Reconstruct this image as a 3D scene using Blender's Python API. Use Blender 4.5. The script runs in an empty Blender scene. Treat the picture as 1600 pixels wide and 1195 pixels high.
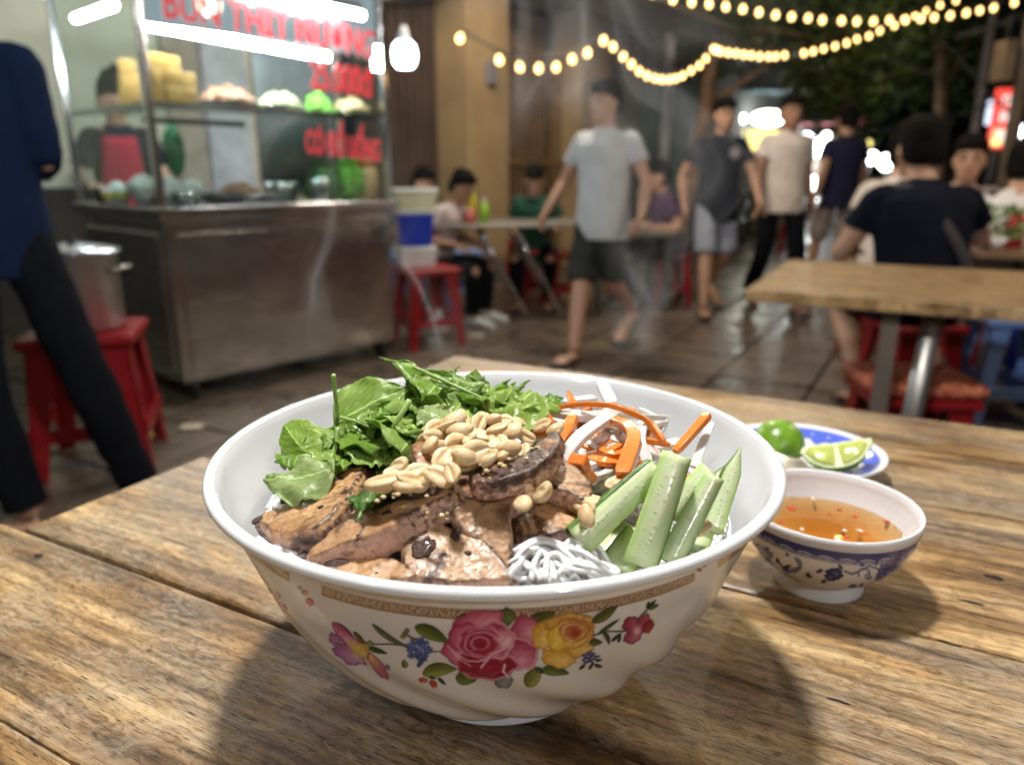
import bpy, bmesh, math, random
import numpy as np
from mathutils import Vector, Matrix, noise as mnoise
random.seed(7); rng = np.random.RandomState(7)
SC = bpy.context.scene; COL = SC.collection
pi = math.pi
# ------------------------------------------------------------------ camera
F = 1155.0; TH = math.radians(16.04); H = 1.10; TZ = H - .232
cd = bpy.data.cameras.new('camera'); cam = bpy.data.objects.new('camera', cd); COL.objects.link(cam)
cam.location = (0, 0, H); cam.rotation_euler = (pi / 2 - TH, 0, 0)
cd.sensor_width = 36; cd.lens = F / 1600 * 36; cd.clip_start = .02; cd.clip_end = 400
cd.dof.use_dof = True; cd.dof.focus_distance = .292; cd.dof.aperture_fstop = cd.lens / 3.4
cd.dof.aperture_blades = 0
SC.camera = cam
# ------------------------------------------------------------------ night sky
W = bpy.data.worlds.new('World'); SC.world = W; W.use_nodes = True
wn = W.node_tree; bg = wn.nodes['Background']
sky = wn.nodes.new('ShaderNodeTexSky'); sky.sky_type = 'NISHITA'; sky.sun_disc = False
sky.sun_elevation = math.radians(14); sky.sun_rotation = math.radians(200)
wn.links.new(sky.outputs[0], bg.inputs[0]); bg.inputs[1].default_value = .004
sl = bpy.data.lights.new('moon', 'SUN'); so = bpy.data.objects.new('moon', sl); COL.objects.link(so)
sl.energy = .02; sl.angle = math.radians(.5); sl.color = (.8, .88, 1); so.rotation_euler = (math.radians(50), 0, math.radians(200))
SC.view_settings.view_transform = 'Standard'; SC.view_settings.look = 'None'
SC.view_settings.gamma = 1; SC.view_settings.use_curve_mapping = False; SC.view_settings.exposure = 0
SC.render.engine = 'CYCLES'
SC.cycles.use_denoising = True; SC.cycles.max_bounces = 7; SC.cycles.diffuse_bounces = 5
SC.cycles.glossy_bounces = 4; SC.cycles.transmission_bounces = 6; SC.cycles.transparent_max_bounces = 16
SC.cycles.volume_bounces = 0; SC.cycles.caustics_reflective = False; SC.cycles.caustics_refractive = False
SC.cycles.sample_clamp_indirect = 4; SC.cycles.blur_glossy = 1.0
SC.cycles.volume_step_rate = 4.0
KEY = (-.11, .58, TZ + 1.55)
# ------------------------------------------------------------------ picture geometry: where a ray of the camera meets a height or a depth
def ray(px, py):
    x = (px - 800) / F; y = -(py - 597.5) / F
    return np.array([x, y * math.sin(TH) + math.cos(TH), y * math.cos(TH) - math.sin(TH)])
def Z(px, py, z):
    d = ray(px, py); return Vector(np.array([0, 0, H]) + (z - H) / d[2] * d)
def T(px, py, z=0): return Z(px, py, TZ + z)
def Yp(px, py, y):
    d = ray(px, py); return Vector(np.array([0, 0, H]) + y / d[1] * d)
def proj(P):
    P = np.asarray(P, float); z = P[..., 2] - H
    dep = P[..., 1] * math.cos(TH) - z * math.sin(TH); up = P[..., 1] * math.sin(TH) + z * math.cos(TH)
    return 800 + F * P[..., 0] / dep, 597.5 - F * up / dep
# ------------------------------------------------------------------ materials
class NT:
    def __init__(s, name):
        s.m = bpy.data.materials.new(name); s.m.use_nodes = True; s.t = s.m.node_tree
        s.b = s.t.nodes['Principled BSDF']; s.out = s.t.nodes['Material Output']
    def n(s, typ, **k):
        nd = s.t.nodes.new('ShaderNode' + typ)
        for a, v in k.items():
            if a.startswith('i_'):
                key = a[2:]; key = int(key) if key.isdigit() else key.replace('_', ' ')
                nd.inputs[key].default_value = v
            else: setattr(nd, a, v)
        return nd
    def l(s, a, b): s.t.links.new(a, b)
    def coord(s, scale=(1, 1, 1), kind='Object', loc=None):
        tc = s.n('TexCoord'); mp = s.n('Mapping'); mp.inputs['Scale'].default_value = scale
        s.l(tc.outputs[kind], mp.inputs['Vector'])
        if loc is not None: s.l(loc, mp.inputs['Location'])
        return mp.outputs[0]
    def noise(s, vec, scale, detail=4, rough=.55, dist=0):
        nd = s.n('TexNoise'); nd.inputs['Scale'].default_value = scale; nd.inputs['Detail'].default_value = detail
        nd.inputs['Roughness'].default_value = rough; nd.inputs['Distortion'].default_value = dist
        if vec is not None: s.l(vec, nd.inputs['Vector'])
        return nd.outputs['Fac']
    def ramp(s, fac, stops):
        r = s.n('ValToRGB'); e = r.color_ramp.elements
        while len(e) < len(stops): e.new(.5)
        for el, (p, c) in zip(e, stops):
            el.position = p; el.color = (*c, 1) if not isinstance(c, (int, float)) else (c, c, c, 1)
        s.l(fac, r.inputs[0]); return r.outputs[0]
    def mix(s, fac, a, b, mode='MIX'):
        m = s.n('MixRGB', blend_type=mode)
        for i, v in ((0, fac), (1, a), (2, b)):
            if hasattr(v, 'links'): s.l(v, m.inputs[i])
            elif i == 0: m.inputs[0].default_value = v
            else: m.inputs[i].default_value = (*v, 1)
        return m.outputs[0]
    def bump(s, h, strength=.3, dist=.002):
        b = s.n('Bump'); b.inputs['Strength'].default_value = strength; b.inputs['Distance'].default_value = dist
        s.l(h, b.inputs['Height']); s.l(b.outputs[0], s.b.inputs['Normal'])
    def set(s, **k):
        for a, v in k.items():
            i = s.b.inputs[a.replace('_', ' ')]
            if hasattr(v, 'links'): s.l(v, i)
            else: i.default_value = (*v, 1) if isinstance(v, tuple) and len(v) == 3 and i.type == 'RGBA' else v
def mat(name, col, rough=.5, metal=0, var=.25, scale=6, bump=0, bscale=30, bdist=.002, emit=0, ecol=None, coat=0, sss=0, sssr=.003, rvar=0):
    M = NT(name); co = M.coord()
    f = M.noise(co, scale, 5)
    lo = tuple(c * (1 - var) for c in col); hi = tuple(min(1, c * (1 + var)) for c in col)
    M.set(Base_Color=M.ramp(f, [(.3, lo), (.7, hi)]), Metallic=metal)
    if rvar: M.set(Roughness=M.ramp(M.noise(co, scale * 1.7, 4), [(.3, max(.02, rough - rvar)), (.7, rough + rvar)]))
    else: M.set(Roughness=rough)
    if bump: M.bump(M.noise(co, bscale, 4), bump, bdist)
    if emit: M.set(Emission_Color=tuple(ecol or col), Emission_Strength=emit)
    if coat: M.set(Coat_Weight=coat, Coat_Roughness=.05)
    if sss:
        M.set(Subsurface_Weight=sss, Subsurface_Radius=(1, .6, .4), Subsurface_Scale=sssr)
    return M.m
def glow(name, col, strength):
    M = NT(name); co = M.coord(); f = M.noise(co, 9, 2)
    M.set(Base_Color=(.02, .02, .02), Emission_Color=M.ramp(f, [(.2, tuple(c * .9 for c in col)), (.8, col)]), Emission_Strength=strength)
    return M.m
def glassmat(name, tint=(.93, .97, .95), refl=1.0):
    M = NT(name); M.t.nodes.remove(M.b)
    tr = M.n('BsdfTransparent'); gl = M.n('BsdfGlossy'); fr = M.n('Fresnel'); mx = M.n('MixShader')
    co = M.coord(); f = M.noise(co, 5, 3)
    tr.inputs[0].default_value = (*tint, 1); gl.inputs['Roughness'].default_value = .03
    M.l(M.ramp(f, [(.3, (.8, .85, .85)), (.7, (1, 1, 1))]), gl.inputs[0])
    M.t.nodes.remove(fr); lw = M.n('LayerWeight', i_Blend=.5); pw = M.n('Math', operation='POWER', i_1=4.0); M.l(lw.outputs['Facing'], pw.inputs[0]); ma = M.n('Math', operation='MULTIPLY_ADD', i_1=.45 * refl, i_2=.035); M.l(pw.outputs[0], ma.inputs[0])
    M.l(ma.outputs[0], mx.inputs[0]); M.l(tr.outputs[0], mx.inputs[1]); M.l(gl.outputs[0], mx.inputs[2]); M.l(mx.outputs[0], M.out.inputs[0])
    return M.m
# ------------------------------------------------------------------ object helpers
def tag(o, label=None, cat=None, group=None, kind=None):
    if label: o['label'] = label
    if cat: o['category'] = cat
    if group: o['group'] = group
    if kind: o['kind'] = kind
    return o
def empty(name, loc=(0, 0, 0), rz=0, label=None, cat=None, group=None):
    o = bpy.data.objects.new(name, None); COL.objects.link(o); o.location = loc; o.rotation_euler = (0, 0, rz)
    o.empty_display_size = .05
    return tag(o, label, cat, group)
def link(name, me, m=None, parent=None, loc=None, rot=None):
    o = bpy.data.objects.new(name, me); COL.objects.link(o)
    if m is not None and len(me.materials) == 0:
        for mm in (m if isinstance(m, (list, tuple)) else [m]): me.materials.append(mm)
    if parent is not None: o.parent = parent
    if loc is not None: o.location = loc
    if rot is not None: o.rotation_euler = rot
    return o
def mesh(name, V, Fc, smooth=True):
    me = bpy.data.meshes.new(name); me.from_pydata([tuple(v) for v in V], [], Fc)
    if smooth: me.polygons.foreach_set('use_smooth', [True] * len(me.polygons))
    me.update(); return me
class MB:
    def __init__(s): s.V = []; s.F = []
    def add(s, V, Fc):
        n = len(s.V); s.V += [tuple(v) for v in V]; s.F += [tuple(i + n for i in f) for f in Fc]; return s
    def box(s, x0, x1, y0, y1, z0, z1, M=None):
        V = [(x, y, z) for x in (x0, x1) for y in (y0, y1) for z in (z0, z1)]
        if M is not None: V = [M @ Vector(v) for v in V]
        return s.add(V, [(0, 1, 3, 2), (4, 6, 7, 5), (0, 4, 5, 1), (2, 3, 7, 6), (0, 2, 6, 4), (1, 5, 7, 3)])
    def loft(s, rings, cap=True):
        n = len(rings[0]); V = [p for r in rings for p in r]; Fc = []
        for i in range(len(rings) - 1):
            for j in range(n):
                k = (j + 1) % n; Fc.append((i * n + j, i * n + k, (i + 1) * n + k, (i + 1) * n + j))
        if cap: Fc.append(tuple(range(n))[::-1]); Fc.append(tuple((len(rings) - 1) * n + j for j in range(n)))
        return s.add(V, Fc)
    def tube(s, pts, r, n=10, flat=1.0, up=(0, 0, 1), sq=False, twist=0):
        pts = [Vector(p) for p in pts]; rings = []
        if not isinstance(r, (list, tuple)): r = [r] * len(pts)
        up = Vector(up); prev = None
        for i, p in enumerate(pts):
            d = (pts[min(i + 1, len(pts) - 1)] - pts[max(i - 1, 0)]).normalized()
            a = d.cross(up) if prev is None else (prev - d * prev.dot(d))
            if a.length < 1e-4: a = d.cross(Vector((1, .1, 0)))
            a.normalize(); b = d.cross(a).normalized(); prev = a.copy()
            ri = r[i]; ra, rb = ri if isinstance(ri, tuple) else (ri, ri * flat)
            tw = twist * i
            if sq: offs = [(1, 1), (-1, 1), (-1, -1), (1, -1)]
            else: offs = [(math.cos(2 * pi * j / n), math.sin(2 * pi * j / n)) for j in range(n)]
            ct, st = math.cos(tw), math.sin(tw)
            rings.append([p + a * (x * ra * ct - y * rb * st) + b * (x * ra * st + y * rb * ct) for x, y in offs])
        return s.loft(rings)
    def ell(s, c, r, n=12, m=8, M=None):
        c = Vector(c); rings = []
        for i in range(m + 1):
            t = pi * (i + .02) / (m + .04); 
            ring = [Vector((r[0] * math.sin(t) * math.cos(2 * pi * j / n), r[1] * math.sin(t) * math.sin(2 * pi * j / n), -r[2] * math.cos(t))) for j in range(n)]
            rings.append([(M @ v if M is not None else v) + c for v in ring])
        return s.loft(rings)
    def lathe(s, prof, n=48, c=(0, 0, 0), closed=False):
        c = Vector(c); k = len(prof); V = [c + Vector((r * math.cos(2 * pi * j / n), r * math.sin(2 * pi * j / n), z)) for r, z in prof for j in range(n)]
        Fc = []
        for i in range(k - 1 if not closed else k):
            i2 = (i + 1) % k
            for j in range(n):
                q = (j + 1) % n; Fc.append((i * n + j, i * n + q, i2 * n + q, i2 * n + j))
        return s.add(V, Fc)
    def build(s, name, m, parent=None, smooth=False, loc=None, rot=None, bevel=0, seg=2):
        me = mesh(name, s.V, s.F, smooth)
        if len(s.F) > 6:
            b_ = bmesh.new(); b_.from_mesh(me); bmesh.ops.recalc_face_normals(b_, faces=b_.faces); b_.to_mesh(me); b_.free()
        o = link(name, me, m, parent, loc, rot)
        if bevel:
            b = o.modifiers.new('bevel', 'BEVEL'); b.width = bevel; b.segments = seg; b.limit_method = 'ANGLE'; b.angle_limit = .7
            me.polygons.foreach_set('use_smooth', [True] * len(me.polygons))
            w = o.modifiers.new('wn', 'WEIGHTED_NORMAL')
        return o
def box(name, x0, x1, y0, y1, z0, z1, m, parent=None, bevel=0, M=None):
    return MB().box(x0, x1, y0, y1, z0, z1, M).build(name, m, parent, bevel=bevel)
def tube(name, pts, r, m, parent=None, n=10, **k):
    return MB().tube(pts, r, n, **k).build(name, m, parent, smooth=not k.get('sq'))
def copy_tree(o, parent=None):
    c = o.copy(); COL.objects.link(c)
    if parent is not None: c.parent = parent
    for ch in list(o.children): copy_tree(ch, c)
    return c
def catmull(pts, n=6):
    P = [Vector(p) for p in pts]; P = [P[0] * 2 - P[1]] + P + [P[-1] * 2 - P[-2]]; out = []
    for i in range(1, len(P) - 2):
        for k in range(n):
            t = k / n; a, b, c, d = P[i - 1:i + 3]
            out.append(.5 * ((2 * b) + (c - a) * t + (2 * a - 5 * b + 4 * c - d) * t * t + (3 * b - a - 3 * c + d) * t ** 3))
    out.append(P[-2]); return out
def cut(m, vox, sm=0, disp=0, dscale=.01, ndisp=None):
    pass
TEX = {}
def remesh(o, vox, smooth=2, disp=0, dsize=.01, disp2=0, dsize2=.003):
    r = o.modifiers.new('remesh', 'REMESH'); r.mode = 'VOXEL'; r.voxel_size = vox; r.use_smooth_shade = True
    if smooth:
        s = o.modifiers.new('smooth', 'SMOOTH'); s.iterations = smooth; s.factor = .5
    for d, z in ((disp, dsize), (disp2, dsize2)):
        if d:
            if z not in TEX:
                t = bpy.data.textures.new('clouds', 'CLOUDS'); t.noise_scale = z; t.noise_depth = 2; TEX[z] = t
            m = o.modifiers.new('disp', 'DISPLACE'); m.texture = TEX[z]; m.strength = d; m.mid_level = .5; m.texture_coords = 'GLOBAL'
    return o
# ================================================================== the wooden table in front
def wood(name, cols, gloss=.38, grey=.55, pores=.8):
    M = NT(name); oi = M.n('ObjectInfo')
    cmb = M.n('CombineXYZ'); mu = M.n('Math', operation='MULTIPLY', i_1=37.0); M.l(oi.outputs['Random'], mu.inputs[0])
    M.l(mu.outputs[0], cmb.inputs[0]); mu2 = M.n('Math', operation='MULTIPLY', i_1=91.0); M.l(oi.outputs['Random'], mu2.inputs[0]); M.l(mu2.outputs[0], cmb.inputs[1])
    L = cmb.outputs[0]
    base = M.coord((1, 1, 1), loc=L)
    w = M.n('TexNoise', i_Scale=7.0, i_Detail=3.0); M.l(base, w.inputs['Vector'])
    vm = M.n('VectorMath', operation='SCALE'); vm.inputs['Scale'].default_value = .012; M.l(w.outputs['Color'], vm.inputs[0])
    va = M.n('VectorMath', operation='ADD'); M.l(base, va.inputs[0]); M.l(vm.outputs[0], va.inputs[1])
    def sc(s):
        m = M.n('Mapping'); m.inputs['Scale'].default_value = s; M.l(va.outputs[0], m.inputs['Vector']); return m.outputs[0]
    broad = M.noise(sc((3, 26, 3)), 1.3, 6, .6)
    def sb(s_):
        m = M.n('Mapping'); m.inputs['Scale'].default_value = s_; M.l(base, m.inputs['Vector']); return m.outputs[0]
    grain = M.noise(sc((14, 210, 10)), 1, 5, .65)
    fib = M.noise(sb((70, 1700, 60)), 1, 3, .6)
    pore = M.noise(sb((120, 1900, 40)), 1, 1, .4)
    blot = M.noise(sb((9, 15, 9)), 1, 5, .62, .6)
    mott = M.noise(sb((70, 150, 70)), 1, 6, .72, 1.6)
    stain = M.noise(base, 4.3, 5, .6, .9)
    c = M.ramp(broad, [(.33, cols[0]), (.45, cols[1]), (.55, cols[2]), (.68, cols[3])])
    g = M.ramp(grain, [(.32, (.22, .18, .14)), (.47, (.80, .77, .72)), (.66, (1.28, 1.24, 1.16))])
    c = M.mix(.9, c, g, 'MULTIPLY')
    c = M.mix(.6, c, M.ramp(fib, [(.3, (.62, .6, .56)), (.65, (1.15, 1.13, 1.1))]), 'MULTIPLY')
    gf = M.mix(1, M.ramp(blot, [(.42, 0.0), (.54, 1.0)]), M.ramp(mott, [(.38, .25), (.6, 1.0)]), 'MULTIPLY')
    gs = M.n('Math', operation='MULTIPLY', i_1=grey); M.l(gf, gs.inputs[0])
    c = M.mix(gs.outputs[0], c, M.mix(.75, (.34, .30, .24), g, 'MULTIPLY'))
    c = M.mix(.75, c, M.ramp(mott, [(.36, (.40, .36, .32)), (.52, (.95, .95, .95)), (.7, (1.22, 1.2, 1.14))]), 'MULTIPLY')
    pf = M.n('Math', operation='MULTIPLY', i_1=pores)
    M.l(M.ramp(pore, [(.62, 0.0), (.68, 1.0)]), pf.inputs[0])
    c = M.mix(pf.outputs[0], c, (.035, .022, .014))
    c = M.mix(M.ramp(stain, [(.56, 0.0), (.66, .75)]), c, M.mix(.8, c, (.36, .25, .20), 'MULTIPLY'))
    M.set(Base_Color=c, Roughness=M.ramp(M.mix(.5, grain, blot), [(.3, gloss - .1), (.7, gloss + .22)]), Coat_Weight=.08, Coat_Roughness=.2)
    h = M.mix(.5, M.mix(.5, grain, mott), M.mix(.5, fib, M.ramp(pore, [(.64, 1.0), (.72, 0.0)])))
    M.bump(h, .5, .0012)
    return M.m
A28 = math.radians(-28)
WOODCOL = [(.09, .047, .018), (.29, .168, .068), (.50, .325, .145), (.68, .50, .26)]
wood_t = wood('worn_table_wood', WOODCOL, .30, .6, .95)
wood_s = mat('table_side_wood', (.16, .1, .055), .7, bump=.4, bscale=120)
DARKM = mat('dark_gap', (.012, .009, .007), .9)
def plank(a0, a1, b0, b1, z, th, parent, m, chamf=0, jag=.0012, cut_b=None):
    # one board: worn, slightly wavy long edges, rounded arrises
    n = 40; top = []
    def wob(a, s): return jag * (mnoise.noise(Vector((a * 9, s * 13.1, 0))) + .5 * mnoise.noise(Vector((a * 40, s * 7.7, 3))))
    lo = [(a0 + (a1 - a0) * i / n) for i in range(n + 1)]
    O = [(a, b0 + wob(a, b0)) for a in lo] + [(a, b1 + wob(a, b1 + 5)) for a in lo[::-1]]
    if chamf: O[-1] = (O[-1][0] + chamf * .12, O[-1][1]); O[0] = (O[0][0] + .002, O[0][1] + .001)
    r = .0022; k = len(O); ca, cb = (a0 + a1) / 2, (b0 + b1) / 2
    rings = []
    for dz, ins in ((-th, 0), (-r * 1.3, 0), (-r * .35, r * .25), (0, r)):
        ring = []
        for i, (a, b) in enumerate(O):
            ia = a + (ins if a < a0 + .01 else -ins if a > a1 - .01 else 0)
            ib = b + (ins if b < cb else -ins)
            ring.append((ia, ib, z + dz))
        rings.append(ring)
    mb = MB(); mb.loft(rings, cap=False)
    m2 = n + 1
    top = 3 * k; bot = 0
    Fc = []
    for i in range(n):
        j = k - 1 - i
        Fc.append((top + i, top + i + 1, top + j - 1, top + j)); Fc.append((bot + j, bot + j - 1, bot + i + 1, bot + i))
    mb.F += Fc
    o = mb.build('plank', m, parent)
    for p in o.data.polygons: p.use_smooth = False
    return o
table = empty('wooden_table', (0, 0, 0), A28, 'worn light brown plank table in the foreground with the flowered bowl on it', 'table')
spec = [(-.56, -.27, -.052), (-.545, -.05, .134), (-.535, .1345, .2425), (-.504, .2462, .3925), (-.499, .3938, .5722), (-.503, .5738, .790)]
for i, (a0, b0, b1) in enumerate(spec):
    plank(a0, .95, b0, b1, TZ, .024, table, wood_t, chamf=.05 if i < 3 else 0)
box('apron', -.44, .88, -.2, -.175, TZ - .09, TZ - .0245, wood_s, table); box('apron', -.44, .88, .70, .725, TZ - .09, TZ - .0245, wood_s, table)
box('crossbeam', -.44, -.40, -.17, .695, TZ - .07, TZ - .0245, wood_s, table); box('crossbeam', .84, .88, -.17, .695, TZ - .07, TZ - .0245, wood_s, table)
for a in (-.42, .86):
    for b in (-.15, .675): box('leg', a - .025, a + .025, b - .02, b + .02, .0, TZ - .0705, wood_s, table, bevel=.004)
# dark knot holes and dents in the surface
def loc28(p): # world xy -> table frame
    c, s = math.cos(-A28), math.sin(-A28); return p[0] * c - p[1] * s, p[0] * s + p[1] * c
for (px, py, la, wb) in ((1550, 901, .006, .0022), (1518, 941, .007, .0014), (1560, 905, .003, .0014), (60, 868, .004, .002), (1310, 1095, .005, .001)):
    a, b = loc28(T(px, py)); ring = []
    pts = [(a + la * (1 + .25 * random.uniform(-1, 1)) * math.cos(t), b + wb * (1 + .35 * random.uniform(-1, 1)) * math.sin(t), TZ + .0002) for t in np.linspace(0, 2 * pi, 13)[:-1]]
    link('knot', mesh('knot', pts, [tuple(range(12))], False), DARKM, table)
# ================================================================== glazed bowls and their printed decoration
def sm(x, a, b): t = np.clip((x - a) / (b - a), 0, 1); return t * t * (3 - 2 * t)
class Paint:
    def __init__(s, x, y): s.x = x; s.y = y; s.c = np.ones(x.shape + (3,)) * .8; s.a = np.zeros(x.shape)
    def over(s, col, al):
        col = np.asarray(col, float)
        if col.max() > 2.5: col = col / 255.
        al = np.clip(al, 0, 1)
        na = al + s.a * (1 - al); w = np.where(na > 1e-5, al / np.maximum(na, 1e-5), 0)[..., None]
        s.c = s.c * (1 - w) + col * w; s.a = na
    def nz(s, f, k=0):
        x, y = s.x * f, s.y * f
        return (np.sin(x + 1.7 * k + 1.3 * np.sin(y * 1.1 + k)) + np.sin(y * 1.3 + 2.1 * k + 1.1 * np.sin(x * .9 - k)) + np.sin((x + y) * .7 + k * 3)) / 3
    def petal(s, cx, cy, rx, ry, ang, cin, cout, edge=None, soft=1.2, frill=.06, lx=.3, ly=.3, al=1):
        a = math.radians(ang); dx, dy = s.x - cx, s.y - cy
        u = (dx * math.cos(a) + dy * math.sin(a)) / rx; v = (-dx * math.sin(a) + dy * math.cos(a)) / ry
        th = np.arctan2(v, u); r = np.hypot(u, v) * (1 + frill * np.sin(5 * th + cx) + frill * .6 * np.sin(9 * th + cy))
        A = 1 - sm(r, 1 - soft / min(rx, ry), 1 + soft / min(rx, ry))
        k = np.clip(np.hypot(u - lx, v - ly) / 1.25, 0, 1)[..., None]
        C = np.array(cin) / 255. * (1 - k) + np.array(cout) / 255. * k
        C = C * (1 + .06 * s.nz(.45, cx)[..., None])
        if edge is not None:
            e = (sm(r, .78, .97) * .75)[..., None]; C = C * (1 - e) + np.array(edge) / 255. * e
        s.over(C, A * al)
    def leaf(s, x0, y0, x1, y1, w, col, bend=0, dark=None):
        L = math.hypot(x1 - x0, y1 - y0); ux, uy = (x1 - x0) / L, (y1 - y0) / L
        t = ((s.x - x0) * ux + (s.y - y0) * uy) / L; d = -(s.x - x0) * uy + (s.y - y0) * ux
        tc = np.clip(t, 0, 1); d = d - bend * L * 4 * tc * (1 - tc)
        ww = w * np.power(np.clip(np.sin(pi * np.power(tc, .75)), 0, 1), .8)
        A = (1 - sm(np.abs(d), ww - 1.1, ww + .9)) * ((t > 0) & (t < 1))
        C = np.array(col) / 255. * (1 + .35 * np.clip(d / w, -1, 1)[..., None]) 
        vein = np.exp(-(d / .8) ** 2) * .5 + .25 * np.exp(-((np.sin((t * L - np.abs(d) * .8) * .55)) / .25) ** 2) * (np.abs(d) < ww)
        C = C * (1 - .45 * vein[..., None]); edge = sm(np.abs(d), ww - 2.4, ww)[..., None]
        C = C * (1 - .5 * edge)
        s.over(np.clip(C, 0, 1), A)
    def stroke(s, pts, w, col, al=1, taper=False):
        best = np.full(s.x.shape, 1e9); n = len(pts) - 1
        for i in range(n):
            (x0, y0), (x1, y1) = pts[i], pts[i + 1]; dx, dy = x1 - x0, y1 - y0; L2 = dx * dx + dy * dy + 1e-9
            t = np.clip(((s.x - x0) * dx + (s.y - y0) * dy) / L2, 0, 1)
            ww = w * (1 - .7 * (i + t) / n) if taper else w
            best = np.minimum(best, np.hypot(s.x - x0 - t * dx, s.y - y0 - t * dy) - ww)
        s.over(col, (1 - sm(best, -.7, .7)) * al)
    def arc(s, cx, cy, r, ry, a0, a1, w, col, al=1):
        s.stroke([(cx + r * math.cos(math.radians(a)), cy + ry * math.sin(math.radians(a))) for a in np.linspace(a0, a1, 9)], w, col, al)
def lin(c): return np.where(c <= .04045, c / 12.92, ((c + .055) / 1.055) ** 2.4)
def rprof(prof):
    z = np.array([p[1] for p in prof]); r = np.array([p[0] for p in prof]); return lambda q: np.interp(q, z, r)
def glaze(name, col, rough=.06, bsc=25, bst=.04):
    M = NT(name); co = M.coord(); f = M.noise(co, 6, 4)
    M.set(Base_Color=M.ramp(f, [(.3, tuple(c * .97 for c in col)), (.7, col)]), Roughness=M.ramp(M.noise(co, 40, 3), [(.3, rough), (.75, rough + .06)]), Specular_IOR_Level=.55,
          Subsurface_Weight=.12, Subsurface_Radius=(1, .9, .8), Subsurface_Scale=.002)
    M.bump(M.noise(co, bsc, 2), bst, .002); return M.m
def printmat(name, rough=.1):
    M = NT(name); at = M.n('Attribute'); at.attribute_name = 'print'; M.set(Base_Color=at.outputs['Color'], Roughness=rough)
    co = M.coord(); M.l(M.mix(.15, at.outputs['Color'], M.ramp(M.noise(co, 900, 2), [(.3, .6), (.7, 1.0)]), 'MULTIPLY'), M.b.inputs['Base Color'])
    M.l(at.outputs['Alpha'], M.b.inputs['Alpha']); return M.m
def patch(name, centre, rf, z0, z1, t0, t1, nu, nv, paint, m, parent, flute=None, off=.00018):
    t = np.radians(np.linspace(t0, t1, nu)); z = np.linspace(z0, z1, nv); TT, ZZ = np.meshgrid(t, z)
    R = rf(ZZ) + off
    if flute is not None: R = R + flute(TT, ZZ)
    X = R * np.cos(TT); Y = R * np.sin(TT)
    wx, wy = proj(np.stack([X + centre[0], Y + centre[1], ZZ + centre[2]], -1))
    P = Paint(wx, wy); paint(P, TT, ZZ)
    V = np.stack([X, Y, ZZ], -1).reshape(-1, 3)
    i, j = np.meshgrid(np.arange(nv - 1), np.arange(nu - 1), indexing='ij'); a = (i * nu + j).ravel()
    Q = np.stack([a, a + 1, a + nu + 1, a + nu], -1)
    keep = (P.a.ravel()[Q] > .01).any(1); Q = Q[keep]
    me = bpy.data.meshes.new(name); used, inv = np.unique(Q, return_inverse=True); V = V[used]; Q = inv.reshape(-1, 4)
    me.vertices.add(len(V)); me.vertices.foreach_set('co', V.ravel().astype('f')); me.loops.add(len(Q) * 4); me.polygons.add(len(Q))
    me.loops.foreach_set('vertex_index', Q.ravel().astype('i')); me.polygons.foreach_set('loop_start', (np.arange(len(Q)) * 4).astype('i'))
    me.update(calc_edges=True); me.polygons.foreach_set('use_smooth', [True] * len(Q))
    ca = me.color_attributes.new('print', 'FLOAT_COLOR', 'POINT')
    P.c = P.c * .88 + P.c.mean(-1, keepdims=True) * .12
    C = np.concatenate([lin(np.clip(P.c, 0, 1)).reshape(-1, 3), P.a.reshape(-1, 1)], -1)[used]
    ca.data.foreach_set('color', C.ravel().astype('f')); me.validate()
    return link(name, me, m, parent)
BC = (-.007, .317, TZ)
porc = glaze('white_porcelain', (.79, .80, .80)); pmat = printmat('flower_print')
body = [(.0495, .0085), (.052, .0115), (.064, .0175), (.078, .028), (.090, .042), (.0995, .057), (.1065, .072), (.1115, .085), (.1150, .094), (.1178, .1012), (.1194, .1062)]
def crv(pr, n=5):
    return [(p.x, p.y) for p in catmull([(r, z, 0) for r, z in pr], n)]
rf = rprof(crv(body, 8))
inner = [(.1205, .1118), (.1190, .1085), (.1168, .101), (.113, .09), (.108, .077), (.099, .06), (.085, .042), (.066, .026), (.04, .017), (.0001, .014)]
def flute(t, z):
    z = np.asarray(z); a = 1 - sm(z, .035, .085); b = sm(z, .009, .016)
    ph = 15 * (t + 1.0 * (np.sqrt(np.clip(z, 0, 1)) * 6.0))
    s = np.sin(ph); return .0015 * a * b * (np.sign(s) * np.abs(s) ** .8)
bowl = empty('noodle_bowl', BC, 0, 'large white flowered bowl of grilled pork noodles in the middle of the table', 'bowl')
def dense_lathe(prof, n=260, fl=None, sub=4):
    pr = []
    for i in range(len(prof) - 1):
        for k in range(sub): t = k / sub; pr.append((prof[i][0] * (1 - t) + prof[i + 1][0] * t, prof[i][1] * (1 - t) + prof[i + 1][1] * t))
    pr.append(prof[-1]); th = np.linspace(0, 2 * pi, n, endpoint=False); V = []
    for r, z in pr:
        rr = r + (fl(th, z) if fl is not None else 0 * th); V += list(zip(rr * np.cos(th), rr * np.sin(th), np.full(n, z)))
    Fc = [(i * n + j, i * n + (j + 1) % n, (i + 1) * n + (j + 1) % n, (i + 1) * n + j) for i in range(len(pr) - 1) for j in range(n)]
    return V, Fc
lipo = [(.1194, .1062), (.1203, .1073), (.1218, .1079), (.1236, .1083), (.1247, .1092), (.1251, .1104), (.1247, .1117), (.1236, .1125), (.1222, .1126), (.1205, .1118)]
V1, F1 = dense_lathe(crv(body), 300, flute, 1); mb = MB(); mb.add(V1, F1)
V2, F2 = dense_lathe(crv(inner), 160, None, 1); mb.add(V2, F2)
mb.build('shell', porc, bowl, True)
MB().lathe(crv(lipo), 200).build('rim', porc, bowl, True)
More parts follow.
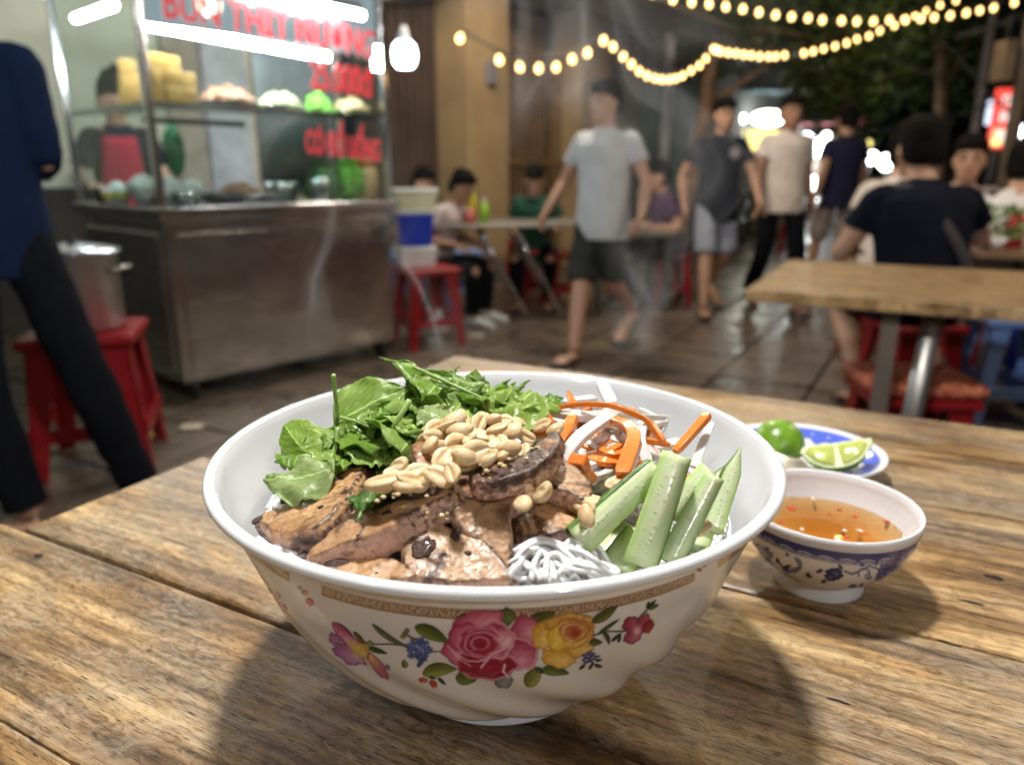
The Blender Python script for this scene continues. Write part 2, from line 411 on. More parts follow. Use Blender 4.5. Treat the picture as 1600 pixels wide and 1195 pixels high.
MB().lathe(crv([(.0495, .0085), (.0492, .006), (.0495, .003), (.050, .0008), (.0492, 0), (.0465, .0002), (.045, .004), (.044, .0085)]), 140).build('foot_ring', porc, bowl, True)
def z_front(y, x=760):
    zz = np.linspace(.01, .1058, 800); R = rf(zz); px, py = proj(np.stack([0 * zz + BC[0], BC[1] - R, zz + BC[2]], -1)); return float(np.interp(-y, -py[::-1] if py[0] < py[-1] else -py, zz[::-1] if py[0] < py[-1] else zz))
zb1, zb0 = z_front(950), z_front(969)
def paint_back(P, TT, ZZ):
    q = (ZZ - zb0) / (zb1 - zb0); s = TT * 180 / pi; A = 1 + 0 * q
    n1 = np.sin(s * 5.1 + 2 * np.sin(s * 1.3)) * np.sin(q * 7 + s * 1.1); C = np.ones(s.shape + (3,)) * np.array([206, 180, 138]) / 255.; C[n1 > .25] = np.array((160, 120, 78)) / 255.
    C[(np.abs(q - .13) < .05) | (np.abs(q - .87) < .05)] = np.array((128, 82, 42)) / 255.; P.over(C, A * .72)
def paint_big(P, TT, ZZ):
    x, y = P.x, P.y
    band = (ZZ > zb0) & (ZZ < zb1); q = (ZZ - zb0) / (zb1 - zb0)
    gap = ((x > 452) & (x < 502)) | ((x > 1086) & (x < 1122))
    A = sm(q, 0, .06) * (1 - sm(q, .94, 1)) * (~gap)
    s = TT * 180 / pi
    n1 = np.sin(s * 5.1 + 2 * np.sin(s * 1.3)) * np.sin(q * 7 + s * 1.1); n2 = np.sin(s * 7.7 + 3 * np.sin(s * .9 + q * 4)); n3 = np.sin(s * 3.3 + q * 9)
    C = np.ones(x.shape + (3,)) * np.array([206, 180, 138]) / 255.
    for m_, col in ((n1 > .25, (160, 120, 78)), (n2 > .82, (180, 84, 60)), ((n3 > .7) & (n1 < 0), (105, 110, 60)), ((n2 < -.85), (222, 196, 150))):
        C[m_] = np.array(col) / 255.
    edge = (np.abs(q - .13) < .035) | (np.abs(q - .87) < .035); C[edge] = np.array((128, 82, 42)) / 255.
    C[(q < .1) | (q > .9)] = np.array((214, 176, 128)) / 255.
    P.over(C, A * .72)
    tip = lambda X, dirn: P.leaf(X, P_y(X), X + dirn * 22, P_y(X + dirn * 22), 7, (170, 120, 60))
    G1, G2, G3 = (96, 118, 46), (128, 140, 58), (76, 96, 62)
    # left edge motif and gap motifs
    P.petal(425, 935, 9, 14, 60, (215, 170, 205), (170, 90, 150), (140, 60, 120)); P.petal(437, 948, 7, 12, 120, (225, 170, 190), (170, 80, 130)); P.leaf(412, 915, 428, 938, 4, (140, 110, 150))
    P.petal(476, 925, 5, 4, 20, (225, 150, 150), (200, 100, 100)); P.petal(484, 940, 7, 5, 40, (210, 90, 95), (170, 40, 60)); P.petal(468, 918, 4, 3, 0, (170, 180, 140), (130, 140, 110))
    P.petal(1101, 880, 7, 5, -40, (200, 110, 100), (160, 60, 60)); P.petal(1108, 868, 6, 4, -30, (220, 170, 140), (180, 110, 90)); P.petal(1093, 890, 4, 3, 0, (190, 130, 120), (160, 90, 80))
    # lily on the left
    P.stroke([(570, 1010), (585, 1006), (608, 1006), (626, 1007)], 1.2, (90, 96, 60)); P.leaf(574, 1011, 606, 1021, 4.5, G3); P.leaf(558, 1000, 582, 1014, 5, G2); P.leaf(552, 986, 572, 1008, 4, (130, 110, 50))
    P.petal(578, 1005, 5, 5, 0, (160, 170, 130), (120, 130, 100))
    for a in ((519, 972, 560, 1010, 9, (205, 90, 140)), ):
        P.leaf(*a[:4], a[4], a[5])
    P.petal(545, 1000, 24, 8, 38, (238, 190, 205), (205, 110, 165), (175, 70, 130)); P.petal(528, 1003, 18, 9, 45, (220, 170, 225), (160, 90, 170), (130, 60, 140))
    P.petal(545, 1022, 27, 13, 28, (238, 200, 230), (170, 100, 175), (140, 60, 140), frill=.1, lx=.5, ly=-.2)
    P.petal(560, 1014, 19, 8, 38, (242, 224, 90), (225, 190, 120), None, soft=3); P.petal(571, 1010, 6, 4, 50, (230, 160, 60), (230, 190, 80), soft=2)
    P.petal(590, 1040, 25, 8, 52, (240, 220, 120), (205, 105, 155), (170, 60, 120), lx=-.8, ly=0); P.petal(606, 1042, 4, 3, 60, (130, 130, 170), (100, 100, 140))
    # blue sprig and leaves
    P.leaf(581, 974, 642, 1012, 4.5, (110, 122, 80), bend=.06); P.stroke([(630, 988), (645, 997), (658, 999)], 1.6, (120, 110, 70)); P.petal(636, 985, 4, 4, 0, (150, 140, 110), (110, 90, 60)); P.petal(630, 994, 4, 3.5, 0, (160, 150, 90), (120, 110, 50))
    P.stroke([(668, 1017), (700, 1018)], 1, (110, 110, 80))
    for k in range(26):
        a = k * 2.4; r = 3.4 * math.sqrt(k); P.petal(655 + r * math.cos(a) * 1.1, 1014 + r * math.sin(a), 4.2, 3.2, k * 40, (120, 140, 205), (50, 70, 150), None, frill=.15)
    for k in range(9): P.petal(647 + 3.1 * (k % 4) * 1.5, 1008 + 3.3 * (k % 5), 1.2, 1.2, 0, (225, 228, 240), (205, 210, 235))
    P.leaf(640, 1028, 652, 1020, 3, (120, 140, 200)); P.leaf(652, 1042, 664, 1026, 4, (80, 100, 165)); P.leaf(634, 1043, 630, 1030, 5, G2)
    P.leaf(648, 978, 702, 1004, 11, G1, bend=-.03); P.leaf(660, 1052, 714, 1045, 11, G2, bend=-.06); P.leaf(712, 1058, 745, 1062, 12, G1, bend=-.05)
    P.petal(661, 1062, 7, 4, 5, (222, 120, 70), (190, 70, 40)); P.petal(677, 1068, 7, 5, 40, (214, 90, 50), (180, 50, 30)); P.leaf(670, 1057, 682, 1060, 2.5, G3); P.leaf(684, 1058, 697, 1070, 3, G3)
    P.leaf(713, 970, 742, 962, 9, (96, 120, 84)); P.leaf(776, 975, 805, 958, 12, G3); P.petal(791, 962, 14, 13, 0, (120, 140, 70), (70, 90, 50), (55, 70, 40))
    P.leaf(824, 978, 868, 955, 12, (96, 108, 52)); P.petal(786, 1063, 15, 12, 10, (165, 175, 185), (105, 115, 125), (90, 98, 108)); P.petal(774, 1055, 9, 8, 0, (150, 160, 175), (100, 110, 125))
    P.leaf(822, 1072, 846, 1042, 12, G2, bend=-.02); P.leaf(846, 1046, 890, 1052, 9, G1, bend=-.05); P.leaf(835, 1042, 850, 1052, 4, G3)
    # big pink rose
    R0, R1, R2, R3 = (236, 160, 185), (196, 72, 112), (150, 22, 55), (243, 190, 206)
    P.petal(748, 970, 40, 17, -10, R0, R1, (170, 60, 100)); P.petal(820, 985, 22, 24, 20, R0, (180, 60, 105), (170, 55, 100), lx=.4, ly=0)
    P.petal(812, 1022, 30, 25, 10, R0, (170, 45, 85), R3, lx=.2, ly=.4); P.petal(720, 1018, 30, 22, 20, R0, (190, 70, 110), (170, 50, 90)); P.petal(765, 1040, 46, 22, -4, (210, 90, 120), R2, R3, lx=-.6, ly=-.5)
    P.petal(752, 1038, 38, 20, 5, (175, 35, 65), R2, (190, 70, 100)); P.petal(725, 995, 26, 22, -20, R0, R1, (150, 35, 75)); P.petal(772, 1000, 32, 30, 0, (214, 110, 145), (180, 55, 95), R3, lx=.1, ly=.5)
    P.petal(752, 1003, 38, 27, 4, (224, 120, 155), (175, 45, 85), (228, 150, 175)); P.petal(788, 998, 15, 14, 10, (245, 205, 215), (215, 125, 155), None, soft=4); P.petal(752, 1005, 27, 20, 6, (190, 50, 85), (160, 25, 60), (226, 140, 165)); P.petal(748, 1004, 15, 11, 0, (150, 12, 40), (190, 60, 95), (220, 130, 155))
    for k, (r, ry, a0, a1) in enumerate(((9, 6, 0, 300), (14, 10, 120, 400), (20, 14, 20, 230), (26, 18, 150, 330), (32, 23, 60, 200), (36, 26, 230, 330), (40, 29, 70, 150))):
        P.arc(750 + k * .8, 1004 + k * .6, r, ry, a0, a1, .8, (238, 178, 196) if k % 2 else (140, 20, 55), .7)
    P.stroke([(712, 1020), (730, 1032), (748, 1033), (762, 1028)], 1.3, R3, .8); P.stroke([(752, 1042), (768, 1022), (790, 1012), (803, 1008)], 2.0, R3, .9, True); P.stroke([(700, 1008), (716, 1028), (735, 1040)], 1.2, (240, 195, 208), .7); P.stroke([(795, 1058), (786, 1048), (789, 1038)], 1.6, (244, 214, 222), .9)
    # yellow rose
    Y0, Y1, Y2 = (252, 226, 130), (226, 168, 52), (190, 120, 40)
    P.petal(848, 992, 17, 22, 10, Y0, Y1, (214, 150, 50)); P.petal(872, 1028, 26, 15, 10, Y0, Y1, (220, 160, 70)); P.petal(905, 1005, 24, 22, -15, Y0, Y1, (210, 140, 60)); P.petal(885, 972, 36, 14, -8, Y0, (220, 170, 70), (190, 120, 60)); P.petal(918, 975, 12, 14, 0, (245, 220, 130), (215, 165, 70), (190, 120, 60))
    P.petal(893, 990, 36, 26, -6, (248, 214, 110), (220, 160, 60), (200, 130, 60)); P.petal(872, 998, 17, 22, -15, (252, 226, 90), (232, 180, 40), (206, 140, 40), lx=-.2, ly=.2); P.petal(898, 984, 24, 17, -5, (238, 190, 110), (215, 150, 80), (180, 100, 50)); P.petal(896, 986, 13, 11, 0, (165, 45, 30), (215, 120, 70), None, soft=4)
    for k, (r, ry, a0, a1) in enumerate(((13, 10, 200, 420), (17, 13, 90, 330), (21, 15, 260, 450), (25, 18, 100, 260), (29, 20, 280, 400), (33, 24, 20, 110))): P.arc(896 - k, 987 + k * .7, r, ry, a0, a1, .8, (176, 96, 46) if k % 2 == 0 else (250, 226, 160), .75)
    P.stroke([(872, 984), (882, 1000), (880, 1014)], 1, (200, 140, 60), .8); P.stroke([(878, 1014), (900, 1012), (918, 1002)], 1, (190, 120, 50), .8)
    # right sprigs
    P.leaf(925, 972, 966, 945, 8, (98, 108, 56), bend=.03); P.stroke([(928, 992), (950, 986), (975, 986)], 1.2, G3); P.leaf(935, 990, 969, 966, 3.2, (100, 110, 60)); P.leaf(942, 986, 952, 1008, 4, (92, 104, 58), bend=-.1); P.leaf(920, 1003, 942, 1003, 6, (92, 104, 50)); P.leaf(955, 1002, 972, 988, 3, G3); P.leaf(966, 1004, 970, 990, 2.5, G3)
    P.stroke([(998, 966), (1004, 960), (1010, 954)], 2, (120, 125, 80)); P.leaf(1012, 952, 1014, 938, 3, G3); P.leaf(1012, 950, 1026, 936, 2.6, G3); P.leaf(1012, 951, 1030, 944, 4, G1)
    P.petal(985, 975, 14, 11, -50, (196, 90, 120), (150, 40, 75), (130, 30, 60)); P.petal(1004, 975, 18, 9, -60, (205, 100, 130), (150, 35, 70), (130, 25, 55)); P.petal(1013, 978, 8, 12, 30, (190, 60, 80), (140, 15, 40)); P.petal(988, 995, 14, 10, -20, (205, 110, 140), (160, 55, 90), (140, 40, 70)); P.petal(995, 984, 7, 9, 10, (240, 200, 205), (200, 120, 145), None, soft=3)
    for k in range(16):
        a = k * 2.4; r = 2.6 * math.sqrt(k); P.petal(922 + r * math.cos(a) * 1.3, 1027 + r * math.sin(a) * .9, 3.6, 1.6, -35 + 30 * (k % 3), (90, 105, 180), (40, 52, 125))
    P.leaf(930, 1032, 942, 1030, 2, G3); P.leaf(905, 1046, 916, 1036, 2.6, G3); P.leaf(920, 1046, 928, 1034, 2.4, G3); P.leaf(928, 1038, 942, 1042, 3, G1)
patch('flower_print', BC, rf, zb0, zb1, 3, 179, 700, 24, paint_back, pmat, bowl, flute)
patch('flower_print', BC, rf, .012, .1058, 180, 362, 1150, 310, paint_big, pmat, bowl, flute)
# ------------------------------------------------------------------ dipping sauce bowl
SB = (.180, .386, TZ); sprof = [(.024, .0085), (.030, .0125), (.0375, .020), (.0435, .0285), (.0472, .0375), (.0488, .045)]
srf = rprof(crv(sprof, 8)); sporc = glaze('white_sauce_porcelain', (.80, .79, .80), .07)
sb = empty('sauce_bowl', SB, 0, 'small white bowl with blue flowers, holding orange dipping sauce with chilli', 'bowl')
mb = MB(); mb.lathe(crv(sprof), 110); mb.lathe(crv([(.0472, .0498), (.0462, .047), (.0455, .043), (.043, .035), (.038, .025), (.029, .016), (.014, .0115), (.0001, .011)]), 110); mb.build('shell', sporc, sb, True)
MB().lathe(crv([(.0488, .045), (.0494, .0465), (.0497, .0485), (.0491, .0503), (.0481, .0505), (.0472, .0498)]), 110).build('rim', sporc, sb, True)
MB().lathe(crv([(.024, .0085), (.0243, .004), (.0245, .0005), (.024, 0), (.0225, .0002), (.022, .0085)]), 90).build('foot_ring', sporc, sb, True)
def paint_small(P, TT, ZZ):
    q = ZZ; s = TT * 180 / pi; B, B2 = (62, 66, 132), (104, 112, 168)
    P.over(B, sm(q, .0388, .0392) * (1 - sm(q, .0444, .0448)))
    sc_ = .0388 + .0016 * np.abs(np.sin(s * .26)); P.over((180, 182, 205), ((q > .0378) & (q < sc_ + .0006)).astype(float) * .9)
    for f, o in ((.26, 0), (.52, 1)): 
        line = np.abs(q - (.0384 + .0012 * np.abs(np.sin(s * f + o)))) < .00028; P.over(B, line.astype(float) * .85)
    P.over(B2, (np.abs(q - .0374) < .00022).astype(float)); P.over((110, 105, 125), (np.abs(q - .0136) < .0002).astype(float) * .8)
    def maple(cx, cy, k=1.0):
        for a, L in ((200, 15), (150, 13), (245, 12), (95, 14), (300, 12), (20, 14), (340, 12), (60, 13)):
            a = math.radians(a); P.leaf(cx - 2 * math.cos(a), cy - 2 * math.sin(a), cx + L * k * math.cos(a), cy + L * .8 * k * math.sin(a), 5 * k, B)
        P.petal(cx, cy, 7 * k, 6 * k, 0, B2, B)
    maple(1304, 896, 1.1); maple(1297, 901, .7)
    P.stroke([(1320, 892), (1332, 897), (1346, 890), (1358, 884), (1372, 888), (1380, 894)], 1.3, B2); P.arc(1350, 896, 9, 8, 150, 400, 1.4, B2); P.arc(1357, 900, 5, 4, 0, 250, 1.2, B2)
    P.petal(1347, 882, 4, 3, 0, B, B2); P.leaf(1316, 890, 1310, 880, 3, B2); P.leaf(1286, 890, 1274, 894, 3, B2); P.petal(1287, 908, 4, 3, 0, B, B2); P.leaf(1368, 884, 1372, 876, 2, B2)
    for cx, cy, r in ((1388, 893, 15), (1402, 880, 14), (1378, 905, 10), (1410, 870, 9)):
        for a in range(0, 360, 45): P.petal(cx + r * .7 * math.cos(math.radians(a)), cy + r * .7 * math.sin(math.radians(a)), r * .42, r * .3, a, B2, B, (46, 50, 112))
        P.petal(cx, cy, r * .5, r * .4, 0, (130, 138, 188), B)
    P.leaf(1326, 917, 1340, 914, 3, B2); P.petal(1345, 916, 3, 3, 0, B, B2); P.leaf(1348, 910, 1344, 922, 2.4, B2); P.leaf(1258, 897, 1270, 902, 3, (90, 84, 110)); P.leaf(1262, 893, 1264, 899, 2, B2)
    P.arc(1238, 882, 14, 11, -70, 130, 1.8, B2); P.arc(1240, 882, 8, 7, -60, 120, 1.4, B2); P.stroke([(1205, 886), (1218, 896), (1232, 900), (1244, 908)], 1.8, B); P.stroke([(1214, 874), (1222, 884), (1232, 892), (1226, 898)], 1.8, B, .8)
    P.petal(1245, 908, 5, 3, 30, B2, (90, 70, 100)); P.leaf(1216, 880, 1214, 870, 3, B); P.petal(1230, 866, 3, 2.5, 0, B2, B); P.leaf(1222, 890, 1236, 882, 4, B)
    for cx, cy, r in ((1192, 868, 15), (1186, 882, 12), (1180, 858, 10), (1200, 884, 8)):
        for a in range(0, 360, 50): P.petal(cx + r * .6 * math.cos(math.radians(a)), cy + r * .6 * math.sin(math.radians(a)), r * .45, r * .34, a, (86, 90, 148), B)
patch('blue_print', SB, srf, .009, .0452, 175, 372, 620, 230, paint_small, printmat('blue_print', .12), sb)
patch('blue_print', SB, srf, .009, .0452, 12, 175, 300, 150, lambda P, TT, ZZ: P.over((62, 66, 132), sm(ZZ, .0378, .0382) * (1 - sm(ZZ, .0444, .0448))), printmat('blue_print', .12), sb)
# sauce: clear amber liquid with chilli and garlic floating in it
M = NT('fish_sauce'); co = M.coord(); M.t.nodes.remove(M.b)
tr = M.n('BsdfTransparent'); gl = M.n('BsdfGlossy', i_Roughness=.03); fr = M.n('Fresnel', i_IOR=1.33); mx = M.n('MixShader'); df = M.n('BsdfDiffuse'); mx0 = M.n('MixShader', i_Fac=.04)
ca_ = M.ramp(M.noise(co, 70, 4, .6, 1.2), [(.36, (.78, .36, .07)), (.5, (.93, .57, .20)), (.66, (.96, .70, .36))])
sx_s = M.n('VectorMath', operation='LENGTH'); M.l(M.coord(), sx_s.inputs[0]); dv_ = M.n('Math', operation='MULTIPLY', i_1=1 / .0535); M.l(sx_s.outputs['Value'], dv_.inputs[0])
ca_ = M.mix(.30, M.ramp(dv_.outputs[0], [(.62, (.60, .25, .04)), (.75, (.86, .48, .13)), (.93, (.97, .76, .46)), (1, (.98, .86, .66))]), ca_)
M.l(ca_, tr.inputs[0]); M.l(ca_, df.inputs[0]); M.l(tr.outputs[0], mx0.inputs[1]); M.l(df.outputs[0], mx0.inputs[2])
bp = M.n('Bump', i_Strength=.12, i_Distance=.001); M.l(M.noise(co, 120, 2), bp.inputs['Height']); M.l(bp.outputs[0], gl.inputs['Normal'])
M.l(fr.outputs[0], mx.inputs[0]); M.l(mx0.outputs[0], mx.inputs[1]); M.l(gl.outputs[0], mx.inputs[2]); M.l(mx.outputs[0], M.out.inputs[0])
SZ = .0335
sauce = MB().lathe([(.0423, SZ + .0006), (.0414, SZ), (.03, SZ - .0002), (.0001, SZ - .0002)], 96).build('dipping_sauce', M.m, None, True, loc=SB)
tag(sauce, 'clear orange fish sauce filling the small blue flowered bowl', 'sauce')
chm = mat('red_chilli', (.55, .05, .02), .3, var=.4, scale=300); grm = mat('garlic_bit', (.82, .74, .6), .4, scale=300)
def blobchip(r, seed, fl=.4):
    rr = random.Random(seed); mb = MB(); mb.ell((0, 0, 0), (r * rr.uniform(.8, 1.4), r * rr.uniform(.6, 1), r * fl), 8, 5)
    mb.V = [tuple(Vector(v) * (1 + .3 * mnoise.noise(Vector(v) * 400 + Vector((seed, 0, 0))))) for v in mb.V]; return mb
def onplane(px, py, z): return T(px, py, z)
k = 0
for px, py, r in ((1212, 792, .0026), (1236, 794, .0024), (1312, 796, .0018), (1337, 806, .0024), (1384, 814, .0018), (1349, 833, .0016), (1296, 803, .0014), (1190, 800, .0016), (1222, 816, .0018), (1262, 812, .0015), (1322, 838, .0017)):
    p = onplane(px, py, SZ + .0002); k += 1
    o = blobchip(r, k, .25).build('chilli_piece', chm, None, True, loc=p, rot=(0, 0, k)); tag(o, 'red chilli bit afloat in the orange sauce', 'chilli', 'chilli bits floating in the sauce')
for px, py, r in ((1271, 779, .0013), (1253, 827, .0016), (1320, 829, .0016), (1343, 829, .0016), (1308, 842, .0022), (1312, 844, .0016)):
    p = onplane(px, py, SZ + .0004); k += 1
    o = blobchip(r, k, .5).build('garlic_piece', grm, None, True, loc=p, rot=(0, 0, k)); tag(o, 'white speck of garlic afloat in the orange sauce', 'garlic', 'garlic specks floating in the sauce')
# ------------------------------------------------------------------ blue rimmed saucer with lime
PC = (.232, .552, TZ)
pl = empty('saucer', PC, 0, 'blue and white saucer holding lime wedges behind the sauce bowl', 'saucer')
plp = [(.030, .0), (.0305, .003), (.042, .007), (.054, .0135), (.0605, .0175), (.0612, .0188), (.060, .0192), (.052, .0155), (.041, .0095), (.03, .0065), (.0001, .006)]
MB().lathe(crv(plp, 4), 120).build('plate', sporc, pl, True)
prf = lambda z: np.interp(z, [.006, .0065, .0095, .0155, .0192], [.0, .03, .041, .052, .0598])
def plate_print():
    nr, nt = 60, 360; r = np.linspace(.004, .0575, nr); t = np.linspace(0, 2 * pi, nt); TT, RR = np.meshgrid(t, r)
    zz = np.interp(RR, [0, .03, .041, .052, .0598], [.006, .0065, .0095, .0155, .0192]) + .0006
    P = Paint(RR * np.cos(TT) * 1000, RR * np.sin(TT) * 1000)
    e = .0435 + .0022 * np.sin(TT * 12) + .001 * np.sin(TT * 24 + 1)
    P.over((92, 112, 212), sm(RR, e - .0004, e + .0004) * (1 - sm(RR, .0552, .0558)))
    for k_ in range(24):
        a = k_ * pi / 12; P.petal(49.5 * math.cos(a), 49.5 * math.sin(a), 1.6, 1.0, math.degrees(a), (190, 200, 240), (150, 165, 230), soft=.3)
    for k_ in range(6):
        a = k_ * pi / 3 + .3
        for j in range(7): P.petal(36 * math.cos(a) + 3 * math.cos(j * .9), 36 * math.sin(a) + 3 * math.sin(j * .9), 2, 1.3, j * 51, (120, 140, 220), (70, 90, 200), soft=.3)
    V = np.stack([RR * np.cos(TT), RR * np.sin(TT), zz], -1).reshape(-1, 3)
    Fc = [(i * nt + j, i * nt + j + 1, (i + 1) * nt + j + 1, (i + 1) * nt + j) for i in range(nr - 1) for j in range(nt - 1)]
    me = mesh('blue_print', V, Fc); ca = me.color_attributes.new('print', 'FLOAT_COLOR', 'POINT')
    ca.data.foreach_set('color', np.concatenate([lin(np.clip(P.c, 0, 1)).reshape(-1, 3), P.a.reshape(-1, 1)], -1).ravel().astype('f'))
    link('blue_print', me, printmat('saucer_print'), pl)
plate_print()
lrind = mat('lime_rind', (.17, .33, .025), .28, var=.35, scale=60, bump=.25, bscale=900, bdist=.0006)
M = NT('lime_flesh'); co = M.coord(); v = M.n('TexVoronoi', i_Scale=420.0); M.l(co, v.inputs['Vector'])
M.set(Base_Color=M.mix(.5, M.ramp(v.outputs['Distance'], [(.1, (.62, .66, .16)), (.6, (.42, .5, .08))]), M.ramp(M.noise(co, 120, 4), [(.3, (.45, .52, .1)), (.7, (.7, .72, .3))])), Roughness=.2, Subsurface_Weight=.3, Subsurface_Scale=.003, Subsurface_Radius=(.8, 1, .3))
M.bump(v.outputs['Distance'], .3, .0008); lflesh = M.m; lpith = mat('lime_pith', (.68, .70, .38), .5)
def lime_wedge(name, c, R, a0, a1, rot, label, seg=10, squash=1.0):
    root = empty(name, c, 0, label, 'lime'); root.rotation_euler = rot
    n = 18; m = 16; Vr = []; t_ = np.linspace(a0, a1, n); ph = np.linspace(-pi / 2, pi / 2, m)
    def sp(t, p, r): # axis along x
        x = r * 1.12 * math.sin(p); x += math.copysign(max(0, abs(math.sin(p)) - .92) * r * .9, x); rad = r * math.cos(p); return (x, rad * math.cos(t), rad * math.sin(t) * squash)
    V = [sp(t, p, R) for t in t_ for p in ph]; Fc = [(i * m + j, i * m + j + 1, (i + 1) * m + j + 1, (i + 1) * m + j) for i in range(n - 1) for j in range(m - 1)]
    k0 = len(V); V += [sp(t, p, R * .965) for t in t_ for p in ph]; Fc += [(k0 + (i + 1) * m + j, k0 + (i + 1) * m + j + 1, k0 + i * m + j + 1, k0 + i * m + j) for i in range(n - 1) for j in range(m - 1)]
    for i in (0, n - 1): Fc += [(i * m + j, i * m + j + 1, k0 + i * m + j + 1, k0 + i * m + j) for j in range(m - 1)]
    link('rind', mesh('rind', V, Fc), lrind, root)
    for t, s in ((a0, 1), (a1, -1)):
        V = [sp(t, p, R * .963) for p in ph] + [(x, 0, 0) for x in np.linspace(R * 1.1, -R * 1.1, 5)[1:-1]]
        me = mesh('pith', V, [tuple(range(len(V)))], False); link('pith', me, lpith, root)
        nrm = Vector(sp(t + pi / 2, 0, 1)).normalized() * (-s)
        for q in range(2): # two segments on each cut face
            pa, pb = (-.42 * pi, -.03 * pi) if q == 0 else (.03 * pi, .42 * pi)
            arc_ = [Vector(sp(t, p, R * .9)) for p in np.linspace(pa, pb, 9)]; ctr = Vector((R * (-.3 if q == 0 else .3), 0, 0)) + Vector(sp(t, 0, R * .07))
            Vv = arc_ + [Vector((R * (-.05 if q == 0 else .05), 0, 0)) + Vector(sp(t, 0, R * .06)), Vector((R * (-.8 if q == 0 else .8), 0, 0)) + Vector(sp(t, 0, R * .05))][::1 if q == 0 else -1]
            if q == 0: Vv = arc_ + [Vector((-R * .04, 0, 0)) + Vector(sp(t, 0, R * .07)), Vector((-R * .85, 0, 0)) + Vector(sp(t, 0, R * .04))]
            else: Vv = arc_ + [Vector((R * .85, 0, 0)) + Vector(sp(t, 0, R * .04)), Vector((R * .04, 0, 0)) + Vector(sp(t, 0, R * .07))]
            cc = sum(Vv, Vector()) / len(Vv)
            top = [v * 1.0 + nrm * .0004 for v in Vv]; hi = [cc + (v - cc) * .9 + nrm * .0014 for v in Vv]; nn = len(Vv)
            Vx = [v for v in top] + hi + [cc + nrm * .0018]
            Fx = [(i, (i + 1) % nn, nn + (i + 1) % nn, nn + i) for i in range(nn)] + [(nn + i, nn + (i + 1) % nn, 2 * nn) for i in range(nn)]
            link('segment', mesh('segment', Vx, Fx), lflesh, root)
    return root
lime_wedge('lime_wedge', T(1304, 692, .0315), .0225, math.radians(222), math.radians(318), (math.radians(-6), math.radians(-15), math.radians(-16)), 'lime wedge with its pale cut face toward us, on the right of the saucer')
lime_wedge('lime_wedge', T(1216, 694, .0225), .0200, math.radians(-8), math.radians(188), (math.radians(12), math.radians(4), math.radians(66)), 'rounder lime piece with green rind at the left of the saucer')
# ================================================================== food in the bowl
def inbowl(p): return Vector(p) - Vector(BC)
# --- grilled pork
def porkmat(name, base, dark, char=.62, pink=.0):
    M = NT(name); oi = M.n('ObjectInfo'); cmb = M.n('CombineXYZ'); mu = M.n('Math', operation='MULTIPLY', i_1=9.0); M.l(oi.outputs['Random'], mu.inputs[0]); M.l(mu.outputs[0], cmb.inputs[0])
    co = M.coord(loc=cmb.outputs[0])
    n1 = M.noise(co, 42, 5, .6, .6); n2 = M.noise(co, 260, 5, .65); n3 = M.noise(co, 38, 6, .62, 1.2); n4 = M.noise(co, 900, 2)
    c = M.ramp(n1, [(.3, dark), (.5, base), (.7, tuple(min(1, x * 1.35) for x in base))])
    c = M.mix(.6, c, M.ramp(n2, [(.32, (.66, .58, .50)), (.6, (1.12, 1.10, 1.06))]), 'MULTIPLY')
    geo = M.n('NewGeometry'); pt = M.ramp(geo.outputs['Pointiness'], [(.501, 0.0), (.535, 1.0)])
    sx = M.n('SeparateXYZ'); M.l(geo.outputs['Normal'], sx.inputs[0])
    side = M.ramp(sx.outputs[2], [(.25, 1.0), (.55, 0.0)])     # the cut edge is paler than the grilled faces
    c = M.mix(side, c, M.mix(.6, (.68, .43, .32), M.ramp(n2, [(.3, (.72, .64, .6)), (.7, (1.15, 1.12, 1.1))]), 'MULTIPLY'))
    c = M.mix(M.ramp(n3, [(char - .06, 0.0), (char, .75), (char + .05, 1.0)]), c, (.045, .014, .006))
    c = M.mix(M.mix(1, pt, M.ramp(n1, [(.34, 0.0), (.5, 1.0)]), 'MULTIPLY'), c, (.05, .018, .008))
    c = M.mix(M.ramp(n4, [(.66, 0.0), (.72, .8)]), c, (.07, .03, .015))
    M.set(Base_Color=c, Roughness=M.ramp(n2, [(.3, .34), (.7, .6)]), Specular_IOR_Level=.5, Coat_Weight=.16, Coat_Roughness=.24,
          Subsurface_Weight=.18, Subsurface_Radius=(1, .45, .3), Subsurface_Scale=.002)
    M.bump(M.mix(.5, n2, n4), .7, .0006); return M.m
pk = [porkmat('grilled_pork', (.52, .305, .145), (.33, .155, .058), .575), porkmat('grilled_pork_dark', (.34, .155, .055), (.15, .052, .018), .54), porkmat('grilled_pork_pale', (.47, .29, .155), (.31, .165, .075), .62)]
bm_ = mat('burnt_spot', (.05, .016, .007), .5, bump=.6, bscale=700, coat=.12, var=.6, scale=300)
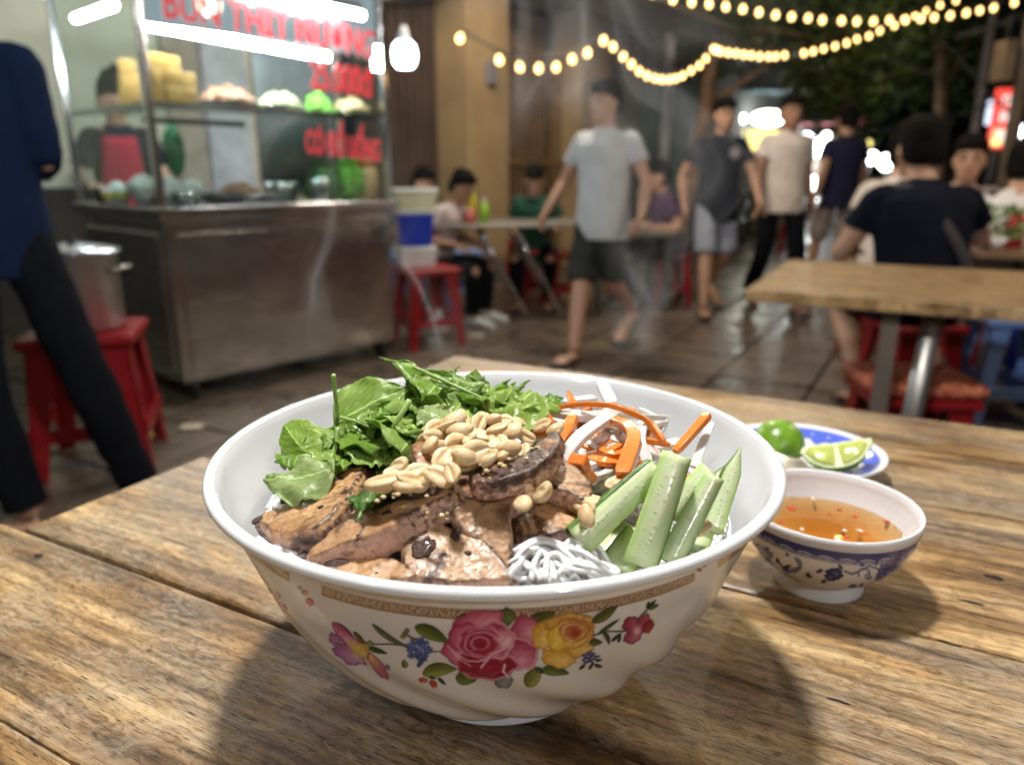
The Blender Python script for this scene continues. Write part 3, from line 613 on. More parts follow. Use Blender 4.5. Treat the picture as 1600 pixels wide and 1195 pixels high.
def slice_(label, pts, z0, gx, gy, th, m, arch=.0, curl=0, fold=0, seed=0, spots=()):
    # outline traced on a tilted plane; z0 at the centre, gx / gy rise per 100 pixels to the right / upwards
    cx = sum(p[0] for p in pts) / len(pts); cy = sum(p[1] for p in pts) / len(pts)
    P3 = [inbowl(T(px, py, z0 + gx * (px - cx) / 100 + gy * (cy - py) / 100)) for px, py in pts]
    P3 = [p for p in catmull(P3 + [P3[0]], 4)[:-1]]; c = sum(P3, Vector()) / len(P3)
    P3 = [p + (p - c).normalized() * .0016 * mnoise.noise(p * 260 + Vector((seed * 5, 0, 0))) for p in P3]
    nrm = Vector(); 
    for i in range(len(P3)): nrm += (P3[i] - c).cross(P3[(i + 1) % len(P3)] - c)
    nrm.normalize(); nrm = nrm if nrm.z > 0 else -nrm
    n = len(P3); mb = MB()
    R = max((p - c).length for p in P3)
    def lay(d, s, up): 
        out = []
        for k, p in enumerate(P3):
            v = c + (p - c) * s; 
            out.append(v + nrm * (d + arch * (1 - ((v - c).length / R) ** 2)))
        return out
    rings = [lay(-th, .0, 0), lay(-th, .5, 0), lay(-th, .93, 0), lay(-th * .75, 1.0, 0), lay(-th * .25, 1.0, 0), lay(0, .93, 1), lay(0, .5, 1), lay(0, .02, 1)]
    mb.loft(rings); mb.V = [tuple(Vector(v)) for v in mb.V]
    o = mb.build('pork_slice', m, None, True, loc=BC); remesh(o, .0007, 1, .0014, .008, .0007, .0018)
    for (sx_, sy, ra, rb_) in spots:
        q = inbowl(T(sx_, sy, z0 + gx * (sx_ - cx) / 100 + gy * (cy - sy) / 100)) - nrm * .0002
        tx = (inbowl(T(sx_ + 10, sy, z0 + gx * (sx_ + 10 - cx) / 100 + gy * (cy - sy) / 100)) - q); tx = (tx - nrm * tx.dot(nrm)).normalized(); ty = nrm.cross(tx); Rm = Matrix((tx, ty, nrm)).transposed().to_4x4()
        sp_ = MB(); sp_.ell((0, 0, 0), (ra, rb_, .0008), 20, 8); sp_.V = [tuple(Vector(v) * (1 + .45 * mnoise.noise(Vector(v) * 500 + Vector((sx_, 0, 0))))) for v in sp_.V]; sp_.V = [tuple((Rm @ Vector(v)) + q) for v in sp_.V]
        sp_.build('burnt_spot', bm_, o, True)
    return tag(o, label, 'pork slice', 'slices of grilled pork in the bowl')
slice_('brown pork slice leaning lengthwise at the far left of the bowl, ends charred', [(396, 812), (412, 800), (440, 790), (450, 765), (480, 742), (515, 728), (540, 704), (562, 688), (584, 690), (578, 718), (560, 752), (538, 784), (512, 812), (485, 828), (455, 836), (420, 834)], .1125, .009, .001, .010, pk[0], seed=1, spots=[(525, 748, .0028, .0018), (402, 812, .0022, .003), (447, 778, .002, .0035), (500, 792, .0018, .0010), (560, 700, .0012, .002)])
slice_('long pork slice in the middle left, its tip under the peanuts', [(466, 868), (500, 842), (530, 812), (562, 788), (600, 774), (645, 758), (695, 746), (718, 752), (708, 768), (675, 784), (640, 804), (600, 826), (560, 842), (520, 854), (490, 868)], .1185, .0075, .001, .0105, pk[0], seed=2, spots=[(606, 800, .0026, .0016), (640, 778, .0035, .0010), (665, 764, .0016, .0010), (560, 836, .0008, .0008), (470, 862, .0010, .0016)])
slice_('pork slice lying lowest at the front left along the rim', [(482, 884), (510, 868), (560, 864), (605, 868), (640, 880), (652, 900), (600, 908), (540, 903), (500, 896)], .1075, .002, .006, .007, pk[0], seed=3, spots=[(522, 878, .0055, .0022), (588, 895, .0008, .0007)])
slice_('broad pale glazed pork slice at the front centre with a dark burnt spot', [(622, 862), (630, 828), (662, 812), (682, 803), (702, 820), (742, 832), (770, 852), (798, 884), (800, 905), (720, 912), (645, 906), (630, 890)], .1125, .001, .010, .008, pk[2], seed=4, spots=[(661, 856, .0036, .0046), (711, 836, .0018, .0028), (730, 864, .0012, .0010)])
slice_('folded greyish pork slice standing in the very centre', [(702, 792), (735, 775), (790, 755), (806, 765), (800, 800), (803, 845), (795, 895), (768, 872), (738, 838), (712, 815)], .1185, 0, .014, .009, pk[2], seed=5)
slice_('short curled pork piece beside the white noodles', [(800, 815), (828, 803), (855, 785), (868, 770), (888, 775), (906, 795), (906, 820), (888, 838), (850, 842), (806, 842)], .1145, 0, .006, .011, pk[0], arch=.003, seed=6, spots=[(868, 796, .004, .002)])
slice_('charred dark pork slice lying highest under the peanut pile', [(726, 742), (745, 728), (790, 726), (825, 702), (848, 684), (870, 671), (880, 684), (868, 703), (842, 728), (800, 746), (748, 755)], .1355, .003, .004, .008, pk[1], seed=7)
slice_('pork piece at the right, beneath the carrot strips', [(838, 722), (862, 714), (888, 718), (912, 738), (928, 762), (918, 780), (888, 770), (850, 752)], .126, -.002, .006, .008, pk[2], seed=8)
slice_('small nearly black pork chunk tucked left of the peanuts', [(640, 712), (646, 694), (662, 688), (678, 704), (682, 722), (668, 736), (648, 728)], .130, 0, .006, .012, pk[1], arch=.003, seed=9)
slice_('dark pork piece half hidden below the central slice', [(640, 800), (700, 775), (770, 760), (830, 770), (850, 810), (800, 850), (700, 850)], .104, 0, .004, .008, pk[1], seed=10)
slice_('dark pork piece half hidden at the left centre', [(520, 860), (570, 810), (630, 770), (690, 790), (700, 850), (640, 890), (560, 890)], .1, 0, .004, .008, pk[1], seed=11)
slice_('dark pork piece half hidden under the peanut pile', [(600, 760), (660, 720), (760, 715), (850, 720), (870, 760), (800, 790), (660, 790)], .114, 0, .004, .008, pk[1], seed=12)
# --- rice noodles: a bed that fills the bowl with loose strands on top
M = NT('rice_noodle'); co = M.coord(); M.set(Base_Color=M.ramp(M.noise(co, 80, 3), [(.3, (.88, .88, .86)), (.7, (.94, .94, .93))]), Roughness=.4, Specular_IOR_Level=.25, Subsurface_Weight=.5, Subsurface_Radius=(1, 1, 1), Subsurface_Scale=.0012)
noodm = M.m
nb = MB().lathe([(.0001, .100), (.04, .0985), (.07, .095), (.09, .091), (.1055, .083)], 60); 
noodle = MB()
def zb(r): return np.interp(r, [0, .04, .07, .09, .1055], [.100, .0985, .095, .091, .083])
rr = random.Random(5)
for k in range(300):
    a = rr.uniform(0, 2 * pi); r = .1 * math.sqrt(rr.random()); x, y = r * math.cos(a), r * math.sin(a); h = rr.uniform(0, 2 * pi); cur = rr.uniform(-38, 38); pts = []
    for i in range(24):
        x += .0042 * math.cos(h); y += .0042 * math.sin(h); h += cur * .0042 + rr.uniform(-.08, .08); q = math.hypot(x, y)
        if q > .103: x *= .103 / q; y *= .103 / q; h += 1.0; q = .103
        pts.append((x, y, float(zb(q)) + .0008 + .0016 * (1 + math.sin(i * .35 + k))))
    noodle.tube(pts, .00095, 8)
def strand(pix, z, r=.00088):
    pts = [inbowl(T(px, py, z + dz)) for px, py, dz in pix]; noodle.tube(catmull(pts, 6), r, 10)
for k in range(70):
    x0 = rr.uniform(815, 920); y0 = rr.uniform(862, 912); w = rr.uniform(35, 95); q = rr.uniform(-20, 20); h = rr.uniform(.001, .0045)
    strand([(x0 - w * .6, y0 + rr.uniform(-5, 18), -.006), (x0 - w * .3, y0 - rr.uniform(2, 20) + q * .3, h * .7), (x0, y0 - rr.uniform(8, 26) + q * .2, h), (x0 + w * .3, y0 - rr.uniform(0, 14) - q * .2, h * .7), (x0 + w * .6, y0 + rr.uniform(4, 22), -.006)], .1058 + .0004 * (k % 8))
for pix in ([(806, 872, 0), (830, 850, .002), (860, 848, .003), (890, 868, .001), (905, 890, -.002)], [(802, 862, 0), (840, 842, .002), (880, 852, .002), (912, 872, 0)], [(830, 905, 0), (836, 875, .003), (848, 862, .003), (862, 885, .001), (866, 905, 0)],
            [(852, 905, 0), (856, 870, .003), (876, 868, .003), (888, 895, 0)], [(805, 895, 0), (818, 878, .002), (832, 888, .002), (846, 905, 0)], [(795, 900, 0), (812, 880, .003), (824, 862, .003), (850, 856, .001)]):
    strand(pix, .1105, .0010)
for k in range(10):
    x0 = rr.uniform(415, 460); y0 = rr.uniform(850, 875); strand([(x0 - 22, y0 - 14, -.001), (x0, y0 + rr.uniform(-8, 4), .002), (x0 + 25, y0 + rr.uniform(0, 12), .001), (x0 + 55, y0 + 18, -.002)], .099)
noodle.add(nb.V, nb.F); noodle.ell(inbowl(T(860, 893, .1025)), (.024, .0075, .0045), 24, 12)
no = noodle.build('rice_noodles', noodm, None, True, loc=BC); tag(no, 'tangle of white rice noodles filling the bowl under the pork', 'noodles', None, 'stuff')
# --- sticks of vegetable
def stick(name, pix, w, th, m, label, cat, group, taper=(1, 1), seed=0, skin=None):
    # square cut stick along pixel waypoints with heights
    pts = [inbowl(T(px, py, z)) for px, py, z in pix]; pts = catmull(pts, 5) if len(pts) > 2 else [pts[0].lerp(pts[1], i / 8) for i in range(9)]
    n = len(pts); rg = random.Random(seed); prev = None; rings = []
    tw0 = rg.uniform(-.3, .3)
    for i, p in enumerate(pts):
        d = (pts[min(i + 1, n - 1)] - pts[max(i - 1, 0)]).normalized(); a = d.cross(Vector((0, 0, 1))).normalized(); b = a.cross(d).normalized()
        c, s = math.cos(tw0), math.sin(tw0); a, b = a * c + b * s, b * c - a * s
        t = i / (n - 1); k = taper[0] * (1 - t) + taper[1] * t; k *= 1 + .05 * mnoise.noise(Vector((seed, t * 3, 0)))
        e = .82 if i in (0, n - 1) else 1
        q = [(1, .8), (.85, 1), (-.85, 1), (-1, .8), (-1, -.8), (-.85, -1), (.85, -1), (1, -.8)]
        rings.append([p + a * (x * w * k * e / 2) + b * (y * th * k * e / 2 * (1 + .08 * mnoise.noise(Vector((seed, t * 4, x)))) ) for x, y in q])
    o = MB().loft(rings).build(name, m, None, True, loc=BC)
    o.data.shade_flat() if hasattr(o.data, 'shade_flat') else None
    b_ = o.modifiers.new('bevel', 'BEVEL'); b_.width = .0003; b_.segments = 1
    return tag(o, label, cat, group)
def rootmat(name, c0, c1, sss, rough=.25):
    M = NT(name); co = M.coord(); M.set(Base_Color=M.mix(.5, M.ramp(M.noise(co, 60, 4), [(.3, c0), (.7, c1)]), M.ramp(M.noise(co, 500, 3), [(.3, (.85, .85, .85)), (.7, (1, 1, 1))]), 'MULTIPLY'), Roughness=rough, Subsurface_Weight=sss, Subsurface_Radius=(1, .7, .5), Subsurface_Scale=.003, Coat_Weight=.3, Coat_Roughness=.1)
    M.bump(M.noise(co, 420, 3), .25, .0006); return M.m
carm = rootmat('carrot_flesh', (.72, .19, .02), (.86, .30, .05), .25); daim = rootmat('daikon_flesh', (.70, .69, .66), (.80, .79, .77), .45, .2)
CG, DG = 'pickled carrot strips in the bowl', 'pickled white radish strips in the bowl'
px2m = .35 / 1155
cl = [([(867, 638, .128), (902, 632, .131), (951, 633, .133), (990, 646, .131), (1016, 662, .127), (1036, 690, .121)], 12, 'long arched carrot strip on top of the heap at the back right', (.7, .8)),
 ([(836, 622, .132), (846, 640, .130), (860, 668, .124)], 15, 'short carrot strip standing beside the green leaves', (.6, 1)), ([(888, 612, .126), (895, 634, .124)], 12, 'carrot tip poking up behind the arched strip', (.5, 1)),
 ([(896, 650, .130), (884, 678, .127), (862, 712, .121)], 17, 'carrot strip running down to the pork at the left of the heap', (.8, 1)), ([(955, 656, .129), (978, 664, .132), (991, 684, .131), (984, 712, .128), (974, 744, .124)], 18, 'bent carrot strip hanging down in the middle of the heap', (.7, 1.1)),
 ([(906, 690, .122), (952, 730, .116)], 24, 'broad carrot piece low in the middle of the heap', (1, 1)), ([(900, 716, .129), (910, 738, .122)], 22, 'stubby carrot end next to the right pork piece', (1, .9)),
 ([(1106, 648, .126), (1082, 676, .121), (1055, 706, .115)], 14, 'carrot strip sticking up alone at the far right', (.9, .8)), ([(1006, 698, .119), (1024, 716, .116)], 14, 'carrot end just left of the cucumber', (1, 1)), ([(928, 680, .123), (964, 704, .119)], 20, 'carrot piece under the crossing white strips', (1, 1)),
 ([(1090, 742, .108), (1066, 752, .106)], 10, 'small carrot end beside the standing cucumber stick', (1, 1)), ([(905, 730, .125), (925, 748, .118)], 14, 'little carrot piece in front of the stubby end', (1, 1))]
for i, (pp, w, lb, tp) in enumerate(cl): stick('carrot_strip', pp, w * px2m * 1.12, w * px2m * .85, carm, lb, 'carrot strip', CG, tp, i)
dl = [([(822, 628, .130), (830, 662, .124)], 16, 'white radish strip standing at the left edge of the heap'), ([(852, 640, .124), (905, 650, .126), (964, 648, .122)], 20, 'wide white radish strip lying under the arched carrot'),
 ([(960, 646, .130), (925, 668, .131), (898, 692, .128), (878, 724, .121)], 18, 'curving white radish strip crossing in front of the heap'), ([(925, 668, .124), (975, 690, .123), (1030, 712, .116)], 20, 'white radish strip running right under the bent carrot'),
 ([(940, 600, .124), (956, 632, .120)], 20, 'white radish end at the very back of the heap'), ([(1040, 652, .122), (1022, 690, .116)], 14, 'thin white radish strip at the right back'), ([(1110, 660, .119), (1084, 730, .110)], 12, 'thin white radish strip along the lone carrot'),
 ([(1005, 660, .126), (1000, 690, .123), (1012, 724, .117)], 15, 'white radish strip right of the bent carrot'), ([(915, 705, .120), (928, 735, .118), (945, 762, .113)], 26, 'wide white radish strip at the bottom of the heap'), ([(994, 700, .120), (1016, 742, .114)], 16, 'white radish strip beside the tall cucumber stick'),
 ([(964, 704, .121), (950, 752, .115)], 16, 'white radish strip left of the bent carrot end'), ([(880, 628, .122), (930, 622, .122)], 14, 'white radish strip behind the arched carrot'), ([(1000, 640, .120), (1036, 660, .117)], 18, 'white radish strip against the back wall'), ([(930, 690, .117), (985, 742, .112)], 18, 'white radish strip low in the heap'),
 ([(870, 672, .118), (905, 716, .116)], 18, 'white radish strip under the left carrot'), ([(1020, 700, .114), (1066, 690, .112)], 16, 'white radish strip between the cucumber and the lone carrot'), ([(850, 655, .119), (900, 680, .118)], 18, 'white radish piece under the curving strip')]
for i, (pp, w, lb) in enumerate(dl): stick('radish_strip', pp, w * px2m * 1.12, w * px2m * .6, daim, lb, 'radish strip', DG, (.9, 1), 40 + i)
rq = random.Random(21)
for i in range(64):
    x, y = rq.uniform(862, 1000), rq.uniform(645, 745); a = rq.uniform(-.9, .9); L = rq.uniform(30, 60); z = .1145 + .00006 * (745 - y) + rq.uniform(0, .005) - .00003 * abs(x - 950); wig = rq.uniform(-14, 14); car = i % 3 == 0
    side_ = 'left part' if x < 920 else 'middle' if x < 980 else 'right part'
    stick('carrot_strip' if car else 'radish_strip', [(x - L * math.cos(a), y - L * .6 * math.sin(a), z), (x, y + wig, z + .002), (x + L * math.cos(a), y + L * .6 * math.sin(a), z - .001)], 0.0046 * rq.uniform(.7, 1.3), .0029, carm if car else daim, ('carrot' if car else 'white radish') + ' strip buried in the heap, %s, %s' % (side_, 'back' if y < 700 else 'front'), ('carrot' if car else 'radish') + ' strip', CG if car else DG, (.9, .8), 200 + i)
# --- cucumber
M = NT('cucumber_flesh'); at = M.n('Attribute'); at.attribute_name = 'uvq'; co = M.coord()
sx = M.n('SeparateXYZ'); M.l(at.outputs['Vector'], sx.inputs[0])
mp = M.n('Mapping'); mp.inputs['Scale'].default_value = (22, 5, 1); M.l(at.outputs['Vector'], mp.inputs['Vector']); vo = M.n('TexVoronoi', i_Scale=1.0); M.l(mp.outputs[0], vo.inputs['Vector'])
band = M.ramp(sx.outputs[1], [(.22, 0.0), (.34, 1.0), (.56, 1.0), (.68, 0.0)])
seed_ = M.mix(1, band, M.ramp(vo.outputs['Distance'], [(.22, 1.0), (.4, 0.0)]), 'MULTIPLY')
c = M.ramp(sx.outputs[1], [(.0, (.42, .60, .18)), (.2, (.66, .76, .42)), (.5, (.80, .84, .58)), (.8, (.66, .76, .42)), (1, (.34, .52, .12))])
c = M.mix(.5, c, M.ramp(M.noise(co, 130, 4), [(.3, (.8, .86, .75)), (.7, (1, 1, 1))]), 'MULTIPLY'); c = M.mix(seed_, c, (.58, .69, .36))
M.set(Base_Color=c, Roughness=.16, Subsurface_Weight=.35, Subsurface_Radius=(.8, 1, .5), Subsurface_Scale=.004, Coat_Weight=.2, Coat_Roughness=.2)
M.bump(M.mix(.6, M.noise(co, 260, 3), seed_), .3, .0008); cucm = M.m
skinm = NT('cucumber_skin'); co = skinm.coord(); skinm.set(Base_Color=skinm.ramp(skinm.noise(co, 50, 4), [(.3, (.03, .09, .012)), (.6, (.10, .22, .035)), (.8, (.24, .38, .08))]), Roughness=.25, Coat_Weight=.3); skinm.bump(skinm.noise(co, 600, 2), .2, .0004); skinm = skinm.m
CUG = 'cucumber sticks in the bowl'
def cuke(p0, p1, w0, w1, th, label, face=(0, -.75, .6), skin_side=1, bend=0, skinw=.0009, point=False):
    # face: rough direction the broad cut face looks at; skin along one long side and the back
    a = inbowl(T(*p0)); b = inbowl(T(*p1)); d = (b - a).normalized(); nf = Vector(face); nf = (nf - d * nf.dot(d)).normalized(); s = d.cross(nf).normalized() * skin_side
    n = 14; rings = []; srings = []; uv = []
    for i in range(n + 1):
        t = i / n; c = a.lerp(b, t) + nf * bend * 4 * t * (1 - t); w = (w0 * (1 - t) + w1 * t) / 2
        if point: w *= min(1, .06 + 3.2 * t)
        e = 1
        k = [(-1, -.04), (-.9, .02), (0, .03), (.9, .01), (1, -.05)]
        top = [c + s * ((x if x < .95 else .88) * w) + nf * (y * th) for x, y in k]
        # rounded skin side: quarter circle from the face edge round to the back
        bk = [c + s * (w * (.88 + .22 * math.sin(j / 4 * pi * .62) - .95 * (j / 4) ** 3)) + nf * (-.05 * th - th * .95 * math.sin(j / 4 * pi / 2)) for j in range(1, 5)]
        bk.append(c + s * (-w * .55) + nf * (-th * .8)); rings.append(top + bk)
        arcp = top[-1:] + bk[:4]; srings.append(arcp)
        for j, y in enumerate([0, .05, .5, .92, 1, 1, 1, 1, .4, .1]): uv.append((t, y, 0))
    me_ = MB().loft(rings); o = me_.build('cucumber_stick', cucm, None, True, loc=BC)
    at_ = o.data.attributes.new('uvq', 'FLOAT_VECTOR', 'POINT'); at_.data.foreach_set('vector', np.array(uv, 'f').ravel()); o.data.update()
    tag(o, label, 'cucumber stick', CUG); V = []; Fc = []; m = len(srings[0])
    for ring in srings:
        cc = sum(ring, Vector()) / m
        for p in ring: V.append(p + (p - cc).normalized() * .0004)
        for p in ring: V.append(p + (p - cc).normalized() * -.0002 + Vector((0, 0, 0)))
    for i in range(n):
        for j in range(m - 1): A = i * 2 * m + j; Fc.append((A, A + 1, A + 2 * m + 1, A + 2 * m))
        A = i * 2 * m; Fc.append((A, A + 2 * m, A + 3 * m, A + m)); A += m - 1; Fc.append((A, A + m, A + 3 * m, A + 2 * m))
    link('skin', mesh('skin', V, Fc), skinm, o)
    return o
cuke((1058, 710, .1375), (1000, 884, .1035), .0105, .0120, .0055, 'tall broad cucumber stick in front of all the others', skin_side=-1, bend=.0022)
cuke((1028, 732, .131), (905, 846, .112), .0085, .0115, .006, 'cucumber stick slanting down to the left with dark skin on top', face=(.2, -.9, .35), skin_side=1)
cuke((1117, 742, .129), (1047, 878, .104), .0075, .0092, .005, 'pale seeded cucumber stick right of the tall one', skin_side=-1)
cuke((1158, 698, .132), (1112, 828, .107), .006, .0085, .005, 'pointed cucumber stick standing at the far right', skin_side=1, point=True)
cuke((1108, 732, .124), (1050, 800, .112), .0075, .008, .005, 'short cucumber stick showing behind the tall one', skin_side=-1)
cuke((1148, 730, .120), (1060, 800, .108), .006, .009, .006, 'cucumber sliver between the two right sticks', skin_side=1)
cuke((985, 820, .107), (922, 880, .098), .011, .013, .008, 'cucumber chunk with green skin low at the front', face=(-.4, -.5, .6), skin_side=-1)
cuke((1000, 835, .109), (962, 885, .100), .012, .012, .007, 'pale cucumber end at the foot of the tall stick', skin_side=1)
cuke((1105, 800, .110), (1085, 850, .103), .010, .011, .006, 'cucumber stick buried low at the right by the rim', skin_side=1)
# --- peanuts
M = NT('roasted_peanut'); oi = M.n('ObjectInfo'); co = M.coord(); n1 = M.noise(co, 160, 4)
M.set(Base_Color=M.mix(.6, M.ramp(n1, [(.28, (.58, .37, .16)), (.5, (.78, .59, .33)), (.72, (.88, .73, .48))]), M.ramp(oi.outputs['Random'], [(0, (.74, .64, .52)), (.5, (.95, .92, .86)), (1, (1.08, 1.05, 1.0))]), 'MULTIPLY'), Roughness=.48, Subsurface_Weight=.12, Subsurface_Radius=(1, .7, .4), Subsurface_Scale=.002, Coat_Weight=.08, Coat_Roughness=.3)
M.bump(M.noise(co, 500, 4), .45, .0005); nutm = M.m
def nutmesh(kind, seed):
    L, Wd, Ht = .0068, .0043, .0034; V = []; n, m = 22, 12
    mb = MB()
    if kind == 0: # half with flat face up and the groove down its middle
        rings = []
        for i in range(n + 1):
            t = -1 + 2 * i / n; e = math.sqrt(max(0, 1 - t * t)) * (1 + .10 * t) + .02; ring = []
            for j in range(28):
                a = 2 * pi * j / 28; x = math.cos(a) * Wd * e; z = math.sin(a)
                if z > 0: z = Ht * e * (.42 * (1 - math.cos(a) ** 2) ** .3 * (1 - 1.0 * math.exp(-(math.cos(a) / .16) ** 2)))
                else: z = z * Ht * e
                ring.append((L * t, x, z))
            rings.append(ring)
        mb.loft(rings)
    else: mb.ell((0, 0, 0), (L * (.85 if kind == 2 else 1), Wd * (1.05 if kind == 2 else .95), Ht * (1.0 if kind == 1 else .8)), 18, 12)
    out = []
    for v in mb.V:
        v = Vector(v); k = 1 + .10 * mnoise.noise(v * 160 + Vector((seed * 3, 0, 0))) ; v = v * k
        v.y += .12 * (v.x ** 2) / L * (1 if seed % 2 else -1); out.append(v)
    me = mesh('peanut', out, mb.F); me.materials.append(nutm); return me
NUT = [nutmesh(0, 1), nutmesh(0, 2), nutmesh(1, 3), nutmesh(0, 4), nutmesh(2, 5), nutmesh(0, 6)]
nz_ = [(659, 678, 60, 1), (681, 668, -40, .95), (709, 659, -28, 1.1), (735, 661, 20, .8), (757, 653, 30, .85), (784, 657, 10, .8), (684, 686, -25, 1.1), (714, 694, -40, 1.1), (718, 673, 5, .95), (682, 707, 10, .7), (701, 725, 15, 1.15), (738, 707, -15, 1.1), (749, 679, 20, 1), (767, 710, 50, .7), (785, 713, 80, .6),
 (779, 689, 60, 1.0), (801, 673, -40, .95), (776, 668, 0, .75), (822, 682, 10, .7), (817, 703, 80, .8), (762, 719, 5, .6), (621, 727, 40, .95), (597, 752, 10, 1.25), (647, 737, -20, 1), (646, 751, -35, 1.15), (686, 743, 20, .95), (822, 751, 70, 1.0), (846, 768, 60, 1.05), (817, 787, 60, .8),
 (969, 756, -15, 1.1), (935, 783, 10, 1), (913, 790, 40, .8), (916, 806, 60, .8), (1094, 825, -20, .8), (965, 757, 0, .9), (733, 684, 70, .8), (700, 677, 10, .8), (760, 697, 0, .8), (725, 712, 0, .8), (741, 725, 30, .6), (672, 696, 70, 1.0), (697, 664, 30, .9), (722, 650, -10, 1.0), (748, 662, -60, .9), (771, 655, 50, .8), (790, 668, -20, .9), (806, 660, 15, .8), (690, 716, -50, .9), (726, 724, 15, .9), (752, 706, 60, .9), (796, 700, -30, .9), (660, 746, 30, .9), (632, 760, -10, .9), (706, 738, 60, .8), (613, 738, 80, .8), (846, 664, 20, .8), (868, 671, -20, .7)]
where = ['at the left end of the pile', 'near the top left of the pile', 'on the crown of the pile', 'at the back of the pile', 'in the middle of the pile', 'at the right side of the pile', 'lying on the front pork slice', 'beside the cucumber']
NUTS = []
for k, (px, py, ang, s) in enumerate(nz_):
    if px > 880: z = .121 if px < 1050 else .110
    elif px < 665 and py > 720: z = .1325 - .00006 * (py - 720)
    elif py > 745: z = .1295
    else: z = .1355 - .00004 * abs(px - 740) - .00005 * abs(py - 690) + .0022 * (k % 3)
    o = link('peanut', NUT[0 if px < 605 else k % 6]); o.location = Vector(T(px, py, z)); s *= .86
    o.rotation_euler = (rr.uniform(-.6, .6) + .4, rr.uniform(-.6, .6), math.radians(-ang) * 1.2); o.scale = (s, s, s)
    w_ = 'beside the cucumber sticks' if px > 880 else 'on the dark pork slice' if px > 810 and py < 700 else 'wedged between the right pork slices' if px > 805 and py > 740 else 'lying low on the left pork slice' if px < 690 and py > 720 else 'at the left side of the pile' if px < 700 else 'at the back of the pile' if py < 668 else 'along the front of the pile' if py > 708 else 'in the middle of the pile'
    NUTS.append((w_, px, o))
ORD = ['leftmost', 'second from the left', 'third from the left', 'fourth from the left', 'fifth from the left', 'sixth from the left', 'seventh from the left', 'eighth from the left', 'ninth from the left', 'tenth from the left', 'eleventh from the left', 'twelfth from the left'] + [w_ + ' from the left' for w_ in 'thirteenth fourteenth fifteenth sixteenth seventeenth eighteenth nineteenth twentieth'.split()]
for w_ in sorted(set(n_[0] for n_ in NUTS)):
    L_ = sorted([n_ for n_ in NUTS if n_[0] == w_], key=lambda n_: n_[1])
    for i_, n_ in enumerate(L_): tag(n_[2], 'roasted peanut half %s, %s' % (w_, ORD[i_]) if len(L_) > 1 else 'roasted peanut half ' + w_, 'peanut', 'roasted peanuts scattered on the bowl')
crumb = MB()
for k in range(46):
    px, py, z = random.choice([(650, 770, .1305), (760, 730, .1375), (800, 660, .134), (930, 790, .118), (855, 668, .134), (600, 775, .129), (700, 800, .124), (840, 700, .137), (790, 728, .137)])
    p = inbowl(T(px + rr.gauss(0, 18), py + rr.gauss(0, 8), z)); s = rr.uniform(.0004, .0012); crumb.ell(p, (s, s * .8, s * .6), 6, 4)
cr = crumb.build('peanut_crumbs', nutm, None, True, loc=BC); tag(cr, 'fine peanut crumbs scattered over the pork', 'crumbs', None, 'stuff')
# --- herbs
def leafmat(name, c0, c1, tr=.35, rough=.35):
    M = NT(name); M.t.nodes.remove(M.b); at = M.n('Attribute'); at.attribute_name = 'uvq'; sx = M.n('SeparateXYZ'); M.l(at.outputs['Vector'], sx.inputs[0]); co = M.coord()
    # veins: midrib and slanting side veins from the leaf's own coordinates
    ab = M.n('Math', operation='ABSOLUTE'); M.l(sx.outputs[1], ab.inputs[0]); m1 = M.n('Math', operation='MULTIPLY_ADD', i_1=-1.1); M.l(ab.outputs[0], m1.inputs[0]); M.l(sx.outputs[0], m1.inputs[2])
    m2 = M.n('Math', operation='MULTIPLY', i_1=33.0); M.l(m1.outputs[0], m2.inputs[0]); sn = M.n('Math', operation='SINE'); M.l(m2.outputs[0], sn.inputs[0])
    vein = M.mix(1, M.ramp(sn.outputs[0], [(.88, 0.0), (1.0, .32)]), M.ramp(ab.outputs[0], [(.0, 1.0), (.05, .0)]), 'ADD')
    c = M.ramp(M.noise(co, 90, 5), [(.3, c0), (.7, c1)]); c = M.mix(.55, c, M.ramp(M.noise(co, 500, 3), [(.3, (.65, .7, .6)), (.7, (1.15, 1.15, 1.1))]), 'MULTIPLY'); c = M.mix(vein, c, tuple(min(1, x * 1.5 + .12) for x in c1))
    b = M.n('BsdfPrincipled', i_Roughness=rough); b.inputs['Coat Weight'].default_value = .08; b.inputs['Coat Roughness'].default_value = .15; M.l(c, b.inputs['Base Color'])
    t = M.n('BsdfTranslucent'); M.l(M.mix(1, c, (1.0, 1.25, .5), 'MULTIPLY'), t.inputs[0]); mx = M.n('MixShader', i_Fac=tr); M.l(b.outputs[0], mx.inputs[1]); M.l(t.outputs[0], mx.inputs[2]); M.l(mx.outputs[0], M.out.inputs[0])
    bp = M.n('Bump', i_Strength=.6, i_Distance=.0008); M.l(M.mix(.6, vein, M.noise(co, 220, 3)), bp.inputs['Height']); M.l(bp.outputs[0], b.inputs['Normal']); return M.m
lm = [leafmat('mint_leaf', (.20, .34, .045), (.38, .52, .13)), leafmat('dark_herb_leaf', (.045, .13, .012), (.11, .23, .025)), leafmat('pale_herb_leaf', (.36, .47, .16), (.48, .57, .25), .4), leafmat('lettuce_leaf', (.27, .42, .055), (.46, .58, .14), .45), leafmat('fresh_green_leaf', (.13, .28, .02), (.27, .43, .05))]
stemm = mat('herb_stem', (.30, .44, .13), .35, var=.3, scale=60, sss=.2)
HERBS = []
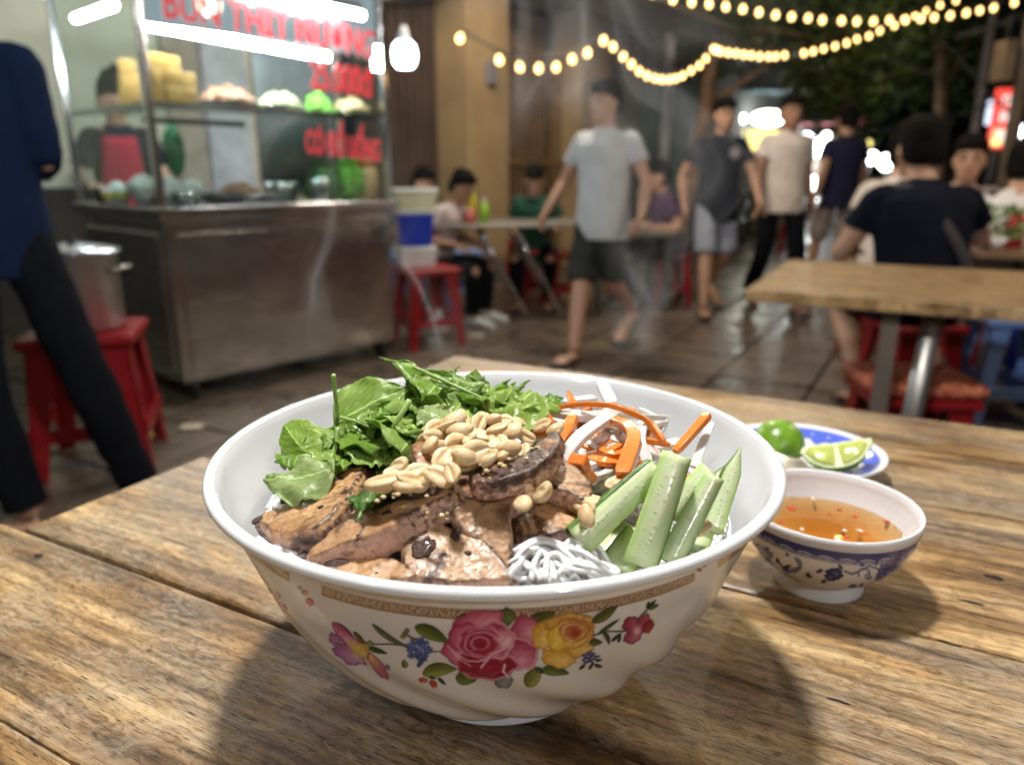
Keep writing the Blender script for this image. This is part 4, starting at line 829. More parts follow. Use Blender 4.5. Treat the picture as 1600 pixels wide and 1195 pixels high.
def leafmesh(kind, seed, ruffle=.12):
    rg = random.Random(seed); nu, nv = 26, 12; V = []; U = []
    for i in range(nu + 1):
        t = i / nu
        for j in range(-nv, nv + 1):
            s = j / nv
            if kind == 'mint': w = .40 * math.sin(pi * t ** .72) ** .75 * (1 + .06 * (abs((t * 11) % 1 - .5) * 2 - .5)) + .004
            elif kind == 'lobe': w = (.46 * math.sin(pi * min(1, t ** .62)) ** .6) * (.70 + .42 * abs(math.cos(t * pi * 2.6)) + .14 * math.sin(t * 37)) + .01
            else: w = .42 * (math.sin(pi * min(1, .12 + .86 * t)) ** .45) * (1 + .05 * math.sin(t * 29) + .04 * math.sin(t * 61)) + .02
            y = s * w; x = t - (.06 * abs(s) if kind == 'mint' else .10 * (s * s) * (1 if kind == 'lobe' else .4))
            z = -.35 * (abs(y)) * (1 - .4 * t) * .8 + ruffle * (.5 * math.sin(t * 15 + seed + s * 2) * s * s * .45 + .35 * mnoise.noise(Vector((t * 3.2, s * 2.2, seed * 1.7))))
            z += .03 * math.sin((t - abs(s) * .45) * 44) * .25
            V.append((x, y, z)); U.append((t, s, 0))
    k = 2 * nv + 1; Fc = [(i * k + j, i * k + j + 1, (i + 1) * k + j + 1, (i + 1) * k + j) for i in range(nu) for j in range(k - 1)]
    return V, U, Fc
HG = 'fresh herb leaves at the back left of the bowl'
def leaf(b, t, roll=0, m=0, kind='mint', seed=0, bend=.25, wide=1.0, ruffle=.12, label=None, name='herb_leaf', up=None):
    A = inbowl(T(*b)); B = inbowl(T(*t)); d = B - A; L = d.length; d.normalize()
    upv = Vector(up) if up else Vector((0, -.55, .85)); s = upv.cross(d).normalized(); nn = d.cross(s).normalized()
    c, sn = math.cos(roll), math.sin(roll); s, nn = s * c + nn * sn, nn * c - s * sn
    V, U, Fc = leafmesh(kind, seed, ruffle); O = []
    for x, y, z in V:
        zz = z + bend * (x * (1 - x)) * 1.0
        O.append(A + d * (x * L) + s * (y * L * wide) + nn * (zz * L))
    me = mesh('leaf', O, Fc); a = me.attributes.new('uvq', 'FLOAT_VECTOR', 'POINT'); a.data.foreach_set('vector', np.array(U, 'f').ravel())
    o = link(name, me, lm[m], None, loc=BC); sd = o.modifiers.new('thick', 'SOLIDIFY'); sd.thickness = .00025
    if isinstance(label, tuple): HERBS.append(('%s %s %s' % (['light green', 'dark green', 'pale', 'yellow green', 'fresh green'][m], 'lobed' if kind == 'lobe' else 'frilly', herb_where(*label)), label[0], o)); label = None
    return tag(o, label, 'herb leaf' if name == 'herb_leaf' else 'lettuce leaf', HG)
leaf((527, 662, .127), (642, 606, .141), .1, 0, 'mint', 3, .28, 1.25, .14, 'big smooth light green mint leaf at the left back of the bowl')
leaf((515, 738, .120), (414, 756, .113), .25, 2, 'mint', 8, .2, 1.15, .35, 'pale ribbed leaf hanging on the left inner wall')
leaf((492, 722, .112), (445, 664, .121), -.5, 3, 'lettuce', 5, .2, .8, .1, 'folded light green leaf standing against the left wall', 'lettuce_leaf')
leaf((478, 770, .104), (418, 742, .109), .5, 4, 'lettuce', 6, .2, .9, .1, 'mid green leaf base below the pale ribbed leaf', 'lettuce_leaf')
leaf((530, 700, .119), (478, 668, .124), .2, 3, 'lobe', 7, .3, 1.0, .2, 'small lobed leaf behind the standing folded one')
leaf((790, 640, .134), (645, 574, .148), -.2, 4, 'mint', 11, .1, .42, .1, 'long narrow leaf lying across the top of the herbs')
leaf((738, 612, .138), (744, 576, .147), .1, 0, 'lobe', 12, .2, 1.0, .15, 'small bright leaf tip at the top of the herbs')
leaf((700, 612, .136), (648, 598, .143), .1, 4, 'lobe', 13, .3, 1.3, .2, 'bright green lobed leaf under the long narrow leaf')
leaf((700, 660, .134), (650, 640, .137), .1, 2, 'lobe', 14, .25, 1.3, .2, 'greyish round lobed leaf just behind the peanuts')
leaf((790, 668, .130), (832, 612, .138), -.2, 3, 'lettuce', 15, .25, 1.1, .25, 'frilly light lettuce leaf beside the radish strips', 'lettuce_leaf')
leaf((770, 660, .131), (800, 608, .141), .2, 3, 'lettuce', 16, .2, 1.1, .3, 'frilly lettuce leaf at the right of the herbs', 'lettuce_leaf')
leaf((866, 644, .124), (858, 614, .130), 0, 4, 'lobe', 17, .2, 1.2, .2, 'lone small green leaf between the carrot strips')
leaf((600, 745, .121), (566, 800, .122), .3, 1, 'lobe', 18, .2, .7, .2, 'dark green sprig caught between two pork slices')
leaf((640, 612, .138), (666, 588, .144), .3, 4, 'lobe', 19, .2, 1.1, .2, 'curled leaf tip right of the mint leaf')
leaf((700, 618, .139), (760, 598, .144), .1, 0, 'lobe', 20, .2, 1.0, .25, 'broad bright leaf right of the narrow leaf')
leaf((620, 640, .132), (700, 606, .142), -.2, 4, 'lobe', 21, .2, 1.0, .25, 'deep green leaf in the middle of the herbs')
def herb_where(px, py):
    a = 'left edge of herbs' if px < 530 else 'middle left of herbs' if px < 590 else 'centre of herbs' if px < 660 else 'right half of herbs' if px < 740 else 'herbs by the radish'
    b = 'top row' if py < 625 else 'middle' if py < 675 else 'lower row'
    return 'leaf, %s, %s' % (a, b)
fill = [(500, 690, .120), (520, 712, .120), (545, 690, .124), (560, 668, .127), (580, 690, .124), (600, 670, .128), (620, 660, .131), (640, 668, .131), (640, 640, .134), (600, 700, .121), (620, 690, .125), (560, 705, .120), (530, 730, .116), (500, 745, .113), (660, 630, .134), (680, 640, .134), (700, 645, .133), (720, 640, .134), (740, 640, .134), (760, 640, .134), (720, 618, .138), (680, 612, .138), (780, 635, .134), (800, 650, .131), (815, 655, .130), (760, 620, .137), (590, 715, .120), (570, 730, .117), (615, 715, .121), (640, 690, .126), (600, 650, .131), (580, 650, .128), (545, 720, .118), (655, 655, .133), (500, 725, .115), (475, 755, .109), (470, 720, .112), (735, 655, .131), (790, 660, .130), (510, 760, .112), (690, 625, .1365), (710, 600, .1395), (750, 605, .138), (665, 610, .138), (630, 628, .134), (780, 618, .1365)]
for k, (px, py, z) in enumerate(fill):
    a = rr.uniform(0, 2 * pi); L = rr.uniform(34, 66); dx, dy = L * math.cos(a), L * .55 * math.sin(a)
    leaf((px - dx / 2, py - dy / 2, z - .003), (px + dx / 2, py + dy / 2, z + .002), rr.uniform(-.8, .8), rr.choice([1, 4, 0, 3, 4]), rr.choice(['lobe', 'lobe', 'lobe', 'lettuce']), 30 + k, rr.uniform(.1, .5), rr.uniform(.8, 1.3), .28,
         (px, py))
for k in range(50):
    px, py, z = rr.choice(fill); px += rr.gauss(0, 14); py += rr.gauss(0, 9); a = rr.uniform(0, 2 * pi); L = rr.uniform(16, 30)
    leaf((px, py, z - .005), (px + L * math.cos(a), py + L * .6 * math.sin(a), z - .003), rr.uniform(-1, 1), rr.choice([1, 4, 4]), 'lobe', 100 + k, rr.uniform(.1, .5), 1.1, .3, (px, py))
def stem(pix, r, label):
    pts = catmull([inbowl(T(*p)) for p in pix], 5); n = len(pts); o = MB().tube(pts, [r * (1 - .35 * i / n) for i in range(n)], 8).build('herb_sprig', stemm, None, True, loc=BC); tag(o, label, 'herb sprig', 'herb sprigs in the bowl')
stem([(640, 626, .143), (622, 655, .137), (600, 694, .126)], .0013, 'thick pale stem pointing down to the left pork slice')
stem([(521, 586, .150), (524, 620, .139), (527, 655, .128), (522, 690, .121)], .0010, 'thin stem standing up above the mint leaf')
stem([(528, 668, .129), (522, 705, .121), (500, 738, .115), (462, 760, .110)], .0012, 'curved stem leading down to the pale ribbed leaf')
stem([(532, 652, .131), (560, 660, .131), (585, 672, .128)], .0008, 'short stem below the mint leaf')
stem([(620, 668, .133), (645, 680, .132), (668, 690, .130)], .0010, 'short stem entering the peanut pile')
stem([(600, 640, .134), (622, 655, .133), (650, 668, .131)], .0007, 'fine stem among the middle herbs')
stem([(645, 573, .150), (700, 598, .144), (775, 632, .137)], .0009, 'midrib stem along the top narrow leaf')
stem([(560, 810, .121), (572, 785, .122), (580, 760, .122)], .0006, 'fine dark stem between two pork slices')

for w_ in sorted(set(n_[0] for n_ in HERBS)):
    L_ = sorted([n_ for n_ in HERBS if n_[0] == w_], key=lambda n_: n_[1])
    for i_, n_ in enumerate(L_): n_[2]['label'] = (n_[0] + ', ' + ORD[i_]) if len(L_) > 1 else n_[0]
# ================================================================== ground and paving
M = NT('wet_street'); co = M.coord(); n1 = M.noise(co, 1.3, 5, .6, .5); n2 = M.noise(co, 28, 6, .65)
M.set(Base_Color=M.mix(.5, M.ramp(n1, [(.3, (.075, .062, .05)), (.7, (.15, .125, .10))]), M.ramp(n2, [(.3, (.6, .58, .55)), (.7, (1.2, 1.15, 1.1))]), 'MULTIPLY'), Roughness=M.ramp(M.mix(.4, n1, n2), [(.38, .16), (.6, .55)]))
M.bump(n2, .35, .004); streetm = M.m
M = NT('paving_stone'); oi = M.n('ObjectInfo'); cmb = M.n('CombineXYZ'); mu = M.n('Math', operation='MULTIPLY', i_1=23.0); M.l(oi.outputs['Random'], mu.inputs[0]); M.l(mu.outputs[0], cmb.inputs[0]); co = M.coord(loc=cmb.outputs[0]); n1 = M.noise(co, 2.2, 5, .6, .5); n2 = M.noise(co, 30, 6, .65)
M.set(Base_Color=M.mix(1, M.mix(.5, M.ramp(n1, [(.3, (.095, .075, .058)), (.7, (.20, .16, .125))]), M.ramp(n2, [(.3, (.6, .58, .55)), (.7, (1.2, 1.15, 1.1))]), 'MULTIPLY'), M.ramp(oi.outputs['Random'], [(0, (.8, .8, .8)), (1, (1.1, 1.08, 1.05))]), 'MULTIPLY'), Roughness=M.ramp(M.mix(.4, n1, n2), [(.38, .14), (.62, .5)]))
M.bump(n2, .3, .003); pavem = M.m
g = MB().box(-60, 60, -20, 140, -.3, -.03).build('ground', streetm); tag(g, kind='structure')
PA = math.radians(-30)
pave = empty('pavement', (0, 0, -.028), PA); tag(pave, kind='structure')
tl = .5; tm = MB().box(.010, tl - .010, .010, tl - .010, -.03, .028)
tme = mesh('paving_tile', tm.V, tm.F, False); tme.materials.append(pavem); tme.materials[0] = pavem
cs, sn_ = math.cos(PA), math.sin(PA); cnt = 0; cand = []
for i in range(-30, 30):
    for j in range(-5, 40):
        x, y = (i + .5) * tl, (j + .5) * tl; wx, wy = x * cs - y * sn_, x * sn_ + y * cs
        if wy < 1.6 or wy > 11: continue
        px, py = proj((wx, wy, 0))
        if -60 < px < 1660 and 380 < py < 900: cand.append((math.hypot(wx, wy), i, j))
cand.sort(); rg = random.Random(3)
for _, i, j in cand[:290]:
    o = link('paving_tile', tme, None, pave); o.location = (i * tl, j * tl, rg.uniform(-.002, .002)); o.rotation_euler = (rg.uniform(-.004, .004), rg.uniform(-.004, .004), 0)
rest = MB()
for _, i, j in cand[290:]: rest.box(i * tl + .006, i * tl + tl - .006, j * tl + .006, j * tl + tl - .006, -.03, .0275 + rg.uniform(-.002, .002))
for i in range(-30, 30):   # paving out of view close to us
    for j in range(-12, 40):
        x, y = (i + .5) * tl, (j + .5) * tl; wx, wy = x * cs - y * sn_, x * sn_ + y * cs
        if (-3 < wy <= 1.6 and abs(wx) < 4): rest.box(i * tl + .006, i * tl + tl - .006, j * tl + .006, j * tl + tl - .006, -.03, .028)
r_ = rest.build('paving_tiles_far', pavem, pave); r_['kind'] = 'stuff'
litm = mat('litter_paper', (.6, .52, .4), .8)
for px, py, s, lb in ((745, 525, .05, 'pale scrap of paper on the paving beside the red stool'), (735, 570, .11, 'large crumpled paper sheet on the paving behind the bowl'), (300, 668, .05, 'pinkish crumpled tissue on the ground under the food cart'), (243, 681, .03, 'small yellow scrap on the ground beside the cart')):
    p = Z(px, py, .004); mb = MB(); n = 9
    V = [((i / 8 - .5) * s * 2, (j / 8 - .5) * s * 1.2, .004 + s * .25 * abs(mnoise.noise(Vector((i * .5, j * .5, px))))) for i in range(n) for j in range(n)]
    o = link('paper_scrap', mesh('scrap', V, [(i * n + j, i * n + j + 1, (i + 1) * n + j + 1, (i + 1) * n + j) for i in range(8) for j in range(8)]), litm if 'yellow' not in lb else mat('yellow_paper', (.6, .42, .05), .7), None, loc=p); o.modifiers.new('t', 'SOLIDIFY').thickness = .001
    tag(o, lb, 'paper')
# ================================================================== buildings down the left side of the street
FA = Vector((-1.25, 6.0, 0)); FD = Vector((3.9, 5.2, 0)).normalized(); FN = Vector((FD.y, -FD.x, 0))   # along the facades; towards the street
FR = math.atan2(FD.y, FD.x)
def fu(px, v=0):      # distance along the facade line at a picture column
    o = FA + FN * v; k = (px - 800) / F
    # x = k*(y*cos(TH) - (z-H)*sin(TH)), taken at eye level
    return (k * o.y * math.cos(TH) - o.x) / (FD.x - k * FD.y * math.cos(TH))
def fz(px, py):
    P = FA + FD * fu(px); return Yp(px, py, P.y).z
plast = mat('ochre_plaster', (.36, .25, .13), .8, var=.2, scale=2.5, bump=.3, bscale=40, bdist=.004)
greyp = mat('grey_plaster', (.17, .145, .115), .85, var=.3, scale=2, bump=.3, bscale=30, bdist=.005)
darkp = mat('dark_plaster', (.045, .037, .032), .85, var=.35, scale=2, bump=.3, bscale=30)
woodd = mat('dark_beam_wood', (.16, .095, .055), .7, var=.35, scale=8)
shutm = mat('brown_shutter', (.10, .07, .06), .5, .35, var=.3, scale=3, bump=.2, bscale=20)
greenm = mat('green_wall_paint', (.03, .085, .06), .6, var=.35, scale=3)
barm = mat('rusty_iron_bar', (.30, .19, .10), .6, .3, var=.4, scale=12)
concm = mat('grey_concrete', (.20, .19, .18), .85, var=.3, scale=1.4, bump=.3, bscale=25)
bld = empty('shophouse', FA, FR, 'brown and ochre shophouse with a shutter, pillars and barred gate behind the food cart', 'building')
u0, u1, u2, u3, u4, u5, u6 = [fu(p) for p in (560, 729, 795, 900, 948, 1000, 1110)]
# lit pillar
box('pillar', u1 + .02, u2 - .02, -.42, .02, 0, 2.65, plast, bld, .01)
box('pillar_base', u1 - .01, u2 + .01, -.45, .04, 0, .22, greyp, bld)
box('meter_box', (u1 + u2) / 2 - .06, (u1 + u2) / 2 + .05, .021, .08, 1.86, 2.06, mat('grey_meter_box', (.2, .2, .22), .5), bld, .005)
box('pillar', u3 + .03, u4 - .02, -.35, .02, 0, 3.2, plast, bld, .01)
box('pillar', u1 + .02, u2 - .02, -.42, .02, 2.95, 4.8, mat('orange_plaster', (.42, .24, .12), .8), bld, .01)
ul = fu(604)
box('beam', ul, u2 + .3, -.5, .12, 2.66, 2.94, darkp, bld)
box('beam', u2 + .31, u4 + .8, -.45, .1, 2.75, 2.97, greyp, bld)
# shutter left of the pillar: corrugated slats
for k in range(20):
    a = ul + k * (u1 - ul) / 20; w = (u1 - ul) / 20
    box('shutter_slat', a + .006, a + w - .006, -.36 - .012 * (k % 2), -.33 - .012 * (k % 2), 0, 2.65, shutm, bld)
box('back_wall', ul, u6 + .3, -.62, -.55, 0, 6.5, darkp, bld)
# barred gate
box('gate_back', u2, u3, -.5, -.46, 0, 2.7, mat('tan_wall', (.18, .125, .07), .8, var=.3, scale=3), bld)
for k in range(15):
    a = u2 + .03 + (u3 - u2 - .06) * k / 14; box('gate_bar', a - .011, a + .011, -.22, -.20, .02, 2.3, barm, bld)
for z in (.1, 1.15, 2.25): box('gate_rail', u2 - .0, u3, -.197, -.17, z, z + .05, barm, bld)
# recessed wall with green door and drain pipe
box('wall', u4 + .0, u5, -.3, -.05, 0, 4.2, greyp, bld)
box('green_door', u5 + .01, u6, -.25, -.2, 0, 2.3, greenm, bld); box('door_panel', u5 + .15, u6 - .3, -.198, -.18, .2, 1.0, greenm, bld); box('door_panel', u5 + .15, u6 - .3, -.198, -.18, 1.15, 2.1, greenm, bld)
tube('drain_pipe', [(fu(1034), .02, 0), (fu(1034), .02, 2.9)], .07, mat('grey_pvc_pipe', (.42, .42, .45), .5), bld)
# awning roof over the gate, sloping down
aw = MB(); n = 12
for i in range(n):
    a0 = u2 + .1 + (u5 - u2 + .3) * i / n; a1 = a0 + (u5 - u2 + .3) / n; aw.box(a0 + .004, a1 - .004, -.4, .85, 2.72, 2.745, Matrix.Rotation(math.radians(-8), 4, 'X'))
aw.build('awning_sheet', mat('brown_awning', (.23, .17, .12), .6, var=.3, scale=3), bld)
tube('awning_strut', [(u2 + .1, .0, 3.4), (u5 + .1, .7, 2.72)], .035, woodd, bld); tube('awning_strut', [(ul, .1, 2.5), (u2 + 1.2, .8, 3.4)], .03, woodd, bld)
for k in range(5): box('rafter', ul + .1 + k * .8, ul + .18 + k * .8, -.5, 1.0, 3.0, 3.09, woodd, bld)
box('balcony_slab', ul, u5, -.5, 1.0, 3.1, 3.22, greyp, bld); box('upper_wall', ul, u6 + .4, -.549, -.3, 3.23, 8.5, darkp, bld)
for k in range(4):
    a = ul + .3 + k * 1.2; f = box('window', a, a + .7, -.295, -.26, 3.7, 5.0, woodd, bld); box('pane', a + .06, a + .64, -.258, -.25, 3.76, 4.94, mat('dark_window_glass', (.03, .035, .04), .1), f)
# next houses
b2 = empty('house', FA + FD * (u6 + .4), FR, 'tall dark grey house beyond the shophouse with a striped awning at its foot', 'building')
box('wall', 0, 5, -1.2, -.3, 0, 8.5, concm, b2); box('awning', .1, 2.6, -.29, 1.0, 2.75, 2.83, mat('blue_grey_awning', (.10, .13, .17), .6), b2)
for k in range(3):
    for z in (3.3, 5.6): f = box('window', .5 + k * 1.5, 1.4 + k * 1.5, -.29, -.24, z, z + 1.4, greyp, b2); box('pane', .58 + k * 1.5, 1.32 + k * 1.5, -.235, -.22, z + .08, z + 1.32, mat('dark_window_glass', (.03, .035, .04), .1), f)
box('pilaster', 1.2, 1.7, -.29, .05, 3.0, 8.5, mat('pale_plaster', (.32, .31, .31), .8), b2)
b3 = empty('house', FA + FD * (u6 + 6.0), FR, 'far dark house on the left side of the street, mostly lost in the night', 'building')
box('wall', 0, 9, -1.4, -.2, 0, 7.5, darkp, b3); box('awning', .2, 6, -.19, 1.2, 2.6, 2.7, mat('dull_teal_awning', (.09, .14, .15), .6), b3)
for k in range(4): f = box('window', .8 + k * 2.1, 2.0 + k * 2.1, -.19, -.14, 3.6, 5.2, greyp, b3); box('pane', .9 + k * 2.1, 1.9 + k * 2.1, -.135, -.12, 3.7, 5.1, mat('dark_window_glass', (.03, .035, .04), .1), f)
# right side: dark houses beyond the eaters
for q_ in (bld, b2, b3): q_.scale = (1, -1, 1)
rb = empty('house', (7.0, 9.0, 0), math.radians(62), 'dark narrow house at the right end of the street', 'building')
box('wall', 0, 7, -1.0, 0, 0, 7, darkp, rb)
for k in range(3): f = box('window', .8 + k * 2, 1.9 + k * 2, .001, .05, 3.2, 4.6, greyp, rb); box('pane', .9 + k * 2, 1.8 + k * 2, .055, .07, 3.3, 4.5, mat('dark_window_glass', (.03, .035, .04), .1), f)
eb = empty('house', (-2.0, 34, 0), 0, 'black row of houses closing the far end of the street', 'building')
box('wall', -8, 34, 0, 3, 0, 9, mat('night_wall', (.02, .022, .028), .9), eb)
for k in range(9): f = box('window', -6 + k * 4.2, -4.6 + k * 4.2, -.06, -.001, 4.5, 6.3, darkp, eb); box('pane', -5.9 + k * 4.2, -4.7 + k * 4.2, -.08, -.062, 4.6, 6.2, mat('dark_window_glass', (.03, .035, .04), .1), f)
# wall behind the vendor: pale painted shop front with posts
vw = empty('shop_wall', (-3.15, 5.35, 0), math.radians(38), 'pale greenish painted wall with plaster posts behind the food cart', 'wall')
palem = mat('pale_green_paint', (.66, .71, .58), .8, var=.12, scale=2)
box('wall', -2.6, .75, .0, .12, .0, 4.2, palem, vw); box('dark_lower_sheet', -2.6, .75, -.03, -.002, 0, .98, mat('dark_grey_sheet', (.07, .065, .06), .7, var=.3, scale=3), vw)  # added sheet that makes the lower part of the pale wall dark
for i, (a, b, m_) in enumerate(((.76, 1.02, mat('warm_grey_post', (.42, .39, .33), .8)), (1.03, 1.36, mat('bluish_panel', (.55, .60, .70), .5)), (1.37, 1.72, mat('tan_panel', (.66, .57, .42), .7)), (1.73, 2.15, mat('mauve_grey_panel', (.54, .47, .45), .7)), (2.16, 2.6, mat('night_blue_panel', (.05, .06, .11), .5)))):
    box('wall_panel', a, b, -.02 - .02 * (i % 2), .1, 0, 3.4, m_, vw)
box('wall', 2.61, 3.0, 0, .1, 0, 3.4, darkp, vw)
# ================================================================== trees
barkm = mat('bark', (.22, .13, .07), .85, var=.4, scale=6, bump=.6, bscale=30, bdist=.01)
def treeleaf(name, c0, c1):
    M = NT(name); oi = M.coord(); n = M.noise(oi, 1.6, 4); M.set(Base_Color=M.ramp(n, [(.35, c0), (.65, c1)]), Roughness=.5); return M.m
tlm = treeleaf('tree_leaves', (.035, .065, .015), (.12, .17, .035))
def tree(base, top, label, crown, nleaf, seed, r=.11):
    rg = random.Random(seed); root = empty('street_tree', (base[0], base[1], 0), 0, label, 'tree'); b0 = Vector((base[0], base[1], 0))
    path = catmull([Vector(base) - b0, (Vector(base) * .45 + Vector(top) * .55) + Vector((.05, 0, 0)) - b0, Vector(top) - b0], 6)
    mb = MB(); mb.tube(path, [r * (1 - .45 * i / len(path)) for i in range(len(path))], 10)
    for c, rad in crown:
        c = Vector(c) - b0; q = path[-1].lerp(path[-6], rg.random()); mb.tube(catmull([q, q.lerp(c, .5) + Vector((0, 0, .15)), c], 4), [.04, .037, .034, .03, .027, .024, .02, .015, .008][:9], 6)
    mb.build('trunk', barkm, root, True)
    V = []; Fc = []
    for k in range(nleaf):
        c, rad = crown[rg.randrange(len(crown))]; c = Vector(c) - b0
        d = Vector((rg.gauss(0, 1), rg.gauss(0, 1), rg.gauss(0, .8))); d.normalize(); p = c + d * rad * (rg.random() ** .45)
        if mnoise.noise(p * 1.7) < -.18: continue
        s = rg.uniform(.035, .075); a = Vector((rg.gauss(0, 1), rg.gauss(0, 1), rg.gauss(0, .6))).normalized(); b = a.cross(Vector((rg.gauss(0, 1), rg.gauss(0, 1), 1))).normalized()
        i = len(V); V += [p - a * s, p + b * s * .45, p + a * s, p - b * s * .45]; Fc.append((i, i + 1, i + 2, i + 3))
    link('crown', mesh('crown', V, Fc, False), tlm, root)
P_ = lambda px, py, y: Yp(px, py, y)
tb = Z(1052, 430, 0); tb = P_(1058, 262, 9.0); tb.z = 0
tree(tb, P_(1122, 30, 9.0), 'leaning street tree with a lamplit orange trunk behind the walking men', [(P_(1050, -40, 9), .9), (P_(1180, -60, 9.5), 1.1), (P_(1260, 60, 10), .9), (P_(1330, 90, 10), .8), (P_(1290, 150, 10.5), .55), (P_(1210, 20, 9.5), .8), (P_(1380, 30, 10.5), .8), (P_(1120, 20, 9), .5), (P_(1120, 90, 9.3), .25), (P_(1345, 160, 10.5), .4)], 9000, 4)
tb2 = P_(1480, 250, 15); tb2.z = 0
tree(tb2, P_(1470, 60, 15), 'dark street tree farther down the street at the right', [(P_(1450, 20, 15), 1.8), (P_(1560, -20, 15), 1.8), (P_(1360, 130, 16), 1.4), (P_(1500, 90, 15.5), 1.2)], 5000, 6, .16)
# ================================================================== lit far shops, signs, poles, wires
whl = glow('white_shop_light', (.93, 1, .98), 16); yel = glow('yellow_sign_light', (1, .82, .25), 2.2); cool = glow('cool_sign_light', (.75, .85, 1), 1.6)
redl = glow('red_sign_light', (1, .07, .05), 1.5); whs = glow('white_sign_letters', (1, .9, .85), 1.6)
def shop(px, py, y, label, w=1.6):
    c = Yp(px, py, y); root = empty('street_stall', (c.x, y, 0), math.radians(-14), label, 'stall'); return root, c
darkmetal = mat('dark_metal', (.08, .08, .085), .5, .5)
st, c = shop(1168, 205, 13.5, 'far stall with a yellow sign under two bright white lamps')
z = Yp(1168, 205, 13.5).z; k = 13.5 / F
box('counter', -1.0, 1.0, 0, .6, 0, .95, greyp, st); box('roof', -1.2, 1.2, -.3, 1.0, z + .62, z + .70, mat('teal_roof', (.1, .16, .17), .6), st)
for s in (-1.1, 1.1): tube('post', [(s, .0, 0), (s, .0, z + .62)], .03, darkmetal, st)
MB().ell((-28 * k, -.05, z + 17 * k), (25 * k, .12, 11 * k), 16, 8).build('lamp', whl, st, True); MB().ell((27 * k, -.05, z + 17 * k), (24 * k, .12, 11 * k), 16, 8).build('lamp', whl, st, True)
box('sign', -.62, -.04, .0, .04, z - .35, z + .02, yel, st); box('sign', .02, .52, .0, .04, z - .32, z + .02, yel, st); box('price_board', -.35, -.05, -.05, -.01, z - .3, z - .08, cool, st); box('back_board', -.9, .9, .5, .55, .96, z - .3, mat('lit_tan_board', (.4, .33, .24), .7), st)
st, c = shop(1275, 235, 16, 'far stall glowing white beside the man in navy blue')
z = c.z; k = 16 / F
for dx, dz, r in ((-16, 12, 13), (-2, 2, 13), (12, 16, 9), (-8, -22, 7), (-4, -48, 12), (2, -70, 8)): MB().ell((dx * k, 0, z + dz * k), (r * k, .1, r * k), 12, 8).build('lamp', whl, st, True)
box('roof', -1.0, .8, -.4, 1, z + .5, z + .57, mat('pink_awning', (.3, .06, .09), .6), st); box('counter', -.8, .7, 0, .5, 0, .8, mat('white_counter', (.5, .5, .48), .5), st); box('back_board', -.8, .7, .5, .55, .8, z + .3, mat('pale_board', (.38, .30, .26), .7), st)
for s in (-.9, .7): tube('post', [(s, .0, 0), (s, .0, z + .5)], .03, darkmetal, st)
for px, py, y, r, m_, lb in ((1362, 247, 15, 9, whl, 'small round bluish lamp low behind the seated man'), (1386, 254, 15, 12, whl, 'larger round white lamp just left of the seated man'), (1356, 225, 15, 6, yel, 'little yellow lamp above the small bluish one'), (1584, 206, 11, 13, whl, 'round white lamp at the foot of the red sign'), (1556, 222, 10.5, 6, yel, 'tiny yellow lamp below the red sign')):
    c = Yp(px, py, y); k = y / F; ro = empty('shop_lamp', (c.x, c.y, 0), 0, lb, 'lamp'); MB().ell((0, 0, c.z), (r * k,) * 3, 12, 8).build('bulb', m_, ro, True); tube('stand', [(0, .05, 0), (0, .05, c.z)], .012, darkmetal, ro, 6)
# red lit sign with white characters
y = 11.0; k = y / F; c = Yp(1570, 186, y); rs = empty('lit_sign', (c.x, y, 0), math.radians(-10), 'tall red lit sign with white characters above the right eaters', 'sign')
box('sign_box', -17 * k, 17 * k, -.03, .05, c.z - 42 * k, c.z + 42 * k, redl, rs, .01); box('side_strip', -25 * k, -19 * k, 0, .04, c.z - 8 * k, c.z + 26 * k, cool, rs); tube('post', [(0, .09, 0), (0, .09, c.z + 42 * k)], .04, darkmetal, rs)
box('lower_panel', -15 * k, 15 * k, -.045, -.032, c.z - 38 * k, c.z - 14 * k, glow('orange_sign_light', (1, .45, .22), 1.8), rs)
for dz in (24, 2, -24):
    for a, b, c_, d in ((-9, 9, 6, 8), (-9, 9, -1, 1), (-9, -6.5, -7, 8), (6.5, 9, -7, 8), (-1.2, 1.2, -7, 6)): box('character_stroke', a * k, b * k, -.055, -.046, c.z + (dz + c_) * k, c.z + (dz + d) * k, whs, rs)
# poles and cables at the right edge
pc = Yp(1598, 120, 8.5); po = empty('utility_pole', (pc.x, 8.5, 0), 0, 'pale concrete utility pole at the right edge with a hanging box', 'pole')
tube('pole', [(0, 0, 0), (0, 0, 6)], [.08, .06], mat('pale_concrete', (.3, .24, .18), .8), po, 12); box('box', -.30, -.16, -.1, .1, pc.z - .05, pc.z + .35, mat('tan_box', (.36, .26, .17), .7), po, .01)
tube('bracket', [(-.23, 0, pc.z + .34), (-.23, 0, pc.z + .6), (0, 0, pc.z + .6)], .015, darkmetal, po, 6)
pc2 = Yp(1536, 120, 12); po2 = empty('utility_pole', (pc2.x, 12, 0), 0, 'thin grey utility pole left of the red sign', 'pole'); tube('pole', [(0, 0, 0), (0, 0, 7)], .06, concm, po2, 10); tube('crossarm', [(-.5, 0, 3.0), (.5, 0, 3.3)], .03, concm, po2, 6)
wm = mat('black_cable', (.03, .03, .03), .6)
def cable(a, b, sag, label, r=.012):
    a, b = Vector(a), Vector(b); pts = [a.lerp(b, i / 12) - Vector((0, 0, sag * 4 * (i / 12) * (1 - i / 12))) for i in range(13)]
    o = tube('overhead_cable', pts, r, wm, None, 6); tag(o, label, 'cable')
cable(Yp(1250, 215, 14), Yp(1600, 150, 9), .1, 'thin overhead cable rising to the right pole'); cable(Yp(1400, -30, 12), Yp(1590, 190, 9), .05, 'slack cable hanging down beside the right pole'); cable(Yp(1380, 60, 12), Yp(1545, 110, 12), .3, 'looping cable left of the thin pole')
